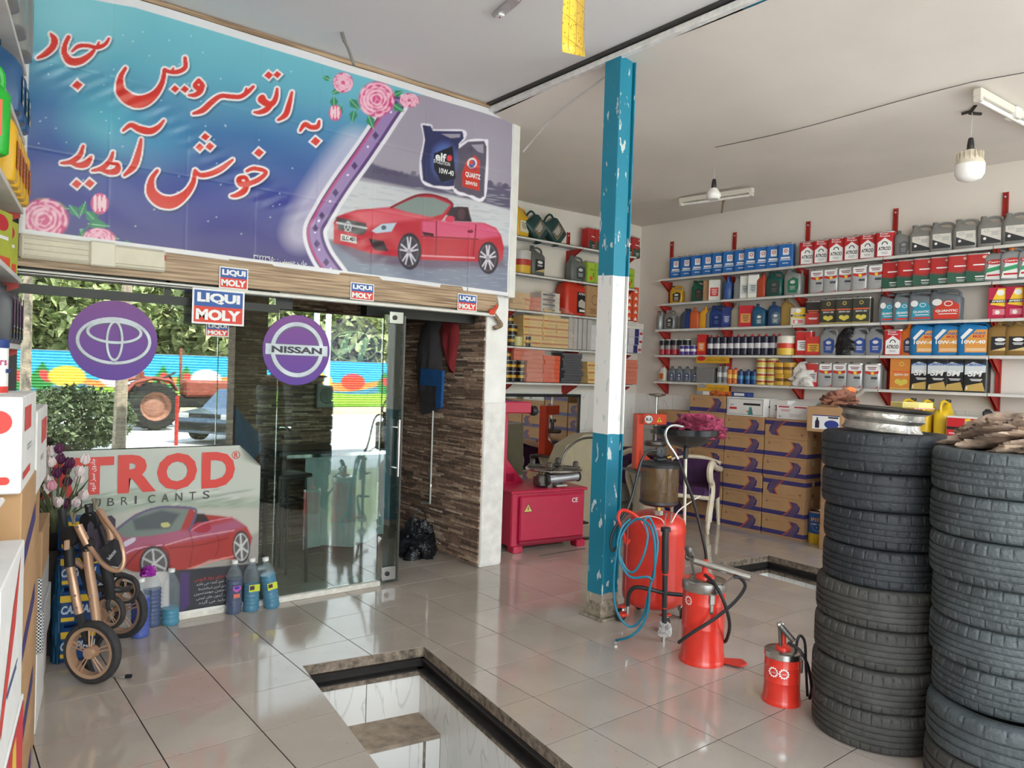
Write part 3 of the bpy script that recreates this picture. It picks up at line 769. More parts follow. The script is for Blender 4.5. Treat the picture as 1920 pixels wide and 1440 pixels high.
# red car
bn.poly(cp([(180,880),(200,845),(300,812),(480,798),(600,738),(690,733),(770,752),(803,785),(765,840),(740,872),(900,878),(965,880),(1025,905),(1052,945),(1066,1010),(1060,1060),(1040,1088),(920,1082),(640,1072),(500,1055),(370,1040),(250,1000),(182,985)]),(186,38,58),1,2)
bn.poly(cp([(640,872),(760,868),(960,882),(1030,915),(1045,950),(930,965),(640,955)]),(214,92,132),.85,6)
bn.poly(cp([(240,832),(460,802),(620,832),(700,850),(480,880),(360,900),(300,850)]),(214,96,112),.8,8)
bn.poly(cp([(490,800),(612,745),(700,750),(785,785),(745,835),(690,850),(560,822)]),(126,140,138),1,2)
bn.stroke([(a,b,1.4) for a,b in cp([(480,800),(608,740),(700,738),(795,780),(770,835)])],(130,26,44),.8)
bn.poly(cp([(760,870),(790,800),(830,795),(880,798),(900,875)]),(52,38,50),1,2); bn.ell(*cp([(845,835)])[0],7,11,(80,56,66)); bn.ell(*cp([(785,860)])[0],9,6,(206,60,90))
bn.poly(cp([(192,850),(348,882),(352,925),(325,945),(205,915)]),(70,66,72),1,2); bn.ell(*cp([(255,900)])[0],7,10,(190,190,196)); bn.ell(*cp([(255,900)])[0],5.3,8,(60,58,64))
bn.stroke([(a,b,1.6) for a,b in cp([(195,880),(350,908)])],(196,196,200))
bn.stroke([(a,b,.9) for a,b in cp([(255,872),(255,900),(240,922)])],(200,200,206)); bn.stroke([(a,b,.9) for a,b in cp([(255,900),(270,922)])],(200,200,206))
bn.poly(cp([(378,922),(430,886),(506,880),(480,925),(400,934)]),(176,196,214),1,2); bn.ell(*cp([(440,905)])[0],5,4,(70,80,100))
bn.poly(cp([(218,938),(300,955),(300,988),(218,970)]),(226,226,226),1,1.5)
bn.poly(cp([(360,960),(440,975),(465,1030),(390,1020)]),(50,30,42),1,2)
bn.stroke([(a,b,.8) for a,b in cp([(640,950),(930,965)])],(140,20,40),.5); bn.stroke([(a,b,.8) for a,b in cp([(715,872),(712,1060)])],(130,20,40),.3); bn.stroke([(a,b,.8) for a,b in cp([(920,890),(905,1060)])],(130,20,40),.3)
bn.stroke([(a,b,1.2) for a,b in cp([(640,1050),(910,1062)])],(220,150,160),.3); bn.poly(cp([(640,925),(700,935),(700,950),(650,945)]),(60,20,30),1,1); bn.ell(*cp([(890,925)])[0],6,3,(120,20,40))
for (x,y,a,b) in ((575,1028,62,96),(985,1062,54,84)):
    c=cp([(x,y)])[0]; bn.ell(c[0],c[1],a*K,b*K,(44,38,50)); bn.ell(c[0]-1,c[1],a*K*.8,b*K*.82,(92,84,100)); bn.ell(c[0]-1,c[1],a*K*.72,b*K*.75,(52,46,58))
    for k in range(10):
        an=2*PI*k/10+(.12 if k%2 else -.12); bn.stroke([(c[0]-1,c[1],1.4),(c[0]-1+a*K*.74*math.cos(an),c[1]+b*K*.76*math.sin(an),1.)],(206,200,212),.3)
    bn.ell(c[0]-1,c[1],3.5,4.5,(150,146,156))
# oil cans
for g,col in ((3,(232,226,238)),(0,(44,48,92))):
    for q in ([(640,372),(684,378),(697,402),(850,404),(858,440),(832,470),(830,560),(806,690),(700,688),(645,660),(634,560),(655,450)],[(818,505),(880,458),(962,455),(975,485),(962,745),(880,735),(806,700)]):
        pts=cp(q)
        if g: 
            bn.stroke([(a,b,1.5) for a,b in pts+[pts[0]]],col,1.5)
        else: bn.poly(pts,col if q[0][0]<700 else (88,82,100),1,2)
bn.poly(cp([(740,418),(840,418),(838,436),(790,440)]),(158,150,166),1,1.5); bn.poly(cp([(895,475),(958,472),(958,520),(930,512)]),(158,150,166),1,1.5)
bn.ell(*cp([(755,560)])[0],24,34,(86,110,180),.8,0,.5); bn.poly(cp([(700,520),(800,480),(815,650),(740,670),(700,600)]),(24,26,40),1,2)
bn.poly(cp([(872,560),(915,530),(940,560),(938,715),(850,690),(850,620)]),(206,58,44),1,2); bn.ell(*cp([(900,570)])[0],9,10,(226,214,214)); bn.ell(*cp([(900,572)])[0],6,7,(70,80,150)); bn.ell(*cp([(896,566)])[0],4,4,(210,70,60))
bn.ell(*cp([(782,545)])[0],5,6,(214,60,70))
# roses
def rose(x,y,r,c1=(206,54,124),c2=(244,196,214),sq=1.):
    bn.ell(x,y,r,r*sq,c1,1,0,.15)
    for ring,n in ((.82,11),(.6,9),(.4,7),(.2,5)):
        for k in range(n):
            an=2*PI*k/n+ring*3+rs.uniform(-.25,.25); cx,cy=x+r*ring*math.cos(an),y+r*ring*sq*math.sin(an)
            bn.ell(cx,cy,r*rs.uniform(.2,.34),r*rs.uniform(.10,.2)*sq,c2,.85,an+PI/2+rs.uniform(-.4,.4),.5); bn.ell(cx-2*math.cos(an),cy-2*math.sin(an),r*.20,r*.09*sq,c1,.9,an+PI/2,.5)
def leaf(x,y,l,a,c=(46,132,92)):
    l*=1.35
    c_,s_=math.cos(a),math.sin(a); bn.poly([(x,y),(x+l*.4*c_-l*.3*s_,y+l*.4*s_+l*.3*c_),(x+l*c_,y+l*s_),(x+l*.4*c_+l*.3*s_,y+l*.4*s_-l*.3*c_)],c,1,2); bn.stroke([(x,y,.5),(x+l*c_,y+l*s_,.4)],(150,206,170),.2)
for q in ((640,165,18,2.6),(625,180,20,1.5),(655,185,22,.8),(640,195,24,2.0),(690,215,22,1.2),(735,180,18,-.4),(735,195,20,.6),(620,150,14,3.5),(665,205,20,1.8)): leaf(*q)
for q in ((62,385,24,-.4),(95,385,26,.2),(130,385,22,.9),(160,395,26,.8),(165,420,30,.1),(150,430,28,1.1),(195,440,22,.3),(225,458,22,.1),(150,405,22,-1.2)): leaf(*q)
rose(643,155,19); rose(706,186,33); rose(767,188,19,sq=.7); rose(82,412,46,sq=.85); rose(185,450,32,sq=.7)
for x,y,a,b in ((628,212,12,15),(187,382,17,20)):
    bn.ell(x,y,a,b,(214,90,140))
    for k in (-1,0,1): bn.ell(x+k*a*.5,y-1,a*.22,b*.8,(244,214,222),.9)
bn.stroke([(187,400,1.5),(170,420,1.5),(150,440,1.5)],(50,120,80))
# lettering: pen strokes (x, y, half width)
L3=lambda pts:[(x/3,y/3,r/3) for x,y,r in pts]
ST=[[(285,190,5),(306,225,17),(296,265,17),(255,303,15),(212,325,6)],
[(385,210,10),(365,255,12),(362,300,15),(395,345,20),(450,345,18),(500,315,13),(528,285,8)],
[(405,290,5),(440,262,10),(490,258,9),(545,268,10),(590,250,9),(612,218,6)],[(548,262,8),(556,240,5)],
[(705,385,8),(676,440,14),(680,515,26),(735,565,32),(805,570,32),(870,530,20),(912,465,13),(926,395,9)],
[(926,392,9),(960,404,10),(1005,402,11),(1042,378,11),(1040,328,9)],[(970,402,8),(975,385,5)],
[(1118,452,10),(1096,482,11),(1122,498,14),(1138,480,12),(1118,452,9)],[(1138,485,12),(1125,515,14),(1095,535,11),(1062,535,5)],
[(1088,638,6),(1140,620,14),(1190,575,14),(1240,542,11),(1300,545,11),(1350,545,11),(1390,520,11),(1425,488,7)],[(1380,520,8),(1385,500,5)],
[(1560,500,6),(1552,550,12),(1528,585,13),(1490,570,13),(1478,545,11),(1462,562,12),(1490,585,12)],[(1530,580,12),(1500,615,14),(1462,632,11),(1430,632,5)],
[(1642,520,6),(1626,590,13),(1606,645,14),(1565,675,6)],
[(1688,735,6),(1715,700,12),(1750,716,12),(1785,712,12),(1795,682,6)],
[(1388,962,7),(1430,948,10),(1495,968,9),(1455,1010,12),(1395,1035,12)],[(1395,1035,12),(1350,1035,14),(1345,1005,12),(1378,1000,10),(1392,1030,12)],[(1392,1035,12),(1370,1075,16),(1330,1098,12),(1300,1102,5)],
[(885,960,8),(852,1010,14),(850,1080,26),(900,1130,32),(970,1138,32),(1040,1095,20),(1085,1030,13),(1098,960,9)],
[(1098,962,9),(1130,985,12),(1190,975,13),(1250,945,13),(1308,900,6)],
[(692,735,6),(735,705,12),(785,728,17),(845,738,17),(890,715,12),(920,680,6)],
[(792,785,6),(778,860,15),(752,935,17),(700,985,7)],
[(636,858,7),(618,905,12),(575,945,12),(520,960,6)],[(560,950,9),(610,968,12),(655,960,18),(662,925,10),(630,920,8)],
[(468,822,7),(448,875,13),(400,910,12),(345,918,6)],[(395,912,9),(440,930,13),(485,920,18),(512,885,8)]]
DT=[(435,480,27),(985,500,21),(1040,502,21),(1512,423,22),(1560,420,20),(1775,795,25),(1455,860,25),(1155,770,22),(1122,830,22),(1180,824,23),(432,1035,26),(505,1032,26)]
DT=[(x/3,y/3,r/3) for x,y,r in DT]
def dia(x,y,r,g,col,a=1,soft=1.2,off=0):
    bn.poly([(x-r*1.15-g+off,y+r*.1+off),(x-r*.1+off,y-r-g+off),(x+r*1.1+g+off,y-r*.1+off),(x+r*.1+off,y+r+g+off)],col,a,soft)
ST=[L3(s) for s in ST]
for s in ST: bn.stroke(s,(30,40,60),4.2,.55,4,(2.5,3.5))
for d in DT: dia(*d,5,(30,40,60),.5,4,3)
for s in ST: bn.stroke(s,(238,232,236),4.0)
for d in DT: dia(*d,4.6,(238,232,236))
for s in ST: bn.stroke(s,(212,52,42),0.7)
for d in DT: dia(*d,.3,(212,52,42))
# white hem
hem=((Xb<bx0+.03)|(Xb>bx1-.022)|(Zb>ztop[None,:]-.05)|(Zb<zbot[None,:]+.028))
bn.blend(hem*1.,(226,224,228))
banner=grid_print('banner',np.stack([Xb,Yb,Zb],-1),bn.C,vcol_mat(.3,spec=.6,name='banner_vinyl'))
tag(banner,'large blue and purple printed banner with red Persian lettering and a red car','banner')
sol=banner.modifiers.new('cloth','SOLIDIFY');sol.thickness=.0015;sol.offset=1
white=flat((236,236,236));redp=flat((208,52,44));navy=flat((40,60,120));bluep=flat((34,80,160));blackp=flat((30,30,34));yel=flat((238,200,60))
def writ(mb,F,Y,txt,m,x0,y0,x1,y1,bold=0.,ax='Y',eps=.004,shear=0.,spacing=1.,rot=0):
    """write txt so that it fills the measured picture box on the plane"""
    a=on(ax,Y,x0,(y0+y1)/2);b=on(ax,Y,x1,(y0+y1)/2);c=on(ax,Y,(x0+x1)/2,y0);d=on(ax,Y,(x0+x1)/2,y1)
    w=(a-b).length;h=abs(c.z-d.z); q=F.inverted()@((a+b)/2)
    if rot: put_text(mb,txt,m,F,q.x,q.y,w=h,h=w,bold=bold,eps=eps,rot=rot)
    else: put_text(mb,txt,m,F,q.x,(c.z+d.z)/2-F.translation.z,w=w,h=h,bold=bold,eps=eps,shear=shear,spacing=spacing)
tb=MB()
for txt,m,x0,y0,x1,y1,bd in (('elf',white,815,287,835,303,.03),('EVOLUTION',white,812,302,842,309,.01),('10W-40',white,822,318,849,328,.02),('QUARTZ',white,871,325,899,336,.03),('TOTAL',navy,876,314,893,319,.01),('20W50',white,871,341,893,348,.02),('SLC 4011',blackp,640,444,668,452,.02)):
    tb=MB(); writ(tb,fb_,BY,txt,m,x0,y0,x1,y1,bd,eps=.012); tb.build('printed_word',parent=banner)
tb=MB()
def AR(s): return s[::-1]
writ(tb,fb_,BY,'۳۶۲۲۳۹۵۰ : '+AR('ﭼﺎپ ﺣﺴﯿﻨﯽ'),white,474,483,574,496,0,eps=.012)
tb.build('printed_word',parent=banner)
# ---- LIQUI MOLY stickers
def lm(box,Y,label,name='sticker'):
    x0,y0,x1,y1=box; a=on('Y',Y,x0,(y0+y1)/2);b=on('Y',Y,x1,(y0+y1)/2);c=on('Y',Y,(x0+x1)/2,y0);d=on('Y',Y,(x0+x1)/2,y1)
    w=(b.x-a.x);h=c.z-d.z;F=frame(((a.x+b.x)/2,Y,(c.z+d.z)/2),(1,0,0),(0,0,1))
    mb=MB().m(white).box(tuple(F.translation),(w,.002,h)); e=w*.035
    rect2(mb,F,-w/2+e,0,w/2-e,h/2-e,flat((38,84,160)),.0016); rect2(mb,F,-w/2+e,-h/2+e,w/2-e,0,flat((216,58,40)),.0016)
    put_text(mb,'LIQUI',white,F,0,h*.23,w=w*.82,h=h*.31,bold=.055,eps=.0024); put_text(mb,'MOLY',white,F,0,-h*.23,w=w*.86,h=h*.31,bold=.055,eps=.0024)
    return tag(mb.build(name),label,'sticker','oil brand stickers')
lm((411,502,465,542),YG-.062,'square LIQUI MOLY sticker at the left on the wooden fascia')
lm((657,531,701,563),YG-.062,'square LIQUI MOLY sticker in the middle of the wooden fascia')
lm((858,552,894,583),YG-.062,'square LIQUI MOLY sticker at the right end of the fascia')
lm((360,543,458,609),YG-.09,'largest LIQUI MOLY sign, hanging from the fascia edge')
lm((386,605,429,631),YG-.012,'smallest LIQUI MOLY sticker, on the glass below the big sign')
# ---- round car emblems on the glass
pur,nt,p=nodemat('emblem_purple')
tc=N(nt,'TexCoord');sp=N(nt,'SeparateXYZ');cr=N(nt,'ValToRGB');cr.color_ramp.elements[0].color=(*lin((88,50,150)),1);cr.color_ramp.elements[1].color=(*lin((122,66,138)),1)
nt.links.new(tc.outputs['Generated'],sp.inputs[0]);nt.links.new(sp.outputs['Z'],cr.inputs[0]);nt.links.new(cr.outputs[0],p.inputs['Base Color']);p.inputs['Roughness'].default_value=.5
silv=mat((196,202,212),.4,.0,noise=.18,scale=9);silvd=mat((96,92,116),.5,noise=.1)
def disc(cx,cy,rpx,Y,label,kind,flip=1):
    a=on('Y',Y,cx-rpx,cy);b=on('Y',Y,cx+rpx,cy);r=(b.x-a.x)/2;c=on('Y',Y,cx,cy)
    root=empty('emblem_sticker',c,0,label,'sticker','round car emblems on the glass')
    MB().lathe([(r,-.0015),(r,.0015)],48,R=Matrix.Rotation(PI/2,3,'X')).build('disc',pur,root)
    F=frame((0,0,0),(1,0,0),(0,0,1)); mb=MB(); e=.0022*flip
    st_e=[0]
    def R_(x,y,a,b,t,tb=None,**k):
        st_e[0]+=.0006; e=(.0022+st_e[0])*flip; ring2(mb,F,x,y,a,b,t,silvd,e,tb=tb,**k); ring2(mb,F,x+.002,y+.003,a*.985,b*.985,t*.72,silv,e*1.3,tb=(tb or t)*.72,**k)
    if kind=='three_ovals':
        R_(0,-.02*r,.86*r,.60*r,.10*r); R_(0,.20*r,.64*r,.30*r,.09*r); R_(0,-.02*r,.20*r,.52*r,.07*r,.09*r)
    elif kind=='ring_bar':
        R_(0,0,.80*r,.80*r,.16*r); rect2(mb,F,-.94*r,-.17*r,.94*r,.17*r,silvd,e*1.5); rect2(mb,F,-.92*r,-.145*r,.92*r,.15*r,silv,e*1.7)
        put_text(mb,'NISSAN',flat((50,48,56)),F,0,0,w=1.5*r,h=.19*r,bold=.04,eps=e*2.2)
    else:
        R_(0,0,.84*r,.5*r,.06*r)
        poly2(mb,F,[(-.50*r,-.36*r),(-.60*r,-.28*r),(-.30*r,.40*r),(-.10*r,.44*r),(-.24*r,.02*r),(.05*r,.08*r),(.40*r,.34*r),(.56*r,.28*r),(.32*r,-.42*r),(.10*r,-.48*r),(.20*r,-.10*r),(.0,-.05*r),(-.28*r,-.22*r)],silv,e)
    mb.build('emblem',parent=root)
    return root
disc(214,638.5,83.5,YG-.009,'purple round sticker with three silver ovals on the glass','three_ovals')
disc(557,656.5,63,YG-.009,'purple round sticker with silver ring reading NISSAN','ring_bar')
disc(664,650,53,YG+.02,'dim round sticker with slanted silver H behind the glass','slant')
disc(170,497,34,YG+.02,'dark round disc partly hidden under the light fitting','slant')
disc(352,520,30,YG+.02,'dark round disc partly hidden behind the big square sign','slant')
# ---- poster leaning on the glass
PY_=YG-.03
fp=frame((0,PY_,0),(1,0,0),(0,0,1))
W_,H_=230,170
a=on('Y',PY_,84,845);b=on('Y',PY_,489,860)
px0,px1=a.x,b.x
xs=np.linspace(px0,px1,W_);zt_=on('Y',PY_,300,840).z;zb_=on('Y',PY_,340,1150).z+.01
zs=np.linspace(zb_,zt_,H_);Xp,Zp=np.meshgrid(xs,zs)
Yp=np.full_like(Xp,PY_)+.004*np.sin(Xp*14+Zp*5)*np.cos(Zp*9)
# the top right corner curls forward
cd=np.clip((Xp-px1+.085)+(Zp-zt_+.055),0,1)
q3=np.stack([Xp,Yp,Zp],-1);pp=topx(q3.reshape(-1,3));PXp=pp[:,0].reshape(H_,W_);PYp=pp[:,1].reshape(H_,W_)
Yp2=Yp-np.sin(np.clip(cd*9,0,2.2))*.07;Xp2=Xp-cd*.55;Zp2=Zp-cd*.55
ps=Paint(W_,H_,PXp,PYp); ps.C[:]=lin((182,186,176))
Kp=.3472
def c4(pts): return [(60+x*Kp,800+y*Kp) for x,y in pts]
ps.poly(c4([(0,400),(250,430),(500,330),(700,360),(900,400),(1240,380),(1240,470),(600,470),(0,560)]),(150,160,144),.9,12)
for k in range(40):
    x,y=rs.uniform(250,1200),rs.uniform(340,470); ps.ell(*c4([(x,y)])[0],rs.uniform(8,26),2.2,rs.choice([0,1]) and (120,134,118) or (196,200,190),.5,-.2,.9)
ps.poly(c4([(0,560),(600,440),(1240,440),(1240,760),(0,820)]),(176,174,164),1,8)
ps.poly(c4([(900,700),(1240,560),(1240,760),(900,760)]),(150,146,140),1,8)
ps.poly(c4([(440,560),(560,470),(700,430),(860,435),(890,470),(1000,480),(1080,490),(1160,540),(1190,600),(1170,680),(1100,715),(960,720),(850,770),(740,800),(560,790),(480,760),(440,640)]),(160,54,50),1,3)
ps.poly(c4([(440,600),(560,560),(740,560),(860,560),(1100,500),(1150,540),(1000,590),(720,640),(620,640),(480,700)]),(160,88,116),.9,8)
ps.poly(c4([(450,560),(570,470),(700,435),(850,445),(800,560),(640,590),(500,600)]),(112,122,116),1,3); ps.poly(c4([(540,500),(700,450),(800,470),(740,550),(560,560)]),(66,68,76),.8,6)
ps.poly(c4([(860,540),(880,470),(930,470),(960,510)]),(50,36,40),1,3); ps.ell(*c4([(915,545)])[0],18,10,(160,44,60))
for pts,c,w_ in (([(440,570),(560,480),(690,436),(860,440),(885,470),(850,560)],(92,84,116),2.2),([(720,640),(860,600),(1000,575),(1090,560)],(206,150,150),1.1),([(740,655),(900,640),(1060,600)],(120,34,40),1.),([(860,560),(930,520),(1080,488)],(196,120,140),1.2),([(850,560),(868,640),(850,760)],(120,34,40),.7),([(1000,585),(1010,640),(990,700)],(120,34,40),.7),([(750,800),(980,725),(1090,700)],(214,130,120),1.4),([(480,700),(560,660),(700,640)],(226,170,190),1.),([(500,760),(600,660),(720,660),(745,760)],(110,34,44),1.6)):
    ps.stroke([(a,b,w_) for a,b in c4(pts)],c)
ps.ell(*c4([(720,530)])[0],9,5,(196,190,120),.8); ps.ell(*c4([(520,625)])[0],16,5,(206,200,214),.9,-.5)
for x,y,a_,b_ in ((660,740,80,95),(1130,650,48,88)):
    c=c4([(x,y)])[0]; ps.ell(*c,a_*Kp,b_*Kp,(50,44,46)); ps.ell(*c,a_*Kp*.86,b_*Kp*.86,(170,170,168)); ps.ell(*c,a_*Kp*.76,b_*Kp*.76,(88,84,84))
    for k in range(6):
        an=2*PI*k/6+.4; ps.stroke([(*c,2.),(c[0]+a_*Kp*.8*math.cos(an),c[1]+b_*Kp*.8*math.sin(an),1.6)],(190,190,188))
ps.poly(c4([(480,800),(1240,735),(1240,1000),(700,1060),(480,1060)]),(50,50,56),1,2)
ps.poly(c4([(480,790),(740,780),(740,1060),(480,1060)]),(196,192,188),1,3); ps.poly(c4([(800,790),(850,785),(850,960),(800,1010)]),(70,50,100),1,3)
back=cd>.012
poster=grid_print('poster',np.stack([Xp2,Yp2,Zp2],-1),ps.C,vcol_mat(.38,name='poster_print'))
tag(poster,'curled paper poster with large red TROD lettering, leaning on the glass','poster')
sol=poster.modifiers.new('paper','SOLIDIFY');sol.thickness=.001;sol.offset=1
tb=MB(); rl=flat((206,62,54)); dk=flat((66,62,62))
for ch,x0,y0,x1,y1 in (('A',78,858,141,934),('T',139,857,213,927),('R',221,852,293,923),('O',294,849,369,918),('D',378,847,440,914)):
    tb=MB(); writ(tb,fp,PY_,ch,rl,x0,y0,x1,y1,.045,eps=.006); tb.build('printed_letter',parent=poster)
tb=MB()
for i,ch in enumerate('LUBRICANTS'):
    x=150+i*25.5; writ(tb,fp,PY_,ch,dk,x,937-i*1.9,x+(4 if ch=='I' else 13),952-i*1.9,.005,eps=.006)
ring2(tb,fp,on('Y',PY_,442,853).x,on('Y',PY_,442,853).z,.026,.026,.004,rl,.006); writ(tb,fp,PY_,'R',rl,438.5,848,446,858,.03,eps=.006)
writ(tb,fp,PY_,AR('ﺟﺎدوی ﺳﺒﺰ اﺗﺮود'),white,168,860,180,922,0,eps=.0075,rot=PI/2)
for i,t_ in enumerate(['ﺑﺎ دارای ﻣﻮاد اﻓﺰودﻧﯽ','و ﺗﻤﯿﺰ ﮐﻨﻨﺪه ﻣﯽ ﺑﺎﺷﺪ','ﻃﺒﻖ آﺧﺮﯾﻦ اﺳﺘﺎﻧﺪاردﻫﺎ','اﻧﺠﻤﻦ ﻣﻬﻨﺪﺳﯿﻦ','در آزﻣﻮن ﻫﺎی اﯾﻤﻨﯽ','ﺗﻮﻟﯿﺪ ﻣﯽ ﮔﺮدد']):
    writ(tb,fp,PY_,AR(t_),flat((190,190,190)) if i else rl,364+(i%3)*4,1082+i*8.6-2,424,1089+i*8.6-2,0,eps=.006)
tag(tb.build('small_lettering',parent=poster),kind='stuff')
MB().m(trimw).box(((px0+px1)/2,PY_+.004,zb_-.012),(px1-px0,.008,.025)).build('lower_hem',parent=poster)
# ---- light fitting on the fascia (beige plastic, louvred)
a=on('Y',YG-.1,36,470);b=on('Y',YG-.1,311,505)
lf=empty('light_fitting',((a.x+b.x)/2,YG-.062,2.185),0,'long beige plastic tube light fitting on the wood fascia','light fitting')
cream=mat((214,206,186),.5,noise=.04); L=b.x-a.x
mb=MB().m(cream).box((0,-.02,0),(L,.04,.13),.012); 
for k in range(4): mb.box((-L*.22,-.043,-.045+k*.03),(L*.5,.008,.008),.002)
mb.build('housing',parent=lf)
MB().m(mat((222,214,196),.45,noise=.03)).box((L*.04,-.046,.0),(.13,.02,.14),.008).build('centre_clip',parent=lf)
MB().m(flat((186,40,30))).box((L*.49,-.04,.02),(.012,.01,.03)).build('end_mark',parent=lf)
MB().m(cream).box((L*.28,-.042,.005),(L*.42,.012,.10),.008).build('cover',parent=lf)
# ================================================================ product kinds (front faces local -Y, base at z=0)
def C(*c): return flat(c,.35)
WH,BK,RD,YE,GY,BL,OR_,GN=flat((232,232,230),.35),flat((34,34,36),.35),flat((196,44,42),.35),flat((236,196,52),.35),flat((150,152,154),.35),flat((42,96,170),.35),flat((226,122,44),.35),flat((40,120,84),.35)
def FR(d): return frame((0,-d/2,0),(1,0,0),(0,0,1))
def bars(mb,F,x,y,w,n,m,h=.006,gap=.011,cen=True):
    for k in range(n):
        ww=w*(1,.8,.92,.6,.85)[k%5]; x0=x-ww/2 if cen else x; rect2(mb,F,x0,y-k*gap-h,x0+ww,y-k*gap,m,.0012)
def d_blue(mb,F,w,h):
    rect2(mb,F,-w*.18,h*.52,w*.22,h*.82,WH,.0008); 
    poly2(mb,F,[(w*(.02+.13*math.cos(a*PI/3+.5)),h*.70+w*.13*math.sin(a*PI/3+.5)) for a in range(6)],RD,.0012); poly2(mb,F,[(w*(.02+.08*math.cos(a*PI/3+.5)),h*.70+w*.08*math.sin(a*PI/3+.5)) for a in range(6)],WH,.0016)
    rect2(mb,F,-w*.3,h*.36,w*.3,h*.44,WH,.0008); rect2(mb,F,-w*.36,h*.30,w*.36,h*.33,WH,.0008); rect2(mb,F,-w*.2,h*.16,w*.2,h*.19,WH,.0008)
def d_atrod(mb,F,w,h):
    rect2(mb,F,-w*.5,0.01,w*.5,h*.58,WH,.0006); poly2(mb,F,[(-w*.5,h*.58),(w*.5,h*.58),(0,h*.78)],WH,.0006)
    put_text(mb,'ATROD',BK,F,0,h*.34,w=w*.88,h=h*.15,bold=.03,eps=.0012); ring2(mb,F,0,h*.50,w*.22,h*.13,w*.07,BK,.0012,14,0,PI); bars(mb,F,0,h*.2,w*.5,2,GY,.005)
    put_text(mb,'Power',WH,F,-w*.05,h*.93,w=w*.6,h=h*.07,bold=.02,eps=.0012); put_text(mb,'Protect',WH,F,.0,h*.84,w=w*.7,h=h*.07,bold=.02,eps=.0012)
def d_silver(mb,F,w,h):
    rect2(mb,F,-w*.5,h*.72,w*.5,h*.96,WH,.0006); poly2(mb,F,[(-w*.5,h*.72),(-w*.5,h*.62),(0,h*.56),(w*.5,h*.62),(w*.5,h*.72),(0,h*.66)],RD,.0009)
    ell2(mb,F,w*.05,h*.62,w*.13,w*.13,YE,.0014,14); bars(mb,F,.0,h*.88,w*.7,2,flat((110,40,50)),.008,.016); rect2(mb,F,-w*.05,h*.38,w*.42,h*.48,flat((70,76,84)),.0009); rect2(mb,F,-w*.05,h*.28,w*.3,h*.31,GY,.0009)
    poly2(mb,F,[(-w*.5,0.01),(w*.5,.01),(w*.5,h*.1),(w*.2,h*.03)],RD,.0009)
def d_rg(mb,F,w,h):
    poly2(mb,F,[(-w*.5,.005),(w*.5,.005),(w*.5,h*.5),(w*.1,h*.36),(-w*.5,h*.42)],flat((36,84,66)),.0006); poly2(mb,F,[(-w*.5,h*.42),(w*.1,h*.36),(w*.5,h*.5),(w*.5,h*.56),(w*.1,h*.41),(-w*.5,h*.47)],flat((120,60,50)),.0008)
    rect2(mb,F,-w*.2,h*.60,w*.36,h*.645,WH,.001); ell2(mb,F,w*.3,h*.88,w*.12,h*.05,flat((224,180,160)),.001,12); rect2(mb,F,-w*.1,h*.2,w*.35,h*.24,WH,.001); bars(mb,F,.1*w,h*.15,w*.4,2,WH,.004)
def d_dark(mb,F,w,h):
    ring2(mb,F,0,h*.82,w*.11,w*.11,w*.04,flat((200,180,90)),.001,14); rect2(mb,F,-w*.4,h*.55,w*.42,h*.60,flat((214,96,56)),.001); put_text(mb,'20W-50',WH,F,0,h*.48,w=w*.6,h=h*.06,bold=.02,eps=.0012)
    for a in range(3): ell2(mb,F,w*(-.14+.14*a),h*(.26-.05*(a%2)),w*.14,w*.12,flat((206,190,80)),.001+.0003*a,12)
    rect2(mb,F,-w*.48,.006,w*.48,h*.06,flat((190,170,90)),.001)
def d_darkred(mb,F,w,h):
    rect2(mb,F,-w*.48,.006,w*.48,h*.5,flat((170,48,40)),.0008); bars(mb,F,0,h*.62,w*.7,2,flat((220,110,60)),.008,.018); bars(mb,F,0,h*.3,w*.6,2,WH)
def d_oval(mb,F,w,h):
    poly2(mb,F,[(-w*.4,h*.1),(w*.42,h*.06),(w*.42,h*.76),(-w*.2,h*.72)],WH,.0008); ell2(mb,F,w*.04,h*.68,w*.4,h*.09,RD,.0012,20); put_text(mb,'Castrol',WH,F,w*.04,h*.68,w=w*.62,h=h*.07,bold=.02,eps=.0016)
    poly2(mb,F,[(-w*.34,h*.32),(w*.36,h*.42),(w*.36,h*.56),(-w*.3,h*.46)],flat((60,160,110)),.0012); rect2(mb,F,-w*.3,h*.2,w*.36,h*.26,RD,.0012)
def d_quantic(col):
    def f(mb,F,w,h):
        poly2(mb,F,[(-w*.30,h*.06),(w*.46,h*.04),(w*.46,h*.55),(w*.2,h*.74),(-w*.1,h*.66),(-w*.28,h*.4)],flat(col),.0008); ell2(mb,F,-w*.2,h*.66,w*.15,h*.12,WH,.0014,16); ring2(mb,F,w*.14,h*.6,w*.13,w*.09,w*.03,WH,.0014,16)
        put_text(mb,'QUANTIC',WH,F,w*.09,h*.34,w=w*.66,h=h*.10,bold=.04,eps=.0014); rect2(mb,F,-w*.15,h*.22,w*.4,h*.25,WH,.0012); rect2(mb,F,-w*.24,.08*h,w*.44,h*.15,flat((214,60,46)),.001)
    return f
def d_lm(mb,F,w,h):
    poly2(mb,F,[(-w*.22,h*.10),(w*.44,h*.10),(w*.44,h*.84),(w*.12,h*.84),(-w*.22,h*.5)],flat((216,150,70)),.0008); put_text(mb,'LIQUI',BL,F,w*.2,h*.72,w=w*.36,h=h*.08,bold=.04,eps=.0014); put_text(mb,'MOLY',RD,F,w*.2,h*.62,w=w*.36,h=h*.08,bold=.04,eps=.0014)
    put_text(mb,'10W-40',WH,F,.04*w,h*.44,w=w*.72,h=h*.12,bold=.04,eps=.0014); poly2(mb,F,[(-w*.36,h*.6),(-w*.1,h*.88),(w*.02,h*.84),(-w*.3,h*.5)],WH,.0009); rect2(mb,F,-w*.18,h*.14,w*.4,h*.24,flat((226,190,150)),.0011)
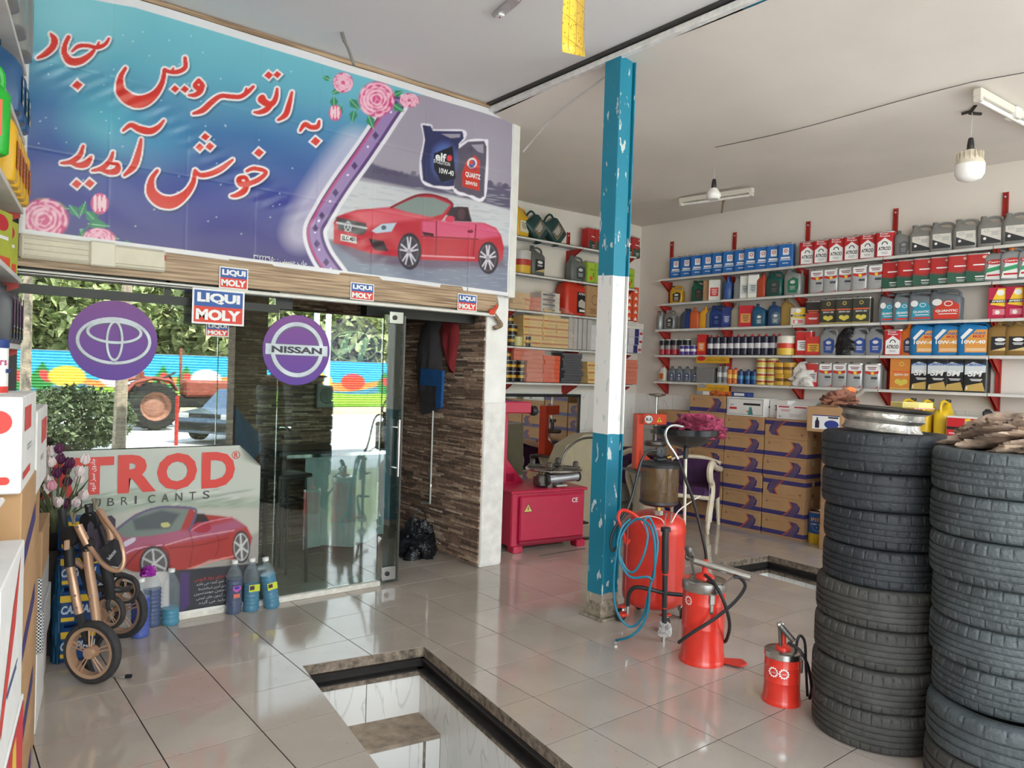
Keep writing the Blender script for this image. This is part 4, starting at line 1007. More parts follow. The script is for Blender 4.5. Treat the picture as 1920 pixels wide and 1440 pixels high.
def d_sm(mb,F,w,h):
    poly2(mb,F,[(-w*.4,h*.04),(w*.42,h*.04),(w*.3,h*.3),(-w*.36,h*.2)],flat((190,160,90)),.0008); poly2(mb,F,[(-w*.42,h*.52),(w*.42,h*.60),(w*.42,h*.80),(-w*.1,h*.9),(-w*.42,h*.8)],flat((206,212,214)),.0008); put_text(mb,'SM',WH,F,0,h*.56,w=w*.6,h=h*.18,bold=.03,eps=.0016,shear=.2)
    put_text(mb,'LUBRIFIANT',BL,F,0,h*.82,w=w*.8,h=h*.08,bold=.03,eps=.0016); put_text(mb,'5',WH,F,-w*.32,h*.12,h=h*.08,bold=.03,eps=.0012); bars(mb,F,w*.05,h*.4,w*.5,2,WH)
def d_speedbox(mb,F,w,h):
    poly2(mb,F,[(-w*.4,h*.45),(w*.45,h*.35),(w*.45,h*.95),(-w*.1,h*.95)],YE,.0008); rect2(mb,F,-w*.45,h*.5,w*.45,h*.60,BK,.0012); put_text(mb,'SPEEDY',WH,F,0,h*.55,w=w*.7,h=h*.06,bold=.03,eps=.0016,shear=.2); ell2(mb,F,0,h*.82,w*.16,w*.14,WH,.0013,14); rect2(mb,F,-w*.3,h*.12,w*.3,h*.3,flat((214,120,130)),.001); ell2(mb,F,-w*.1,h*.2,w*.1,w*.1,WH,.0014,12)
def d_shield(col,c2=(214,214,214)):
    def f(mb,F,w,h):
        poly2(mb,F,[(-w*.18,h*.12),(w*.3,h*.08),(w*.42,h*.3),(w*.40,h*.62),(w*.12,h*.72),(-w*.22,h*.58)],flat(col),.0008); ell2(mb,F,w*.08,h*.52,w*.15,h*.07,flat(c2),.0012,14); bars(mb,F,w*.08,h*.36,w*.34,3,flat(c2),.006,.014)
    return f
def d_diag(mb,F,w,h):
    rect2(mb,F,-w*.34,h*.12,w*.38,h*.66,flat((214,210,200)),.0008); poly2(mb,F,[(-w*.34,h*.12),(w*.38,h*.12),(w*.38,h*.2),(-w*.34,h*.46)],flat((50,52,54)),.0012); ring2(mb,F,-w*.14,h*.57,w*.11,h*.05,w*.02,GY,.0012,14); bars(mb,F,w*.16,h*.54,w*.3,3,GY,.005,.012); ell2(mb,F,-w*.2,h*.3,w*.06,w*.06,WH,.0016,10)
def d_black(mb,F,w,h):
    rect2(mb,F,-w*.3,h*.16,w*.38,h*.62,BK,.0008); ell2(mb,F,w*.04,h*.52,w*.2,h*.06,WH,.0012,14); poly2(mb,F,[(-w*.3,h*.16),(w*.38,h*.16),(w*.38,h*.3),(w*.0,h*.22)],flat((206,180,120)),.0012); bars(mb,F,w*.04,h*.42,w*.4,2,WH)
def d_plain(col):
    def f(mb,F,w,h): rect2(mb,F,-w*.36,h*.2,w*.36,h*.62,flat(col),.0008); bars(mb,F,0,h*.54,w*.5,4,BK if sum(col)>380 else WH,.007,.018)
    return f
def d_green(mb,F,w,h):
    rect2(mb,F,-w*.5,h*.06,w*.5,h*.94,flat((168,196,60)),.0006); ell2(mb,F,-w*.1,h*.24,w*.16,w*.16,flat((230,90,50)),.001,14); put_text(mb,AR('ﺑﻬﺮان'),BK,F,0,h*.66,w=w*.6,h=h*.12,bold=.02,eps=.0012); rect2(mb,F,w*.1,h*.3,w*.2,h*.5,flat((70,120,50)),.001)
def d_can(cT,cM,cB):
    def f(mb,w,h,n=20):
        for (z0,z1,c) in ((.04,.36,cB),(.36,.62,cM),(.62,.93,cT)):
            mb.m(flat(c,.35)).lathe([(w/2+.0006,h*z0),(w/2+.0006,h*z1)],n,cap=False)
    return f
PROTO={}
def proto(key,fn):
    if key not in PROTO: PROTO[key]=fn()
    return PROTO[key]
def finish(root,label_mb):
    if label_mb.v: label_mb.build('printed_label',parent=root)
    return root
def tin(name,cat,w,d,h,col,design=None,capc=(220,60,50),handle=True,p=9,rough=.3,metal=0.,side=None):
    def mk():
        r=empty(name,(0,0,-60)); r['category']=cat; b=MB().m(mat(col,rough,metal,noise=.03)); b.loft([(0,0,0,w*.97,d*.97,p),(.004,0,0,w,d,p),(h-.004,0,0,w,d,p),(h,0,0,w*.97,d*.97,p)],24 if p<6 else 20,smooth=p<6)
        b.m(mat((190,190,188),.3,.8,noise=0)).loft([(h-.006,0,0,w*1.015,d*1.02,p),(h+.004,0,0,w*1.015,d*1.02,p),(h+.004,0,0,w*.93,d*.9,p),(h-.003,0,0,w*.93,d*.9,p)],20,capb=False,smooth=False)
        b.build('body',parent=r); MB().m(flat(capc)).lathe([(.017,h-.003),(.017,h+.012),(.014,h+.015),(0,h+.015)],12,(-w*.28,0,0)).build('cap',parent=r)
        if handle: MB().m(mat((170,170,170),.3,.8,noise=0)).tube([(-w*.05,0,h-.004),(-w*.03,0,h+.014),(w*.1,0,h+.02),(w*.3,0,h+.014),(w*.32,0,h-.004)],.004,6).build('handle',parent=r)
        lb=MB()
        if design: design(lb,FR(d),w*(.98 if p>6 else .72),h)
        return finish(r,lb)
    return mk
def carton(name,cat,w,d,h,col,design=None,rough=.7):
    def mk():
        r=empty(name,(0,0,-60)); r['category']=cat; MB().m(mat(col,rough,noise=.05)).box((0,0,h/2),(w,d,h),.003).build('body',parent=r); lb=MB()
        if design: design(lb,FR(d),w,h)
        return finish(r,lb)
    return mk
def jug(name,cat,w,d,h,col,capc,design=None,rough=.35,handle_h=.26,neck=-.3,metal=0.,waist=0.):
    """flat sided canister: neck at one side, moulded loop handle at the other"""
    def mk():
        r=empty(name,(0,0,-60)); r['category']=cat; m=mat(col,rough,metal,noise=.03); z1=h*(1-handle_h)
        MB().m(m).loft([(0,0,0,w*.92,d*.9,5),(.008,0,0,w*.98,d*.98,5),(z1*.45,0,0,w*(1-waist),d,5),(z1*.88,0,0,w,d,5),(z1,-w*.03,0,w*.9,d*.86,4),(z1+h*.06,w*neck*.6,0,w*.5,d*.7,3),(h*.9,w*neck,0,.045,.045,2),(h*.93,w*neck,0,.04,.04,2)],20).build('body',parent=r)
        MB().m(flat(capc)).lathe([(.024,h*.92),(.024,h*.985),(.021,h),(0,h)],14,(w*neck,0,0)).build('cap',parent=r)
        MB().m(m).tube(spl([(w*neck+.015,0,h*.91),(w*.02,0,h*.955),(w*.30,0,h*.93),(w*.42,0,h*.84),(w*.42,0,z1*.93)],3),[.012]*13,8).build('handle',parent=r)
        lb=MB()
        if design: design(lb,FR(d*1.01),w,h*.88)
        return finish(r,lb)
    return mk
def bottle(name,cat,w,d,h,col,capc,design=None,rough=.35,p=4,neck=0.,shoulder=.68,metal=0.,capr=.016):
    def mk():
        r=empty(name,(0,0,-60)); r['category']=cat
        MB().m(mat(col,rough,metal,noise=.03)).loft([(0,0,0,w*.92,d*.9,p),(.006,0,0,w,d,p),(h*.3,0,0,w*.97,d,p),(h*shoulder,0,0,w,d,p),(h*(shoulder+.12),w*neck*.6,0,w*.7,d*.8,3),(h*.88,w*neck,0,capr*2,capr*2,2),(h*.9,w*neck,0,capr*1.9,capr*1.9,2)],16).build('body',parent=r)
        MB().m(flat(capc)).lathe([(capr*1.1,h*.89),(capr*1.1,h*.985),(capr*.9,h),(0,h)],12,(w*neck,0,0)).build('cap',parent=r); lb=MB()
        if design: design(lb,FR(d*1.005),w*.9,h*.8)
        return finish(r,lb)
    return mk
def can(name,cat,w,h,col,design=None,capc=None,lid=(190,190,188)):
    def mk():
        r=empty(name,(0,0,-60)); r['category']=cat
        MB().m(mat(col,.35,noise=.03)).lathe([(w/2*.96,0),(w/2,.003),(w/2,h*.93),(w/2*.96,h*.95)],20).build('body',parent=r)
        MB().m(flat(capc or lid)).lathe(([(w/2*.98,h*.93),(w/2*1.02,h*.95),(w/2*1.02,h),(w/2*.9,h),(w/2*.88,h*.985),(0,h*.985)] if not capc else [(w/2*.95,h*.93),(w/2*.6,h*.96),(.012,h*1.0),(.012,h*1.08),(0,h*1.09)]),20).build('lid' if not capc else 'cap',parent=r); lb=MB()
        if design: design(lb,w,h)
        return finish(r,lb)
    return mk
def plastic(col=(235,230,220),a=.14):
    return mat(col,.1,noise=.1,scale=20,bump=.8,bscale=30,alpha=a)
def lump(name,m,sx,sy,sz,seed=0,amp=.25,parent=None,n=18):
    """crumpled cloth / bag: a ball with folded relief, flat underneath"""
    rd=random.Random(seed); ph=[(rd.uniform(2,6)*(1+.16*_),rd.uniform(2,6)*(1+.16*_),rd.uniform(2,6)*(1+.16*_),rd.uniform(0,6)) for _ in range(9)]
    vs=[];fs=[];nu,nv=n*2,n
    for i in range(nv+1):
        th=PI*i/nv
        for j in range(nu):
            f=2*PI*j/nu; x,y,z=math.sin(th)*math.cos(f),math.sin(th)*math.sin(f),math.cos(th)
            k=1
            for q,(a,b,c,d) in enumerate(ph): k+=amp/(1+q*.45)*(abs(math.sin(a*x*1.4+b*y+c*z+d))-.5)*(1.2)
            z2=z*k; z2=max(z2,-.55)
            vs.append((x*k*sx,y*k*sy,(z2+.55)*sz))
    for i in range(nv):
        for j in range(nu):
            a=i*nu+j;b=i*nu+(j+1)%nu; fs.append((a,a+nu,b+nu,b))
    return MB().m(m).add(vs,fs,True).build(name,parent=parent)
# ================================================================ shelving on the right wall
SX=XR-.20
RZ=[2.795,2.495,2.182,1.872,1.555]
BAY=[6.05,5.11,4.215,3.315,2.40,1.48,.56]
redst=mat((176,44,36),.5,noise=.12,scale=15); shw=mat((216,214,208),.5,noise=.06,scale=10)
def shelving(name,label,toW,bays,rows,depth,ztop,zbot,ulist):
    """toW(u, v, z): u along the wall, v out from the wall"""
    r=empty(name,(0,0,0),0,label,'shelving')
    def bx(mb,u0,u1,v0,v1,z0,z1):
        a=toW(u0,v0,z0);b=toW(u1,v1,z1); c=[(p+q)/2 for p,q in zip(a,b)]; d=[max(abs(p-q),.001) for p,q in zip(a,b)]; return mb.box(c,d)
    for u in ulist:
        mb=MB().m(redst); bx(mb,u-.02,u+.02,.0,.006,zbot,ztop); bx(mb,u-.02,u-.014,.0,.02,zbot,ztop); bx(mb,u+.014,u+.02,.0,.02,zbot,ztop)
        a=toW(u,.012,ztop-.04); mb.m(WH).lathe([(.007,-.012),(.007,.012)],8,a,Matrix.Rotation(PI/2,3,'Y' if name=='shelving_unit' else 'X')); mb.build('upright',parent=r)
        for z in rows:
            mb=MB().m(redst)
            for s in (-.012,.012):
                P_=[toW(u+s,.02,z-.022),toW(u+s,depth-.005,z-.022),toW(u+s,depth-.03,z-.045),toW(u+s,.02,z-.15)]
                Q_=[toW(u+s+.003,.02,z-.022),toW(u+s+.003,depth-.005,z-.022),toW(u+s+.003,depth-.03,z-.045),toW(u+s+.003,.02,z-.15)]
                mb.add(P_+Q_,[(0,1,2,3),(7,6,5,4),(0,4,5,1),(1,5,6,2),(2,6,7,3),(3,7,4,0)])
            mb.build('bracket',parent=r)
    for z in rows:
        for a,b in zip(bays,bays[1:]):
            a_,b_=min(a,b)+.004,max(a,b)-.004; mb=MB().m(shw); bx(mb,a_,b_,.02,depth,z-.006,z); bx(mb,a_,b_,depth-.004,depth,z-.026,z); bx(mb,a_,b_,.02,.024,z-.026,z); mb.m(mat((150,148,144),.6)); bx(mb,a_,b_,depth*.45,depth*.55,z-.02,z-.006); mb.build('shelf_board',parent=r)
    return r
shelving('shelving_unit','long red and white bracket shelving full of oil cans on the right wall',lambda u,v,z:(XR-v,u,z),BAY,RZ,.20,3.275,1.40,[5.985,5.085,4.19,3.30,2.385,1.48])
def yat(px,z,x=SX):
    lo,hi=-2.,7.
    for _ in range(40):
        m=(lo+hi)/2
        if topx([[x,m,z]])[0][0]>px: lo=m
        else: hi=m
    return (lo+hi)/2
K2=.2639
def c2(x): return 1210+x*K2
def c3(x): return 1480+x*.3056
def rowR(row,items,group=None,depthx=None):
    """items: (maker, centre px, yaw deg, label, group)"""
    for it in items:
        mk,px,yaw,label=it[:4]; g=it[4] if len(it)>4 else group
        z=RZ[row]; x=XR-.115; y=yat(px,z+.1,x)
        o=dup(mk,(x+random.uniform(-.008,.008),y,z+.0005),-PI/2+math.radians(yaw+random.uniform(-3,3)),label,g)
def P_(key,maker): return proto(key,maker)
blue_tin=P_('bt',tin('oil_tin','oil tin',.158,.10,.245,(36,104,176),d_blue))
its=[]
xs_=[227,303,379,455,528,606,687,762,842,915,1005]
for i,x in enumerate(xs_): its.append((blue_tin,c2(x),18,'blue rectangular oil tin, '+nth(i,11)+' of eleven on the top shelf'))
rowR(0,its,'blue oil tins on the top shelf')
atr=P_('at',tin('oil_tin','oil tin',.168,.115,.235,(190,40,44),d_atrod,p=5))
its=[(atr,c3(x),14,'red and white ATROD oil tin, '+nth(i,6)+' of six on the top shelf') for i,x in enumerate([118,205,297,390,487,592])]
rowR(0,its,'red and white tins on the top shelf')
sj=P_('sj',jug('oil_jug','oil canister',.20,.11,.27,(146,146,142),(120,120,118),d_diag,rough=.3,metal=.35))
sj2=P_('sj2',bottle('oil_bottle','oil bottle',.15,.08,.24,(136,136,134),(110,110,110),d_shield((96,98,100),(150,150,150)),neck=-.25,metal=.3))
rowR(0,[(sj2,c3(700),10,'smaller grey bottle beside the silver canisters on the top shelf')]+[(sj,c3(x),8,'silver canister with grey label, '+nth(i,6)+' of six on the top shelf','silver canisters on the top shelf') for i,x in enumerate([812,942,1088,1240,1395,1560])])
# second row
gj=P_('gj',jug('oil_jug','oil canister',.17,.10,.21,(206,158,48),(40,40,40),d_shield((70,56,40)),metal=.2))
grj=P_('grj',jug('oil_jug','oil canister',.17,.10,.25,(28,88,70),(24,60,50),d_shield((40,60,54),(120,60,50))))
grj2=P_('grj2',jug('oil_jug','oil canister',.19,.11,.27,(30,84,78),(24,60,56),d_shield((60,70,68),(110,110,110))))
ctn=P_('ctn',carton('oil_carton','carton',.13,.12,.235,(222,220,214),d_plain((200,60,50))))
brn=P_('brn',carton('oil_carton','carton',.10,.10,.235,(170,130,94),None))
blj=P_('blj',jug('oil_jug','oil canister',.17,.09,.27,(46,80,140),(34,60,110),None))
slb=P_('slb',bottle('oil_bottle','oil bottle',.09,.07,.26,(158,162,164),(130,130,130),None,metal=.3))
wt=P_('wt',tin('oil_tin','oil tin',.12,.1,.25,(222,222,216),d_plain((190,196,196)),handle=False))
rbb=P_('rbb',bottle('oil_bottle','oil bottle',.11,.08,.27,(176,74,48),(120,50,36),None,neck=.1))
gsj=P_('gsj',jug('oil_jug','oil canister',.20,.11,.30,(150,154,152),(120,122,120),d_shield((40,120,90)),metal=.2))
rowR(1,[(gj,c2(227),10,'gold canister at the far left end of the second shelf'),(grj,c2(382),10,'dark green canister near the left end of the second shelf'),(brn,c2(452),20,'brown carton behind the white carton on the second shelf'),(ctn,c2(500),20,'white carton with red band beside the green canister'),
 (blj,c2(592),-60,'blue canister on the second shelf seen edge on'),(slb,c2(657),0,'slim silver bottle beside the blue canister on the second shelf'),(wt,c2(712),25,'white tin with pale print, left of the pair','pair of white tins'),(wt,c2(772),25,'white tin with pale print, right of the pair on the second shelf','pair of white tins'),
 (rbb,c2(832),0,'rust red bottle between white tins and dark green canister'),(grj2,c2(925),0,'large dark green canister in the middle of the second shelf'),(gsj,c2(1055),0,'grey canister with green swoosh label on the second shelf')])
sil=P_('sil',tin('oil_tin','oil tin',.165,.12,.235,(176,178,178),d_silver,capc=(60,60,60),handle=False,p=4,metal=.25))
rg=P_('rg',tin('oil_tin','oil tin',.175,.11,.25,(178,42,42),d_rg,capc=(180,40,40)))
oval=P_('oval',jug('oil_jug','oil canister',.17,.10,.28,(142,146,146),(222,122,40),d_oval,neck=-.05,handle_h=.18))
rowR(1,[(sil,c3(x),10,'silver tin with red curved band, '+nth(i,5)+' of five on the second shelf','silver and red tins on the second shelf') for i,x in enumerate([182,265,352,442,540])]+
 [(rg,c3(x),12,'red and dark green tin, '+nth(i,6)+' of six on the second shelf','red and green tins on the second shelf') for i,x in enumerate([635,730,830,935,1045,1160])]+
 [(oval,c3(x),4,'grey canister with orange cap and red oval, '+['leftmost','middle','rightmost'][i]+' of three','grey canisters with red oval labels') for i,x in enumerate([1268,1370,1480])])
# third row
sb1=P_('sb1',jug('oil_jug','oil canister',.10,.08,.235,(150,152,152),(120,120,120),None,metal=.3)); sb2=P_('sb2',jug('oil_jug','oil canister',.16,.09,.235,(140,142,142),(120,120,120),d_shield((56,58,60)),metal=.3))
dkb=P_('dkb',bottle('oil_bottle','oil bottle',.11,.08,.245,(60,70,92),(40,46,60),None,neck=.1)); nvb=P_('nvb',bottle('oil_bottle','oil bottle',.09,.07,.24,(40,66,130),(30,40,80),None))
ora=P_('ora',bottle('oil_bottle','oil bottle',.13,.09,.25,(196,92,48),(150,70,40),None,neck=-.1)); yl=P_('yl',bottle('oil_bottle','oil bottle',.12,.08,.25,(222,160,44),(200,140,40),None,neck=.1))
grb=P_('grb',bottle('oil_bottle','oil bottle',.10,.08,.24,(120,122,126),(90,90,94),None)); blb=P_('blb',jug('oil_jug','oil canister',.20,.11,.26,(34,66,130),(24,44,90),d_shield((30,50,110),(90,120,180))))
nbx=P_('nbx',carton('oil_carton','carton',.12,.09,.23,(44,58,120),d_plain((60,80,150)))); tan=P_('tan',bottle('oil_bottle','oil bottle',.12,.08,.27,(160,154,138),(130,124,110),None)); rbx=P_('rbx',carton('oil_carton','carton',.15,.11,.235,(186,36,48),d_plain((214,150,80))))
bb=P_('bb',bottle('oil_bottle','oil bottle',.16,.09,.25,(28,86,124),(24,60,90),d_shield((60,100,120)),neck=-.15)); bb2=P_('bb2',bottle('oil_bottle','oil bottle',.16,.09,.26,(38,70,112),(30,50,80),d_shield((90,110,120)),neck=-.15)); gdb=P_('gdb',bottle('oil_bottle','oil bottle',.14,.09,.29,(164,134,70),(120,100,50),None,neck=-.15,metal=.2))
rowR(2,[(sb1,c2(107),-30,'slim silver canister at the left end of the third shelf'),(sb2,c2(180),0,'wider silver canister second on the third shelf'),(dkb,c2(285),10,'slate grey bottle left of the orange bottle'),(nvb,c2(316),10,'navy bottle tucked against the orange bottle'),(ora,c2(360),10,'orange bottle on the third shelf'),
 (yl,c2(420),10,'yellow bottle beside the orange one on the third shelf'),(grb,c2(462),10,'grey bottle behind the round blue canister'),(blb,c2(515),0,'round shouldered blue canister on the third shelf'),(nbx,c2(585),20,'navy carton between blue canister and tan bottle'),(tan,c2(650),10,'pale tan bottle on the third shelf'),
 (rbx,c2(720),20,'red carton on the third shelf beside the tan bottle'),(bb,c2(812),10,'teal blue bottle right of the red carton'),(bb2,c2(930),10,'dark blue bottle standing apart on the third shelf'),(gdb,c2(1010),10,'tall gold bottle beside the dark blue one')])
rwt=P_('rwt',tin('oil_tin','oil tin',.165,.11,.18,(214,208,196),d_speedbox,handle=False)); drt=P_('drt',tin('oil_tin','oil tin',.16,.11,.235,(44,40,40),d_darkred,capc=(40,40,40))); dkt=P_('dkt',tin('oil_tin','oil tin',.175,.11,.245,(58,60,52),d_dark,capc=(50,50,46)))
qt=P_('qt',jug('oil_jug','oil canister',.17,.10,.27,(112,118,124),(60,64,68),d_quantic((52,150,176)),handle_h=.2)); qr=P_('qr',jug('oil_jug','oil canister',.27,.12,.28,(104,110,116),(50,54,58),d_quantic((206,66,48)),handle_h=.2,neck=-.38)); qt2=P_('qt2',jug('oil_jug','oil canister',.21,.11,.275,(112,118,124),(60,64,68),d_quantic((52,150,176)),handle_h=.2,neck=-.38))
spx=P_('spx',carton('oil_carton','carton',.175,.11,.265,(178,30,66),d_speedbox))
rowR(2,[(rwt,c3(62),14,'low cream and red tin on the third shelf'),(drt,c3(152),14,'black and red tin on the third shelf')]+[(dkt,c3(x),12,'dark olive tin with gold emblem, '+['leftmost','middle','rightmost'][i]+' of three','dark olive tins on the third shelf') for i,x in enumerate([252,345,448])]+
 [(qt,c3(608),8,'grey canister with blue label, leftmost of the QUANTIC canisters'),(qt,c3(700),8,'grey canister with blue label, second of the QUANTIC canisters'),(qt2,c3(812),6,'wider grey canister with blue QUANTIC label'),(qr,c3(960),3,'widest grey canister with red QUANTIC label'),
 (spx,c3(1300),8,'crimson and yellow carton, leftmost on the third shelf by the right edge','crimson and yellow cartons'),(spx,c3(1408),8,'crimson and yellow carton, middle by the right edge','crimson and yellow cartons'),(spx,c3(1520),8,'crimson and yellow carton, nearest the picture edge','crimson and yellow cartons')])
# fourth row
rc=P_('rc',can('spray_can','can',.085,.19,(40,36,38),d_can((36,36,40),(150,140,140),(180,40,60)))); pc=P_('pc',can('small_can','can',.08,.115,(90,70,150),d_can((70,60,140),(220,216,226),(90,60,140)))); rbt=P_('rbt',carton('tall_box','carton',.11,.09,.24,(190,34,34),d_plain((216,120,40))))
rb=P_('rb',can('coolant_bottle','bottle',.088,.215,(28,30,52),d_can((34,34,56),(206,204,208),(34,34,56)),capc=(176,34,34))); tub=P_('tub',can('grease_tub','tub',.20,.20,(214,180,60),d_can((220,214,200),(200,60,40),(220,186,70)),lid=(220,216,206)))
for i,x in enumerate((128,170,215,258,300)): rowR(3,[(rc,c2(x),0,'black and crimson can, '+nth(i,5)+' of five on the fourth shelf','black and crimson cans')])
for i,x in enumerate((268,305,345)):
    o=dup(pc,(SX+.05,yat(c2(x),RZ[3]+.05,SX+.05),RZ[3]+.0005),0,'small violet and white can, '+['leftmost','middle','rightmost'][i]+' of three on the fourth shelf','violet cans')
rowR(3,[(rbt,c2(408),14,'tall red box beside the row of dark bottles')]+[(rb,c2(x),0,'dark bottle with white label and red cap, '+nth(i,11)+' of eleven','dark red-capped bottles on the fourth shelf') for i,x in enumerate([468,515,562,612,660,708,758,808,858,908,952])])
rowR(3,[(tub,c2(1008),0,'round yellow tub with cream lid at the end of the dark bottles')])
wr_=P_('wrt',tin('oil_tin','oil tin',.17,.11,.245,(190,50,48),d_plain((226,224,218)),handle=False)); rdb=P_('rdb',carton('bagged_box','carton',.16,.10,.19,(190,52,44),d_plain((220,160,60))))
sbj=P_('sbj',jug('oil_jug','oil canister',.18,.10,.275,(150,152,154),(90,90,94),d_shield((50,80,150)),neck=-.2,metal=.2)); obt=P_('obt',bottle('oil_bottle','oil bottle',.13,.09,.29,(218,116,40),(216,110,36),d_shield((60,60,90)),neck=.0)); lmj=P_('lmj',jug('oil_jug','oil canister',.25,.14,.30,(34,120,180),(30,100,160),d_lm,handle_h=.16,neck=-.3)); gld=P_('gld',jug('oil_jug','oil canister',.19,.11,.29,(150,118,66),(120,90,50),d_black,neck=-.1,metal=.3,handle_h=.2))
rowR(3,[(wr_,c3(95),14,'white and red tin beside the bagged red box on the fourth shelf'),(rdb,c3(155),14,'red box in clear plastic on the fourth shelf'),(sbj,c3(245),4,'silver canister with blue shield, left of the black bag'),(sbj,c3(430),4,'silver canister with blue shield, right of the black bag','silver canisters with blue shields'),(sbj,c3(532),4,'silver canister with blue shield beside the lone ATROD tin','silver canisters with blue shields'),
 (atr,c3(645),12,'single red and white ATROD tin on the fourth shelf'),(obt,c3(732),0,'orange bottle beside the big blue canisters'),(lmj,c3(838),5,'big blue LIQUI MOLY canister, leftmost of three','blue LIQUI MOLY canisters'),(lmj,c3(975),5,'big blue LIQUI MOLY canister, middle of three','blue LIQUI MOLY canisters'),(lmj,c3(1135),4,'big blue LIQUI MOLY canister, rightmost of three','blue LIQUI MOLY canisters'),
 (gld,c3(1298),3,'gold canister with black label, left one near the right edge','gold canisters with black labels'),(gld,c3(1408),3,'gold canister with black label, nearest the right edge','gold canisters with black labels')])
bagm=mat((24,24,28),.25,noise=.2,bump=.8,bscale=60)
bg_=lump('plastic_bag',bagm,.085,.10,.15,3,.2); bg_.location=(SX+.09,yat(c3(335),RZ[3]+.1),RZ[3]); tag(bg_,'black plastic bag between silver canisters on the fourth shelf','bag')
# fifth row
cas=P_('cas',bottle('oil_bottle','oil bottle',.10,.07,.19,(206,200,190),(190,60,40),d_plain((222,120,50)),neck=.1)); gb=P_('gb',bottle('oil_bottle','oil bottle',.11,.08,.185,(110,116,122),(70,74,80),d_shield((50,70,120)),neck=-.1))
rowR(4,[(cas,c2(130),0,'white bottle with orange label at the left end of the bottom shelf')]+[(gb,c2(x),5,'small grey bottle with blue label, '+nth(i,4)+' of four on the bottom shelf','small grey bottles on the bottom shelf') for i,x in enumerate([195,247,302,358])])
wpk=P_('wpk',carton('wrapped_pack','pack',.22,.11,.17,(120,118,116),None)); sb3=P_('sb3',can('additive_bottle','bottle',.07,.20,(190,188,184),d_can((120,120,120),(206,206,206),(120,124,126)),capc=(170,50,40))); ob=P_('ob',can('additive_bottle','bottle',.075,.165,(214,122,44),d_can((214,122,44),(230,190,90),(200,100,40)),capc=(190,40,36))); bsm=P_('bsm',can('additive_bottle','bottle',.07,.15,(34,84,140),d_can((30,60,110),(60,130,170),(30,70,130)),capc=(30,40,70)))
yt=P_('yt',can('grease_tub','tub',.12,.072,(220,190,80),d_can((216,206,150),(170,50,40),(220,196,90)),lid=(226,206,110))); yt2=P_('yt2',can('grease_tub','tub',.16,.12,(214,166,44),d_can((210,160,50),(120,80,40),(214,170,60)),lid=(206,160,60)))
rowR(4,[(wpk,c2(438),8,'grey bottles shrink-wrapped in clear plastic on the bottom shelf')]+[(sb3,c2(x),0,l) for x,l in ((533,'pale round bottle, left of the pair on the bottom shelf'),(573,'pale round bottle, right of the pair on the bottom shelf'))]+
 [(ob,c2(x),0,l,'orange bottles on the bottom shelf') for x,l in ((608,'small orange bottle, left of the pair'),(643,'small orange bottle, right of the pair'))]+[(bsm,c2(x),0,l,'small blue bottles on the bottom shelf') for x,l in ((683,'small blue bottle, leftmost of three on the bottom shelf'),(732,'small blue bottle, middle of three on the bottom shelf'),(778,'small blue bottle, rightmost of three on the bottom shelf'))])
for i,x in enumerate((830,905)):
    for k in range(4): 
        y=yat(c2(x),RZ[4]+.1,XR-.1); dup(yt,(XR-.1,y,RZ[4]+.0005+k*.0722),0,'low yellow grease tub, '+['bottom','second','third','top'][k]+' of the '+['left','right'][i]+' stack','stacked yellow grease tubs')
for i,x in enumerate((975,1035)):
    for k in range(2):
        y=yat(c2(x),RZ[4]+.1,XR-.1); dup(yt2,(XR-.1,y+.01*k,RZ[4]+.0005+k*.1205),0,'larger amber grease tub, '+['lower','upper'][k]+' '+['left','right'][i]+' one in plastic wrap','amber grease tubs')
wb_=lump('plastic_bag',mat((214,210,204),.4,noise=.1,bump=.5),.10,.12,.13,9,.25); wb_.location=(SX+.08,yat(c2(1110),RZ[4]+.1)-.0,RZ[4]); tag(wb_,'crumpled white bag beside the amber tubs','bag')
org=P_('org',carton('oil_pouch','oil jug',.20,.11,.29,(206,128,54),d_dark)); smj=P_('smj',tin('oil_tin','oil tin',.19,.12,.29,(36,38,40),d_sm,capc=(30,30,30),handle=False))
silr=P_('silr',tin('oil_tin','oil tin',.15,.12,.235,(186,50,50),d_plain((190,190,190)),handle=False,p=4))
rowR(4,[(silr,c3(155),12,'red and silver tin, first before the silver tins on the bottom shelf')]+[(sil,c3(x),10,'silver tin with yellow dot, '+nth(i,4)+' of four on the bottom shelf','silver tins on the bottom shelf') for i,x in enumerate([232,318,408,515])]+
 [(org,c3(700),3,'orange pack on the bottom shelf left of the black tins')]+[(smj,c3(x),3,'black and silver SM tin, '+nth(i,4)+' of four on the bottom shelf','black SM tins on the bottom shelf') for i,x in enumerate([818,922,1022,1148])])
# yellow price flags under the shelves
for k,(row,a,b) in enumerate(((3,365,600),(4,372,598))):
    y0=yat(c2(a),RZ[row]-.03);y1=yat(c2(b),RZ[row]-.03); F=frame((SX-.008,(y0+y1)/2,RZ[row]-.055),(0,-1,0),(0,0,1)); w=y0-y1
    mb=MB().m(mat((214,162,40),.5)).box(tuple(F.translation),(.002,w,.075)); 
    put_text(mb,AR('ﺳﻔﺎرش ﺷﻤﺎ ﻣﯽ ﭘﺬﯾﺮد'),BK,F,w*.12,0,w=w*.55,h=.03,bold=0,eps=.002); ell2(mb,F,-w*.34,.015,w*.13,.028,RD if k==0 else GY,.0018,16)
    tag(mb.build('shelf_flag'),['yellow printed strip hanging from the fourth shelf','yellow printed strip hanging from the bottom shelf'][k],'sign','yellow shelf strips')
